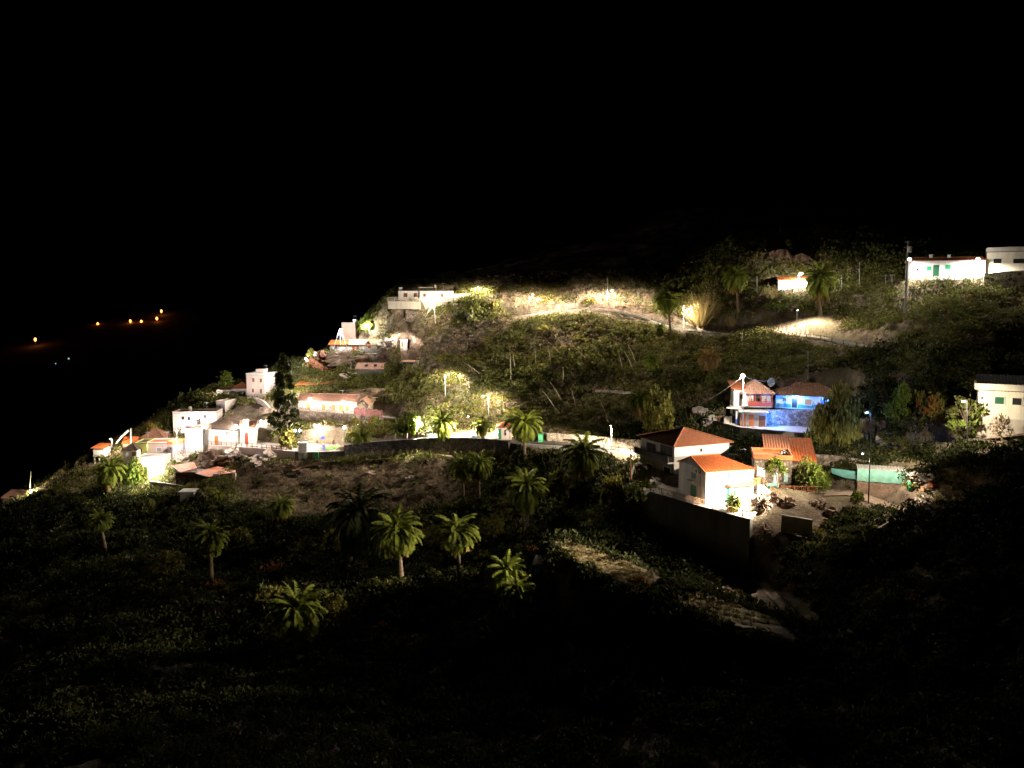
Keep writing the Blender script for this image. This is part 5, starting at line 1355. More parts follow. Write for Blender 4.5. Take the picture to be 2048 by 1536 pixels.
# satellite dishes
for u, v, D, r, lab in ((1541, 764, 158, .9, "white satellite dish on the roof between the balcony house and the blue-lit house"), (1566, 909, 125.5, .75, "white satellite dish on the orange parapet terrace")):
    root = empty("satellite_dish", P(u, v, D), .3, lab, "satellite dish", "satellite dishes")
    mb = MB(); vs = []; n = 16
    for j in range(5):
        rr = r * j / 4
        for i in range(n): t = 2 * math.pi * i / n; vs.append((rr * math.cos(t), -.25 * (rr / r) ** 2, rr * math.sin(t)))
    fs = [(j * n + i, j * n + (i + 1) % n, (j + 1) * n + (i + 1) % n, (j + 1) * n + i) for j in range(4) for i in range(n)]
    mb.add(vs, fs + [f[::-1] for f in fs]); mb.build("dish", WMETAL, root, True)
    mb = MB(); mb.bar((0, 0, 0), (0, .4, -1.6), .08); mb.bar((0, 0, -r), (0, -.7, 0), .04); mb.build("bracket", METAL, root)
# poles, masts and cables
def pole(label, b, t, r0, r1, m, name="utility_pole", cat="pole", group=None, arms=()):
    b, t = Vector(b), Vector(t); root = empty(name, b, 0, label, cat, group)
    mb = MB(); mb.tube([(0, 0, -.4), (t - b) * .5, t - b], [r0, (r0 + r1) / 2, r1], 8); mb.build("shaft", m, root)
    for z, w_, th in arms:
        mb = MB(); mb.bar((-w_, 0, (t - b).z + z), (w_, .0, (t - b).z + z), th); mb.build("crossarm", m, root)
    return root
po = pole("tall concrete utility pole with transformer and crossarms left of the long white house", P(1810, 622, 174), P(1816, 481, 174), .28, .16, CONC, arms=((-.3, .7, .14), (-1.5, .9, .12)))
hh = P(1816, 500, 174).z - P(1810, 622, 174).z
mb = MB(); mb.tube([(.1, -.4, hh - .5), (.1, -.4, hh + .7)], .42, 10); mb.build("transformer", CREAM, po)
for lab, u, vb, ut, vt, D in (("thin grey pole on the ridge left of the concrete utility pole", 1719, 570, 1719, 522, 205), ("thin grey pole by the fence right of the two-trunked palm", 1514, 582, 1514, 553, 212), ("thin pole on the ridge right of the drooping palm", 1683, 575, 1684, 548, 205),
                  ("dark pole rising from the bushes beside the upper bend", 1484, 712, 1484, 664, 196), ("thin pole above the skylight house", 702, 758, 702, 705, 240), ("leaning thin pole left of the collapsed roofs", 584, 745, 575, 722, 246),
                  ("thin dark mast above the crest of the upper road", 1215, 600, 1215, 555, 236), ("black pole cutting the dark slope near the blue-lit house", 1616, 760, 1616, 702, 168)):
    pole(lab, P(u, vb, D), P(ut, vt, D), .09, .06, METAL)
pole("short white pole on the bank by the left end of the upper road", P(1367, 660, 222), P(1367, 611, 222), .08, .06, WMETAL)
pole("thin white lamp-less mast at the left edge of the photo", P(59, 990, 208), P(62, 943, 208), .08, .08, CREAM)
tp = [P(681, 690, 251), P(666, 697, 250), P(694, 693, 250.5)]
pole("left white stay of the lamp tripod leaning over the cottage roof", tp[1], P(679, 661, 251), .06, .06, WMETAL, "tripod_stay", "mast stay", "stays of the lamp tripod"); pole("right white stay of the lamp tripod leaning over the cottage roof", tp[2], P(682, 663, 251), .06, .06, WMETAL, "tripod_stay", "mast stay", "stays of the lamp tripod")
pole("thick white leaning mast above the orange-roofed shed", P(232, 884, 211), P(257, 861, 211), .12, .3, WMETAL, "leaning_mast", "mast"); pole("upright white mast above the orange-roofed shed", P(262, 884, 211), P(261.5, 857, 211), .2, .12, WMETAL, "upright_mast", "mast")
pole("bent white stay of the lamp post below the summit house", P(850, 632, 243), P(867, 609, 243), .06, .14, WMETAL, "post_stay", "mast stay")
pole("white post with a signboard at the fence left of the concrete pole", P(1784, 562, 176), P(1784, 549, 176), .08, .08, CREAM, "signpost", "post", None, ((-.1, .5, .25),)); pole("plain white fence post left of the signboard", P(1771, 563, 177), P(1771, 549, 177), .08, .08, CREAM, "signpost", "post", None, ((-.3, .6, .1),))
pole("thick dark pole standing left of the hipped house", P(1262, 960, 133), P(1260, 896, 133), .16, .1, WOOD)
def cable(label, a, b, sag, r=.035, m=METAL, cat="cable", name="overhead_cable", group=None):
    a, b = Vector(a), Vector(b); pts = []
    for i in range(15):
        t = i / 14; pts.append((b - a) * t - up * sag * 4 * t * (1 - t))
    mb = MB(); mb.tube(pts, r, 5); single(name, mb, m, a, label, cat, group)
lt = P(1487, 752, 151)
cable("cable from the tall white lamp post down to the left", lt, P(1395, 812, 165), .3, .05, BEIGE); cable("cable from the tall white lamp post to the satellite dish", lt, P(1533, 762, 158), .3, .05, BEIGE)
cable("thin dark cable over the terrace roofs to the right of the dish", P(1545, 764, 158), P(1590, 772, 156), .3, .04, BMETAL)
# pipe on the slope under the road wall
pp = [P(585, 942, 186.8)] + [G(u, v) + up * .35 for u, v in ((630, 930), (690, 925), (740, 924), (800, 920), (850, 917), (870, 915))] + [P(905, 914, 174.5)]
mb = MB(); pts = smooth_line(pp, 5); o0 = pts[0]; mb.tube([p - o0 for p in pts], .22, 6)
single("water_pipe", mb, mat("rusty_pipe", (.42, .26, .15), .7, .3, 2), o0, "long pale rusty water pipe running along the slope under the dark road wall", "pipe")
pp = [G(u, v) + up * .3 for u, v in ((1040, 923), (1060, 921), (1090, 920), (1120, 923))]
mb = MB(); pts = smooth_line(pp, 5); o0 = pts[0]; mb.tube([p - o0 for p in pts], .2, 6)
single("water_pipe", mb, MATS["rusty_pipe"], o0, "short stretch of pale pipe on the slope between two tall palms", "pipe")
# fence / netting on bank
railing("slope_fence", "thin pale wire fence climbing the slope below the summit house", [G(u, v) for u, v in ((785, 664), (820, 652), (850, 646), (868, 642))], 1.1, GREYP, 2.5, 0, "fence")
railing("cottage_fence", "thin dark fence on the bank right of the square house", [G(u, v) for u, v in ((738, 678), (765, 674), (790, 672))], 1.1, METAL, 3, 0, "fence")
railing("hedge_fence", "long dark railing on the terrace above the long stone house", [G(u, v) + up * .1 for u, v in ((610, 776), (680, 773), (760, 770), (790, 774))], 1.0, BMETAL, 3, 0, "fence")

# ------------------------------------------------------------------ rocks
def rock_mesh(seed, sub=3, sx=1, sy=1, sz=.75, rough=.35):
    import bmesh
    bm = bmesh.new(); bmesh.ops.create_icosphere(bm, subdivisions=sub, radius=1)
    V = np.array([v.co[:] for v in bm.verts]); o = seed * 13.7
    n = 0; a = 1; f = 1.6
    for k in range(5):
        n = n + a * (vnoise(V[:, 0] * f + o, V[:, 1] * f + V[:, 2] * f * 1.7 + o, seed + k) - .5); a *= .62; f *= 2.2
    V = V * (1 + rough * n[:, None] * 1.6); V *= np.array([sx, sy, sz])
    V = np.round(V * 5) / 5 * .35 + V * .65
    for v, c in zip(bm.verts, V): v.co = c
    me = bpy.data.meshes.new("boulder"); bm.to_mesh(me); bm.free(); return me
RM = []
for i in range(5):
    me = rock_mesh(i, 4, 1, .9, .8, .58); RM.append(me)
def boulder(u, v, r, m, label, group=None, cat="rock", name="boulder", sc=(1, 1, 1), D=None, i=0):
    c = G(u, v) if D is None else P(u, v, D)
    me = RM[(i + int(u)) % 5].copy(); me.materials.clear(); me.materials.append(m)
    o = link(name, me); rr = r * c.y / F; o.location = c; o.scale = (rr * sc[0], rr * sc[1], rr * sc[2]); o.rotation_euler = (0, 0, (u * 7.3) % 6.28)
    return tag(o, label, cat, group)
rk = [(1522, 1010, 20, "cave-like boulder"), (1545, 1000, 14, "pale boulder"), (1575, 1010, 13, "upright boulder"), (1640, 1015, 16, "jagged boulder"), (1662, 1030, 14, "leaning boulder"), (1655, 1050, 10, "small boulder"), (1530, 1062, 12, "flat boulder"), (1545, 1085, 9, "low boulder"), (1500, 1075, 8, "lone boulder")]
for i, (u, v, r, n_) in enumerate(rk):
    boulder(u, v, r, ROCK, n_ + (" left of" if u < 1560 else " right of") + " the open water tank, " + ("upper" if v < 1030 else "lower") + " edge of the rocks", "rocks around the water tank", sc=(1, 1, 1.1), i=i)
boulder(425, 930, 26, ROCK, "dark knobbly rock outcrop directly under the church forecourt wall", sc=(1, .8, .8)); boulder(470, 915, 34, ROCKP, "pale layered rock face below the church forecourt wall", sc=(1.3, .5, .55)); boulder(540, 918, 32, ROCKP, "broad pale rock face below the forecourt railing", sc=(1.4, .5, .6))
boulder(455, 935, 26, ROCKR, "reddish rock slab above the right orange sheet roof", sc=(1.2, .6, .4)); boulder(372, 918, 16, ROCKP, "pale rounded rock above the left orange sheet roof", sc=(1.3, .8, .7))
boulder(645, 728, 40, ROCKR, "red-brown cliff below the high cottages", sc=(1.1, .6, .6)); boulder(690, 722, 30, ROCK, "dark cliff under the red door cottage", sc=(1.2, .6, .6)); boulder(778, 690, 22, ROCKP, "pale rock bank right of the red door cottage", sc=(1.1, .6, .7))
boulder(700, 752, 17, ROCKP, "heap of grey rubble left of the skylight house", cat="rubble", name="rubble_heap", sc=(1.2, .7, .6)); boulder(745, 795, 34, mat("smooth_tan_rock", (.27, .2, .14), .95, .35, .7, .5, 2), "broad smooth tan rock behind the outhouse", sc=(1.6, .8, .5))
# columnar rock face above the lamplit cabin
a_, b_ = P(1484, 536, 231), P(1640, 536, 225); nx_, nz_ = 150, 26; hz_ = 44 * 229 / F; V = []; fs = []
dirx = (b_ - a_); nrm = Vector((-dirx.y, dirx.x, 0)).normalized()
for j in range(nz_ + 1):
    for i in range(nx_ + 1):
        t = i / nx_; zz = j / nz_; top_ = hz_ * max(.02, math.sin(math.pi * min(.995, t * .99 + .005))) ** .45 * (.72 + .5 * float(vnoise(np.array(t * 9.0), np.array(.5), 5)))
        cols = abs(math.sin(t * 29 + 1.5 * float(vnoise(np.array(t * 14.0), np.array(2.2), 8)))) ** .6
        dsp = -1.3 * cols + 1.6 * float(vnoise(np.array(t * 26.0), np.array(zz * 5.0), 9)) + zz * 2.0 + (2.5 if j == nz_ else 0)
        V.append(dirx * t + nrm * dsp + up * (zz * top_ - 1.0))
for j in range(nz_):
    for i in range(nx_): q = j * (nx_ + 1) + i; fs.append((q, q + 1, q + nx_ + 2, q + nx_ + 1))
mb = MB(); mb.add(V, fs); single("rock_face", mb, mat("dimmed_red_rock", (0.10, 0.055, 0.036), 0.95, 0.5, 0.8, 0.9, 2.0), a_, "red-brown columnar rock face rising above the lamplit cabin", "rock face")  # red rock darkened in colour to stand in for dim light
for i, (u, v, r) in enumerate(((1830, 955, 18), (1862, 962, 16), (1845, 1010, 18), (1880, 1020, 14))):
    boulder(u, v, r, ROCKP, ["tan rock right above the tarpaulin shed", "tan rock beside the shrubs right of the tarpaulin shed", "pale rock below the green drum", "pale rock below the orange crates"][i], sc=(1.2, .8, .6), i=i)
for i, (u, v, r, t_) in enumerate(((610, 945, 12, "pale rock at the left end of the bank below the playground"), (672, 958, 10, "small pale rock in the middle of the bank below the playground"), (742, 950, 14, "broad pale rock on the bank under the long water pipe"), (820, 958, 12, "pale rock on the bank left of the twin palms"), (860, 975, 9, "small rock below the twin palms' bank"))):
    boulder(u, v, r, ROCKP if i % 2 else ROCK, t_, "rocks on the bank below the plaza", sc=(1.3, .8, .6), i=i)
boulder(1400, 835, 20, ROCKP, "pale rock bank left of the garage terrace", sc=(1, .7, 1)); boulder(1425, 850, 14, ROCKP, "small pale rock at the foot of the garage terrace", sc=(1, .7, 1.2))

# ------------------------------------------------------------------ palms
def frond_geo(phi, az, L, r_, droop, width=.16, nl=15):
    """one feather frond: arching rib with two rows of narrow leaflets"""
    V = []; T = []
    k = 9; p = np.zeros(3); pts = [p.copy()]; dirs = []
    ang = phi
    for i in range(k):
        d = np.array([math.cos(ang) * math.cos(az), math.cos(ang) * math.sin(az), math.sin(ang)])
        dirs.append(d); p = p + d * L / k; pts.append(p.copy()); ang -= droop / k * (0.6 + 0.9 * i / k)
    dirs.append(dirs[-1])
    side = np.array([-math.sin(az), math.cos(az), 0])
    for i in range(k):                        # rib
        a = len(V); w0 = .014 * (1 - i / k) + .004; w1 = .014 * (1 - (i + 1) / k) + .003
        V += [pts[i] - side * w0, pts[i] + side * w0, pts[i + 1] + side * w1, pts[i + 1] - side * w1]
        T += [(a, a + 1, a + 2), (a, a + 2, a + 3)]
    for j in range(nl):
        t = .16 + .84 * (j + .5) / nl; f = t * k; i = min(int(f), k - 1); q = pts[i] + (pts[i + 1] - pts[i]) * (f - i); d = dirs[i]
        ln = width * (math.sin(math.pi * (.12 + .8 * t)) ** .6) * (0.85 + .3 * r_.random())
        nrm = np.cross(side, d)
        for s in (-1, 1):
            tip = q + (side * s * .8 + d * .62 + nrm * (.22 - .3 * r_.random()) - np.array([0, 0, .25 + .45 * r_.random()])) * ln
            a = len(V); w = .034
            V += [q - d * w, q + d * w, tip]; T += [(a, a + 1, a + 2)]
    return V, T

def crown_meshes(seed):
    r_ = random.Random(seed)
    out = []
    for kind, n, lo, hi, m in (("crown", 62, -.85, 1.4, L_PALM), ("dead_fronds", 26, -1.4, -.8, L_DEAD)):
        V = []; T = []
        for i in range(n):
            t = (i + .5) / n
            phi = hi - (hi - lo) * (t ** .85) + r_.uniform(-.12, .12)
            az = i * 2.39996 + r_.uniform(-.2, .2)
            L = r_.uniform(.85, 1.08) * (1.0 if kind == "crown" else .88)
            dr = (1.15 + .75 * math.cos(phi)) * r_.uniform(.8, 1.15) if kind == "crown" else r_.uniform(.3, .6)
            v, tt = frond_geo(phi, az, L, r_, dr, .175 if kind == "crown" else .11, 20 if kind == "crown" else 12)
            o = len(V); V += v; T += [(a + o, b + o, c + o) for a, b, c in tt]
        out.append((kind, np_mesh(kind, np.array(V), np.array(T), m, parent="mesh")))
    return out
CROWNS = [crown_meshes(s) for s in (1, 2, 3)]
NPALM = 0
def palm(u, vc, ub, vb, rpx, label, group="palms among the village", dead=1.0, crownm=None, name="palm_tree", two=False):
    global NPALM
    base = G(ub, vb); C_ = P(u, vc, base.y); R_ = rpx * 1.1 * base.y / F
    root = empty(name, base, 0, label, "palm tree", group)
    h = C_ - base; 
    if h.z < .6: h = Vector((h.x, h.y, .6))
    mb = MB(); n = max(4, int(h.length / .5)); pts = []; rad = []
    for i in range(n + 1):
        t = i / n; pts.append(Vector((h.x * t ** 1.6, h.y * t, h.z * t - (.6 if i == 0 else 0)))); rad.append((.36 - .10 * t + (.12 * (1 - t) ** 4)) * (1 + .06 * (i % 2)) + (.14 if t > .93 else 0))
    mb.tube(pts, rad, 9); mb.build("trunk", PTRUNK, root)
    for kind, me in CROWNS[NPALM % 3]:
        if kind == "dead_fronds" and dead <= 0: continue
        o = link(kind, me, root); o.location = h; s_ = R_ * (dead if kind == "dead_fronds" else 1); o.scale = (s_, s_, s_ * (.85 + .3 * ((NPALM * .37) % 1))); o.rotation_euler = (.16 * math.sin(NPALM * 2.3), .16 * math.cos(NPALM * 1.7), NPALM * 1.1)
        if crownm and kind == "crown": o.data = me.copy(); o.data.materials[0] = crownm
    NPALM += 1
    return root
RV = "palms of the dark ravine"; RDW = "palms along the lower road"
palm(1048, 846, 1049, 928, 46, "tall black-trunked palm standing in front of the roadside kiosk", RDW, .8)
palm(1167, 905, 1171, 978, 52, "broad palm with hanging dry fronds in front of the pale road parapet", RDW, 1.1)
palm(1053, 975, 1054, 1072, 50, "palm with pale bare trunk below the tall black-trunked palm", RV, .8)
palm(912, 1062, 920, 1188, 55, "brightest green palm on a long thin curved trunk in the ravine", RV, 1.0)
palm(794, 1060, 803, 1170, 58, "broad palm with small orange fruit cluster, left of the brightest palm", RV, 1.0)
palm(715, 1030, 700, 1135, 78, "largest palm, its crown black underneath, in the middle of the ravine", RV, .7, L_DARK)  # shade under this crown is put into its dark frond colour
palm(1012, 1145, 1012, 1225, 50, "upper of the two overlapping palms at the bottom of the ravine", RV, .6); palm(1033, 1182, 1032, 1250, 46, "lower of the two overlapping palms at the bottom of the ravine", RV, 1.0)
palm(885, 846, 889, 884, 32, "short palm in front of the floodlit white road wall", RDW, .0); palm(965, 850, 967, 884, 26, "small palm beside the parked car", RDW, 0)
palm(722, 874, 724, 889, 26, "low spreading palm on the road left of the plain beige wall", RDW, 0)
palm(1334, 600, 1341, 684, 32, "slender dark palm at the bend of the upper road", "palms of the upper slope", 1.0); palm(1471, 552, 1476, 634, 31, "palm with a skirt of dry fronds left of the lamplit cabin", "palms of the upper slope", 1.2)
palm(1641, 556, 1640, 632, 38, "palm with long dry fronds right of the lamplit cabin", "palms of the upper slope", 1.3); palm(1279, 795, 1279, 845, 32, "palm hung with brown dead fronds on the slope behind the road wall", "palms of the upper slope", 1.4)
palm(1419, 715, 1420, 750, 28, "stocky brown palm on the dark slope left of the lamp post", "palms of the upper slope", 1.2, L_DEAD); palm(1303, 720, 1303, 745, 22, "low palm in the dark centre of the slope", "palms of the upper slope", .8)
palm(924, 930, 926, 1000, 36, "left of the twin palms under the dark road wall", RV, 1.1); palm(957, 926, 957, 1005, 34, "right of the twin palms under the dark road wall", RV, 1.1)
palm(562, 1010, 562, 1050, 34, "rounded pale palm on the bank below the playground", RV, 1.2); palm(420, 1070, 424, 1185, 46, "dim tall palm below the awning house", RV, 1.0)
palm(218, 938, 219, 990, 36, "palm with yellow drooping fronds beside the cream house", "palms of the left cluster", 1.2); palm(198, 1040, 212, 1115, 30, "faint palm in the dark at the far left of the ravine", "palms of the left cluster", .8)
palm(592, 1222, 596, 1305, 70, "large dim palm in the foreground, seen from above", RV, .9); palm(1466, 1003, 1466, 1031, 22, "small palm in the yard in front of the gabled house", "palms of the upper slope", 0)
palm(1320, 655, 1322, 672, 16, "small shaggy palm at the foot of the upper bend", "palms of the upper slope", .9); palm(435, 990, 436, 1003, 16, "small palm right of the garden hut", "palms of the left cluster", .6)

# ------------------------------------------------------------------ leafy crowns
def cloud(n, seed, shape='dome', leaf=.16, clumps=30, flat=.75, spread=.2, asp=.5):
    """many leaf-sized quads gathered into clumps over a crown of unit radius"""
    r = np.random.default_rng(seed)
    d = r.normal(size=(clumps, 3)); d /= np.linalg.norm(d, axis=1)[:, None]
    if shape == 'dome': d[:, 2] = np.abs(d[:, 2]) * .95 + .05
    rad = r.uniform(.55, 1.0, clumps) ** .6
    c = d * rad[:, None] * np.array([1, 1, flat])
    if shape == 'cone':
        t = r.uniform(0, 1, clumps); a = r.uniform(0, 6.283, clumps); w = (1 - t) ** .8 * (.55 + .45 * r.uniform(size=clumps)) * .5 + .02
        c = np.stack([np.cos(a) * w, np.sin(a) * w, t * 2], 1)
    if shape == 'droop':
        c[:, 2] = np.abs(c[:, 2]) - r.uniform(0, .8, clumps) * (np.hypot(c[:, 0], c[:, 1]) > .45)
    if shape == 'disc':
        c[:, 2] = np.abs(c[:, 2]) * .5
    k = r.integers(0, clumps, n)
    p = c[k] + r.normal(size=(n, 3)) * spread * np.array([1, 1, .8])
    if shape == 'droop': p[:, 2] -= r.uniform(0, .25, n)
    a = r.normal(size=(n, 3)); a /= np.linalg.norm(a, axis=1)[:, None]
    out = p / (np.linalg.norm(p, axis=1)[:, None] + 1e-6)
    a = a * .8 + out * .5
    if shape == 'droop': a = a * .4 + np.array([0, 0, -1.0])
    a /= np.linalg.norm(a, axis=1)[:, None]
    b = np.cross(a, r.normal(size=(n, 3))); b /= np.linalg.norm(b, axis=1)[:, None] + 1e-6
    s = leaf * r.uniform(.6, 1.3, n)[:, None]
    V = np.stack([p - a * s, p + b * s * asp, p + a * s, p - b * s * asp], 1).reshape(-1, 3)
    return V, np.arange(4 * n).reshape(n, 4), (k % 5 == 0).astype(int)
def crown(n, seed, m1, m2=None, **kw):
    V, Q_, mi = cloud(n, seed, **kw)
    return np_mesh("crown", V, Q_, [m1, m2 or m1], mi, parent="mesh")

TREES = {}
def tree(kind, u, vtop, ub, vb, rpx, label, m1, m2=None, name="tree", group=None, shape='dome', n=1600, leaf=.13, flat=.9, trunk=True, lift=.35, seed=0, cat="tree", D=None, clumps=34, spread=.17, bark=None):
    base = G(ub, vb) if D is None else P(ub, vb, D)
    R_ = rpx * base.y / F; top = P(u, vtop, base.y); hgt = max(top.z - base.z, R_ * .8)
    root = empty(name, base, 0, label, cat, group)
    me = crown(n, seed + int(u), m1, m2, shape=shape, leaf=leaf, flat=1.0, clumps=clumps, spread=spread)
    o = link("crown", me, root)
    zc = hgt * lift; dx = top.x - base.x
    if shape == 'cone': o.scale = (R_ * 2, R_ * 2, (hgt - zc) / 2)
    elif shape == 'ball': zc = hgt * (.5 + lift / 2); o.scale = (R_, R_, hgt - zc)
    else: o.scale = (R_, R_, hgt - zc)
    o.location = (dx, 0, zc)
    if trunk:
        mb = MB(); tr = max(.06, R_ * .07); rr = random.Random(int(u))
        mb.tube([(0, 0, -.5), (dx * .4 + .1 * R_ * .3, 0, zc * .5), (dx, 0, zc), (dx, .05, zc + (hgt - zc) * .75)], [tr * 1.3, tr, tr * .8, tr * .25], 8)
        if shape != 'cone':
            for i in range(6):
                a = i * 1.05 + rr.random(); e_ = Vector((dx + math.cos(a) * R_ * .7, math.sin(a) * R_ * .7, zc + (hgt - zc) * rr.uniform(.3, .7)))
                mb.tube([(dx, 0, zc * rr.uniform(.75, 1)), (Vector((dx, 0, zc)) + e_) / 2 + up * .1, e_], [tr * .55, tr * .35, tr * .12], 5)
        mb.build("trunk", bark or BARK, root)
    return root

tree(0, 566, 712, 568, 897, 34, "tall dark conifer with gappy tiers in front of the four-window house", L_DARK, L_GREEN, "conifer_tree", None, 'cone', 3600, .06, lift=.14, clumps=80, spread=.04, D=200, bark=DWOOD)
tree(0, 575, 862, 575, 894, 17, "yellow-lit bush at the foot of the tall conifer", L_YELL, L_BRIGHT, "leafy_bush", None, 'dome', 900, .16, trunk=True, lift=.1, D=198.5, cat="bush")
tree(0, 705, 862, 703, 888, 13, "round yellow-green bush under the low spreading palm", L_YELL, L_BRIGHT, "leafy_bush", None, 'dome', 700, .18, lift=.1, D=200, cat="bush")
tree(0, 452, 744, 453, 776, 13, "small pointed tree lit green above the grey shed", L_BRIGHT, L_GREEN, "cone_tree", None, 'cone', 900, .1, lift=.1, D=246)
tree(0, 1676, 775, 1682, 895, 44, "large drooping pepper tree at the right end of the blue-lit terraces", L_OLIVE, L_GREEN, "pepper_tree", None, 'droop', 6500, .075, lift=.42, clumps=70, spread=.15, D=138)
tree(0, 1640, 842, 1648, 900, 26, "smaller drooping pepper tree left of the large one", L_OLIVE, L_BRIGHT, "pepper_tree", None, 'droop', 2600, .085, lift=.42, clumps=50, spread=.16, D=139)
tree(0, 1805, 775, 1806, 876, 27, "yellow-lit tree between the pepper tree and the street lamp", L_BRIGHT, L_GREEN, "leafy_tree", None, 'ball', 2600, .10, lift=.2, D=135, clumps=40, spread=.16)
tree(0, 1932, 792, 1936, 886, 29, "gappy tree wrapped round the street lamp beside the flat-roofed house", L_GREEN, L_BRIGHT, "leafy_tree", None, 'ball', 1500, .12, lift=.15, D=117.6, clumps=26, spread=.13)
tree(0, 1789, 866, 1787, 905, 22, "dark flat umbrella-shaped tree above the dusty yard", L_GREEN, L_DARK, "umbrella_tree", None, 'disc', 2200, .09, lift=.55, D=129, clumps=44, spread=.13)
tree(0, 814, 826, 812, 882, 25, "round tree with a street lamp shining inside it", L_BRIGHT, L_GREEN, "leafy_tree", None, 'dome', 2000, .12, lift=.35, D=189.5, spread=.16)
tree(0, 1318, 788, 1316, 866, 28, "tall bright bush behind the hipped house", L_YELL, L_GREEN, "tall_bush", None, 'dome', 3200, .10, lift=.05, D=163, clumps=50, spread=.16)
tree(0, 785, 720, 786, 758, 18, "dark leafy tree between the skylight house and the slotted block", L_GREEN, L_DARK, "leafy_tree", None, 'ball', 1500, .12, lift=.0, D=239)
tree(0, 731, 632, 729, 668, 14, "round bush glowing green beside the floodlit wall of the square house", L_BRIGHT, L_YELL, "leafy_bush", None, 'dome', 900, .16, lift=.2, D=260, cat="bush")
tree(0, 702, 738, 703, 756, 9, "small rounded green tree left of the skylight house", L_BRIGHT, L_GREEN, "leafy_tree", None, 'ball', 500, .2, lift=.1, D=240)
tree(0, 621, 699, 621, 712, 7, "small rounded tree at the left tip of the cottage terrace", L_YELL, L_BRIGHT, "leafy_tree", None, 'dome', 400, .22, lift=.1, D=252)
tree(0, 940, 606, 935, 660, 34, "large dark leafy tree below the summit garden wall", L_GREEN, L_GREY, "leafy_tree", None, 'dome', 2400, .10, lift=.12, D=240, clumps=40)
tree(0, 990, 604, 992, 640, 18, "dark shrub at the left end of the upper road", L_GREEN, L_OLIVE, "leafy_bush", None, 'dome', 900, .14, lift=.1, D=238, cat="bush")
tree(0, 1300, 958, 1311, 990, 13, "small frangipani tree with forked pale branches at the yard's left end", L_BRIGHT, L_YELL, "frangipani_tree", None, 'dome', 240, .2, lift=.45, D=124, clumps=12, spread=.13, bark=STALK)
tree(0, 1281, 975, 1283, 1004, 9, "sparse bright plant hanging over the yard wall's left end", L_BRIGHT, L_GREEN, "leafy_bush", None, 'dome', 180, .22, lift=.15, D=123, clumps=10, cat="bush")
tree(0, 1550, 918, 1556, 968, 19, "pale green small tree in front of the stone house", L_BRIGHT, L_YELL, "leafy_tree", None, 'dome', 1100, .13, lift=.5, D=119.5, clumps=24, bark=STALK)
tree(0, 1618, 928, 1618, 978, 34, "bright vine thicket with pale slats right of the stone house", L_BRIGHT, L_GREEN, "vine_thicket", None, 'dome', 2600, .10, lift=.0, D=122.5, clumps=44, cat="vine")
tree(0, 268, 925, 262, 975, 22, "bush glowing yellow-green beside the burnt-out house front", L_BRIGHT, L_YELL, "leafy_bush", None, 'dome', 1500, .12, lift=.05, D=197, cat="bush")
tree(0, 329, 845, 330, 868, 18, "dim trees on the ridge above the brown pyramid roof", L_OLIVE, L_GREEN, "leafy_tree", None, 'dome', 900, .16, lift=.1, D=228)
tree(0, 305, 846, 306, 866, 10, "small brown-lit tree left on the ridge above the brown pyramid roof", L_OLIVE, L_RUST, "leafy_tree", None, 'dome', 500, .2, lift=.15, D=222)
tree(0, 362, 800, 364, 850, 30, "dark green trees on the slope above the terraced house", L_DARK, L_GREEN, "leafy_tree", None, 'dome', 1500, .12, lift=.05, D=240)
tree(0, 728, 866, 728, 868, 1, "x", L_DARK, n=10) if False else None
tree(0, 712, 838, 716, 858, 10, "leafy bush on the wall above the globe lamp", L_YELL, L_BRIGHT, "leafy_bush", "bushes on the terrace above the plain beige wall", 'dome', 500, .2, lift=.15, D=208, cat="bush"); tree(0, 748, 832, 750, 861, 11, "taller shrub with red-lit stems above the plain beige wall", L_BRIGHT, L_RUST, "leafy_bush", "bushes on the terrace above the plain beige wall", 'dome', 450, .18, lift=.45, D=206.5, cat="bush"); tree(0, 776, 842, 778, 863, 9, "small round shrub right above the plain beige wall", L_YELL, L_BRIGHT, "leafy_bush", "bushes on the terrace above the plain beige wall", 'dome', 450, .2, lift=.1, D=205, cat="bush")
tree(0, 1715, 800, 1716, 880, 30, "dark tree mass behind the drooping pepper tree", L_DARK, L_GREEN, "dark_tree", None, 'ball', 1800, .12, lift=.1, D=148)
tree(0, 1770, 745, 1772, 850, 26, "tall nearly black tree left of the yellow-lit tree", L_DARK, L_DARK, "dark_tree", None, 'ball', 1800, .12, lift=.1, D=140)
tree(0, 1871, 795, 1872, 842, 22, "ochre-lit bush on the bank behind the lane", L_OLIVE, L_RUST, "leafy_bush", None, 'dome', 1100, .14, lift=.15, D=128, cat="bush")
tree(0, 1845, 790, 1846, 830, 12, "small ochre tree beside the ochre bush on the lane bank", L_OLIVE, L_RUST, "leafy_tree", None, 'dome', 700, .18, lift=.15, D=131)
tree(0, 2000, 830, 2006, 880, 22, "bare thin-twigged shrub in front of the flat-roofed house", L_DRY, L_OLIVE, "twiggy_bush", None, 'dome', 350, .11, lift=.25, D=112, cat="bush", bark=STALK)
tree(0, 1715, 982, 1712, 1003, 12, "spiky bright shrub on the path below the tarpaulin shed", L_BRIGHT, L_YELL, "leafy_bush", None, 'dome', 420, .2, lift=.05, cat="bush")

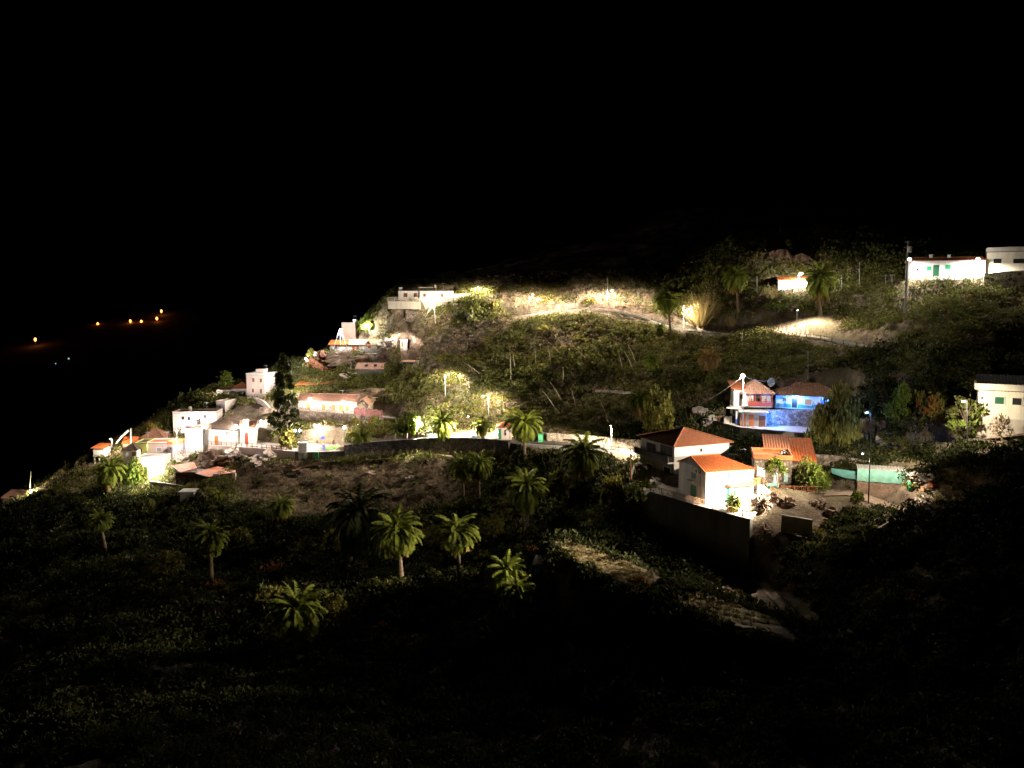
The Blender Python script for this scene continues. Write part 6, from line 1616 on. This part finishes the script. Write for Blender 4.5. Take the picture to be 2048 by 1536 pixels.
TG = "leafy trees among the palms of the ravine"
for i, (u, vt, vb, r_, lab) in enumerate(((478, 1058, 1105, 26, "leafy tree right of the dim tall palm in the ravine"), (612, 1090, 1140, 30, "broad leafy tree left of the largest palm's foot"), (668, 1062, 1110, 22, "small leafy tree between the rounded pale palm and the largest palm"), (865, 1050, 1100, 20, "small leafy tree between the two broad ravine palms"),
     (742, 1165, 1215, 30, "leafy tree in front of the palm with orange fruit"), (668, 1190, 1240, 24, "leafy tree right above the dim foreground palm"), (1120, 945, 1000, 30, "broad leafy tree left of the palm by the pale parapet"), (1105, 1000, 1050, 26, "leafy tree right of the palm with the pale bare trunk"), (1228, 955, 1010, 24, "leafy tree left of the hipped house's dark pole"),
     (335, 1105, 1160, 32, "leafy tree left of the dim tall palm in the ravine"), (292, 1000, 1040, 20, "small leafy tree below the burnt-out house front"), (985, 1030, 1085, 24, "leafy tree left of the palm with the pale bare trunk"), (540, 1165, 1215, 30, "leafy tree above the dim foreground palm, to its left"), (862, 1140, 1190, 26, "leafy tree left of the brightest palm's trunk"))):
    tree(0, u, vt, u + 2, vb, r_, lab, (L_OLIVE, L_GREEN, L_YELL)[i % 3], (L_GREEN, L_DARK, L_OLIVE)[i % 3], "leafy_tree", TG, ('dome', 'ball')[i % 2], 1500, .12, lift=.15, clumps=34, spread=.15, seed=i)
def spikes(n, seed, m, name, up_=1.0, w=.02, curve=.35):
    """fountain of narrow blades: cane clump or agave"""
    r = random.Random(seed); V = []; T = []
    for i in range(n):
        a = r.uniform(0, 6.283); t = r.random() ** .7; el = math.radians(88 - 55 * t * (1 if up_ > .5 else 1.5)); L = r.uniform(.6, 1.05)
        b = np.array([math.cos(a) * .25 * t, math.sin(a) * .25 * t, 0]); pts = [b]; e = el
        for k in range(4):
            b = b + np.array([math.cos(e) * math.cos(a), math.cos(e) * math.sin(a), math.sin(e)]) * L / 4; pts.append(b); e -= curve * (k + 1) * .22 * r.random() * 2
        s = np.array([-math.sin(a), math.cos(a), 0]) * w; o = len(V)
        for k, q in enumerate(pts): ww = (1 - .8 * k / 4); V += [q - s * ww, q + s * ww]
        for k in range(4): j = o + 2 * k; T += [(j, j + 1, j + 3), (j, j + 3, j + 2)]
    return np_mesh(name, np.array(V), np.array(T), m, parent="mesh")
for u, vb, h_, w_, lab, n_ in ((1402, 655, 78, 44, "big pale cane clump lit from the left by the upper road lamp", 420), (1462, 655, 42, 22, "narrow cane clump below the two-trunked palm", 160), (1430, 640, 55, 20, "dim cane clump right beside the big pale cane clump", 150), (1545, 600, 38, 26, "yellow cane fringe in front of the lamplit cabin", 200)):
    b = G(u, vb); o = link("cane_clump", spikes(n_, int(u), L_STRAW, "cane_clump", 1, .012)); o.location = b; s_ = h_ * b.y / F; o.scale = (s_ * w_ / h_ * 1.3, s_ * w_ / h_ * 1.3, s_)
    tag(o, lab, "cane clump", "cane clumps of the upper slope")

# agave flower stalks on the dark slope
st = [((735, 650), (745, 940)), ((760, 690), (778, 815)), ((938, 640), (950, 795)), ((1050, 625), (1068, 780)), ((1050, 590), (1160, 700)), ((1130, 565), (1220, 675)), ((1255, 620), (1390, 765)), ((1700, 600), (1775, 780)),
      ((1670, 660), (1750, 830)), ((1620, 660), (1660, 825)), ((1170, 790), (1172, 910)), ((1060, 910), (1170, 1085)), ((1000, 985), (1110, 1140)), ((1235, 970), (1280, 1150)), ((1470, 1060), (1545, 1260)), ((360, 760), (490, 850))]
SL = ["longest upright stalk on the left of the dark slope", "short stalk just right of the longest upright one", "straight stalk left of the slope's middle", "stalk with a hooked foot in the slope's middle", "stalk leaning steeply left below the white parapet", "second stalk leaning left below the white parapet", "long stalk leaning left under a round bush", "long curved stalk at the right of the dark slope", "stalk beside the long curved one on the right", "stalk in front of the brown palm remains",
      "short upright stalk in the black centre", "leaning stalk above the rubble road wall", "thin leaning stalk above the utility cabinet", "forked stalk above the rubble road wall", "long curved stalk reaching down to the rubble road wall", "thin stalk leaning left above the white lamp posts"]
for ((x0, y0), (x1, y1)), lab in zip(st, SL):
    u1, v1 = 840 + x1 / 4.096, 540 + y1 / 4.096; u0, v0 = 840 + x0 / 4.096, 540 + y0 / 4.096
    b = G(u1, v1); t = P(u0, v0, b.y - 1.0); d_ = t - b
    mb = MB(); mb.tube([(0, 0, -.2), d_ * .35 + Vector((.12, 0, 0)), d_ * .7 + Vector((.1, 0, .05)), d_], [.13, .10, .08, .04], 6)
    single("agave_stalk", mb, STALK, b, "dry agave " + lab, "agave stalk", "dry agave stalks on the dark slope")

# ------------------------------------------------------------------ shrubs that can be told apart as single plants
SHRUB = {}
def shrub_mesh(key, n, seed, m1, m2, **kw):
    SHRUB[key] = crown(n, seed, m1, m2, **kw); return SHRUB[key]
for s_ in range(3):
    shrub_mesh(("euph", s_), 420, 40 + s_, L_YELL, L_OLIVE, shape='dome', leaf=.15, clumps=60, flat=.8, spread=.08)
    shrub_mesh(("leafy", s_), 320, 50 + s_, L_GREEN, L_OLIVE, shape='dome', leaf=.17, clumps=22, flat=.9, spread=.17)
    shrub_mesh(("grey", s_), 320, 60 + s_, L_GREY, L_DRY, shape='dome', leaf=.15, clumps=22, flat=.8, spread=.17)
    shrub_mesh(("dry", s_), 300, 70 + s_, L_DRY, L_OLIVE, shape='dome', leaf=.16, clumps=20, flat=.7, spread=.18, asp=.22)
    shrub_mesh(("rust", s_), 320, 80 + s_, L_RUST, L_OLIVE, shape='dome', leaf=.15, clumps=20, flat=.8, spread=.18)
    SHRUB[("spiky", s_)] = spikes(70, 90 + s_, L_GREY, "crown", .3, .05, .2)
NS = 0
SK = {"euph": "round_bush", "leafy": "leafy_shrub", "grey": "grey_shrub", "dry": "dry_shrub", "rust": "rusty_shrub", "spiky": "agave_plant"}
SC_ = {"euph": "bush", "leafy": "shrub", "grey": "shrub", "dry": "shrub", "rust": "shrub", "spiky": "agave"}
def shrub(p, r, kind, label, group, hz=1.0):
    global NS
    o = link(SK[kind], SHRUB[(kind, NS % 3)]); o.location = p - up * r * .12; o.scale = (r, r, r * hz); o.rotation_euler = (0, 0, NS * 1.7)
    NS += 1; return tag(o, label, SC_[kind], group)
eu = [(890, 708, 15), (944, 711, 10), (960, 719, 12), (980, 707, 7), (947, 724, 8), (931, 743, 10), (1041, 675, 8), (1087, 729, 11), (1173, 711, 12), (1174, 678, 12), (1180, 602, 12), (1145, 747, 7), (1155, 673, 11), (1087, 652, 15), (1033, 816, 19), (1067, 816, 13), (1287, 763, 9), (1240, 777, 8), (895, 806, 11), (1311, 760, 10), (1233, 662, 7), (1199, 655, 9), (880, 715, 9), (872, 708, 9), (918, 716, 9), (922, 727, 8), (896, 742, 7), (912, 706, 6), (1125, 716, 7), (1150, 722, 6), (1105, 747, 6), (1160, 768, 7), (1180, 790, 8), (1142, 786, 8), (1040, 786, 8), (1100, 740, 9), (1195, 795, 7), (1250, 740, 6), (1282, 712, 8), (880, 822, 8), (915, 820, 8), (925, 808, 7)]
for u, v, r in eu:
    p = G(u, v + r * .6); shrub(p, r * 1.2 * p.y / F, "euph", "round domed olive bush on the steep slope below the upper road", "domed bushes on the steep slope", .85)
def field(poly, n, kinds, label_of, group, rmin, rmax, seed, hz=1.0):
    """single plants spread over a patch of hillside"""
    r = random.Random(seed); pv = [Vector((a, b, 0)) for a, b in poly]; k = 0
    us = [a for a, b in poly]; vs = [b for a, b in poly]
    while k < n:
        u, v = r.uniform(min(us), max(us)), r.uniform(min(vs), max(vs))
        if float(poly_sd(np.array([u]), np.array([v]), pv)[0]) < 0: continue
        p = G(u, v); kd = r.choice(kinds); rad = r.uniform(rmin, rmax)
        if any(blocked(p.x, p.y, .4) for _ in (0,)): k += 1; continue
        shrub(p, rad, kd, label_of[kd], group, hz * r.uniform(.8, 1.2)); k += 1
BLOCK = [PL((1500, 990, 119), (1690, 985, 118), (1690, 1010, 114), (1640, 1050, 108), (1560, 1075, 105), (1500, 1060, 107)), PLAZA, LONG_T, GABLE_T, BLUE_UP, BLUE_LOW, STONE_T]
for k in HOUSES:
    B_, r_, l_, Lx_, Ly_ = k['_B'], k['_r'], k['_l'], k['_Lx'], k['_Ly']
    BLOCK.append([B_ - r_ * .5 - l_ * .8, B_ + r_ * (Lx_ + .5) - l_ * .8, B_ + r_ * (Lx_ + .5) + l_ * (Ly_ + .5), B_ - r_ * .5 + l_ * (Ly_ + .5)])
for line, a, b in ((UP_EDGE, -.6, 5.2), (MID_EDGE, -.8, 5.8), (RIGHT_ROAD, -2, 2), (VALLEY_PATH, -.9, .9), (YARD_PATH, -2.2, 1.8)):
    BLOCK.append([*offset_line(line, a), *offset_line(line, b)[::-1]])
BLOCK.append([hit(u, v) for u, v in ((470, 815), (600, 790), (590, 858), (520, 880), (470, 872))])
BX = np.zeros(TX.shape, bool); SX = BX.copy()
for poly in BLOCK:
    pts = np.array([[p[0], p[1]] for p in poly]); i0, i1 = np.searchsorted(gy, [pts[:, 1].min() - 1, pts[:, 1].max() + 1]); j0, j1 = np.searchsorted(gx, [pts[:, 0].min() - 1, pts[:, 0].max() + 1])
    if i1 > i0 and j1 > j0: BX[i0:i1, j0:j1] |= poly_sd(TX[i0:i1, j0:j1], TY[i0:i1, j0:j1], [Vector((p[0], p[1], 0)) for p in poly]) > 0
for poly in STRIPS: SX |= poly_sd(TX, TY, poly) > 0
def blocked(x, y, m=0):
    j = int(round((x - GX0) / GS)); i = int(round((y - GY0) / GS))
    return not (0 <= i < BX.shape[0] and 0 <= j < BX.shape[1]) or bool(BX[i, j])
def dilate(M, r):
    k = int(round(r / GS)); out = M.copy()
    for a in range(-k, k + 1):
        for b in range(-k, k + 1):
            if a * a + b * b <= k * k: out |= np.roll(np.roll(M, a, 0), b, 1)
    return out
def labs(where, **over):
    base = {"leafy": "green leafy shrub ", "grey": "grey-green shrub ", "dry": "dry twiggy shrub ", "rust": "rust-brown shrub ", "euph": "round domed bush ", "spiky": "grey spiky agave "}
    return {k: v + where for k, v in base.items()}
field([(820, 640), (1010, 640), (1040, 800), (1000, 850), (860, 830), (800, 740)], 60, ["leafy", "grey", "dry", "spiky", "dry"], labs("on the bright slope below the summit house"), "shrubs of the bright slope", .45, 1.15, 1)
field([(1050, 640), (1320, 660), (1420, 760), (1290, 840), (1060, 830)], 64, ["leafy", "grey", "euph", "dry", "leafy"], labs("on the dark steep slope"), "shrubs of the dark slope", .5, 1.2, 2)
field([(1340, 680), (1640, 690), (1640, 745), (1560, 755), (1440, 740), (1340, 760)], 34, ["leafy", "grey", "dry", "euph"], labs("between the upper bend and the blue-lit house"), "shrubs below the upper bend", .5, 1.3, 3)
field([(1360, 600), (1550, 590), (1780, 590), (1760, 690), (1660, 640), (1480, 655), (1380, 650)], 56, ["leafy", "grey", "dry", "leafy", "euph"], labs("on the lit bank above the upper bend"), "shrubs above the upper bend", .5, 1.3, 4)
field([(1780, 580), (2040, 590), (2040, 640), (1850, 640), (1780, 690)], 34, ["leafy", "grey", "dry", "rust"], labs("on the bank below the top right houses"), "shrubs below the top right houses", .5, 1.2, 5)
field([(980, 560), (1300, 560), (1300, 625), (990, 610)], 26, ["leafy", "dry", "grey"], labs("on the lit bank behind the upper road"), "shrubs behind the upper road", .4, 1.0, 6)
field([(560, 935), (880, 930), (900, 1010), (620, 1010), (480, 960)], 44, ["dry", "grey", "leafy", "dry"], labs("on the bank below the plaza"), "shrubs of the bank below the plaza", .5, 1.3, 7)
field([(120, 960), (340, 985), (520, 1060), (480, 1150), (180, 1120), (40, 1020)], 40, ["leafy", "grey", "leafy"], labs("on the dim slope below the left cluster"), "shrubs below the left cluster", .9, 2.1, 8)
field([(440, 1080), (1100, 1060), (1080, 1300), (420, 1320)], 66, ["leafy", "euph", "leafy", "rust", "dry"], labs("in the dark ravine among the palms"), "shrubs of the dark ravine", 1.0, 2.4, 9)
field([(1060, 930), (1260, 940), (1240, 1050), (1080, 1070)], 34, ["leafy", "grey", "leafy"], labs("in the gully left of the huge dark wall"), "shrubs of the gully", .8, 1.8, 10)
field([(1640, 1030), (1760, 1020), (1800, 1110), (1640, 1130), (1520, 1160), (1600, 1090)], 40, ["leafy", "leafy", "euph"], labs("around the dusty path right of the water tank"), "shrubs below the dusty yard", .5, 1.3, 11)
field([(1820, 900), (2048, 890), (2048, 1010), (1860, 1040), (1810, 980)], 46, ["leafy", "grey", "leafy", "dry"], labs("on the bank below the lane at the right"), "shrubs below the lane", .5, 1.3, 12)
field([(1380, 1150), (1640, 1150), (1900, 1180), (1980, 1230), (1600, 1260)], 26, ["leafy", "rust", "euph", "dry"], labs("along the valley path"), "shrubs along the valley path", .4, 1.1, 13)
for u, v, r, kd, lab in ((1278, 1158, 20, "rust", "rust-brown bush between the two strips of terrace gardens"), (1830, 1195, 24, "rust", "rust-brown bush at the right end of the valley path"), (1130, 1285, 32, "euph", "round dim bush at the bottom of the picture below the overlapping palms"), (1285, 1262, 26, "euph", "round dim bush below the lower garden strip"), (1525, 1148, 12, "rust", "small rust-brown bush at the fork of the valley path"), (838, 1252, 18, "euph", "yellowish bush in the dark below the brightest palm"), (870, 1262, 14, "leafy", "small dim bush right of the yellowish bush in the dark"), (1098, 1130, 14, "leafy", "pale prickly plant left of the upper garden strip"), (1148, 1165, 9, "leafy", "small pale plant below the upper garden strip"), (1760, 1060, 34, "leafy", "largest lit bush below the tarpaulin shed"), (1700, 1075, 26, "leafy", "lit bush left of the largest bush below the tarpaulin shed"), (530, 1290, 24, "rust", "dim brown bush in the dark at the lower left")):
    p = G(u, v + r * .5); shrub(p, r * p.y / F, kd, lab, None, .9)

field([(1110, 1085), (1300, 1140), (1335, 1170), (1250, 1180), (1140, 1125)], 22, ["dry", "dry", "euph"], labs("growing over the edge of the upper garden strip"), "shrubs on the garden strips", .25, .7, 21)
field([(1340, 1185), (1560, 1235), (1580, 1275), (1450, 1260), (1330, 1205)], 18, ["dry", "dry", "euph"], labs("growing over the edge of the lower garden strip"), "shrubs on the garden strips", .25, .7, 22)
# ------------------------------------------------------------------ uncountable ground cover
def scrub(name, n, m, kind, seed, leaf, dens_seed, thr, hmax, asp=.4, yr=(58, 268), shell=False, per=11, only=None, skip=None):
    r = np.random.default_rng(seed)
    nt_ = n * (4 if only is None else 60)
    D_ = r.uniform(yr[0], yr[1], nt_); t = r.uniform(-.72, .72, nt_); x = t * D_
    keep = r.uniform(size=nt_) < D_ / yr[1] * 1.2
    dn = fbm(x, D_, 11.0, dens_seed, 3); keep &= dn > thr
    jj = np.clip(np.round((x - GX0) / GS).astype(int), 0, nx - 1); ii = np.clip(np.round((D_ - GY0) / GS).astype(int), 0, ny - 1)
    keep &= ~((dilate(BX, hmax * .8) if shell else BX) | SX)[ii, jj] if only is None else only[ii, jj]
    if skip is not None: keep &= ~skip[ii, jj]
    keep &= (np.abs(x) < 190)
    x, y = x[keep][:n], D_[keep][:n]; n0 = len(x)
    cx_ = np.repeat(x, per); cy_ = np.repeat(y, per); cs = np.repeat(r.uniform(.35, 1.0, n0) ** 1.3 * hmax * (np.clip(.45 + .9 * y / 200, .9, 1.5) if shell else 1), per); N_ = len(cx_)
    p = np.stack([cx_ + r.normal(size=N_) * cs * .5, cy_ + r.normal(size=N_) * cs * .5, np.zeros(N_)], 1)
    p[:, 2] = tz_arr(p[:, 0], p[:, 1]) + np.abs(r.normal(size=N_)) * cs * .45
    if shell:                                   # leaves gathered on the outside of rounded bushes
        d = r.normal(size=(N_, 3)); d[:, 2] = np.abs(d[:, 2]); d /= np.linalg.norm(d, axis=1)[:, None]
        lob = np.repeat(r.normal(size=(n0, 3)), per, 0); wob = 1 + .28 * np.sin(3.1 * (d * lob).sum(1) + lob[:, 0] * 5)
        p = d * (cs * wob * r.uniform(.75, 1.05, N_))[:, None] * np.array([1, 1, .8]); p[:, 0] += cx_; p[:, 1] += cy_; p[:, 2] += np.repeat(tz_arr(x, y), per) - .15 * cs
    a = r.normal(size=(N_, 3)); a[:, 2] = np.abs(a[:, 2]) + .35; a /= np.linalg.norm(a, axis=1)[:, None]
    b = np.cross(a, r.normal(size=(N_, 3))); b /= np.linalg.norm(b, axis=1)[:, None] + 1e-6
    s = leaf * r.uniform(.6, 1.5, N_)[:, None] * (.6 + (.75 if shell else .5) * p[:, 1:2] / 160)
    V = np.stack([p - a * s, p + b * s * asp, p + a * s, p - b * s * asp], 1).reshape(-1, 3)
    o = np_mesh(name, V, np.arange(4 * N_).reshape(N_, 4), m); tag(o, kind="stuff"); return o
def zone(px): return poly_sd(TX, TY, [hit(u, v) for u, v in px]) > 0
BK = zone(((470, 935), (620, 925), (900, 922), (960, 1000), (820, 1030), (560, 1040), (470, 985)))
LB = zone(((-200, 1020), (60, 1000), (190, 985), (420, 1000), (560, 1045), (720, 1040), (720, 1130), (-200, 1130)))
LOWZ = TZ < 41
UB = zone(((1478, 478), (1665, 478), (1665, 556), (1478, 556))) | zone(((970, 556), (1300, 552), (1310, 640), (1180, 618), (1000, 628)))
TB = zone(((800, 630), (900, 622), (1010, 650), (960, 715), (880, 760), (800, 745)))
scrub("green_scrub", 12000, L_GREEN, 0, 1, .15, 71, -.09, 1.3, .42, (122, 268), True, 36, skip=BK | LB | UB | TB)
scrub("tall_scrub", 4200, L_GREEN, 0, 21, .17, 77, -.05, 2.1, .42, (124, 262), True, 80, skip=BK | LB | UB | TB)
scrub("olive_scrub", 10000, L_OLIVE, 0, 2, .15, 83, -.06, 1.6, .42, (122, 268), True, 40, skip=BK | LB)
scrub("grey_scrub", 7000, L_GREY, 0, 8, .15, 87, -.06, 1.0, .35, (122, 268), True, 34, skip=LB)
scrub("tan_scrub", 12000, L_DRY, 0, 9, .15, 89, -.1, 1.0, .3, (128, 268), True, 36, skip=LB)
scrub("bank_twigs", 1300, L_DRY, 0, 22, .16, 89, -.4, 1.0, .2, (145, 200), True, 44, BK)
scrub("dry_scrub", 15000, L_DRY, 0, 3, .18, 97, -.12, .7, .2, (112, 268))
scrub("pale_grass", 6000, L_STRAW, 0, 4, .16, 111, .0, .4, .18, (118, 268), skip=LB)
scrub("garden_grass", 1500, L_STRAW, 0, 14, .15, 111, -.3, .35, .25, (84, 126), False, 12, SX)
scrub("ravine_undergrowth", 6500, L_DARK, 0, 5, .24, 143, -.2, 2.4, .42, (56, 172), True, 130, skip=BK | ~LOWZ)  # near-black leaf colour carries the darkness of the unlit ravine
scrub("slope_undergrowth", 1100, L_DARK, 0, 23, .24, 143, -.3, 2.2, .42, (140, 205), True, 120, LB & ~dilate(BX, 1.6))  # dark leaves laid over the unlit left slope, its shade in their colour
# loose stones
r = np.random.default_rng(9); n = 5000
D_ = r.uniform(70, 262, n); x = r.uniform(-.66, .66, n) * D_; keep = (fbm(x, D_, 8.0, 131, 3) > .02)
jj = np.clip(np.round((x - GX0) / GS).astype(int), 0, nx - 1); ii = np.clip(np.round((D_ - GY0) / GS).astype(int), 0, ny - 1); keep &= ~BX[ii, jj]
x, y = x[keep], D_[keep]; z = tz_arr(x, y); s = r.uniform(.12, .5, len(x)) ** 1.3
oct_ = np.array([[1, 0, 0], [-1, 0, 0], [0, 1, 0], [0, -1, 0], [0, 0, .7], [0, 0, -.7]]); of = np.array([[0, 2, 4], [2, 1, 4], [1, 3, 4], [3, 0, 4], [2, 0, 5], [1, 2, 5], [3, 1, 5], [0, 3, 5]])
V = (np.stack([x, y, z], 1)[:, None] + oct_[None] * s[:, None, None] * r.uniform(.6, 1.3, (len(x), 6, 1))).reshape(-1, 3)
T_ = (of[None] + 6 * np.arange(len(x))[:, None, None]).reshape(-1, 3)
tag(np_mesh("loose_stones", V, T_, ROCKP), kind="stuff")
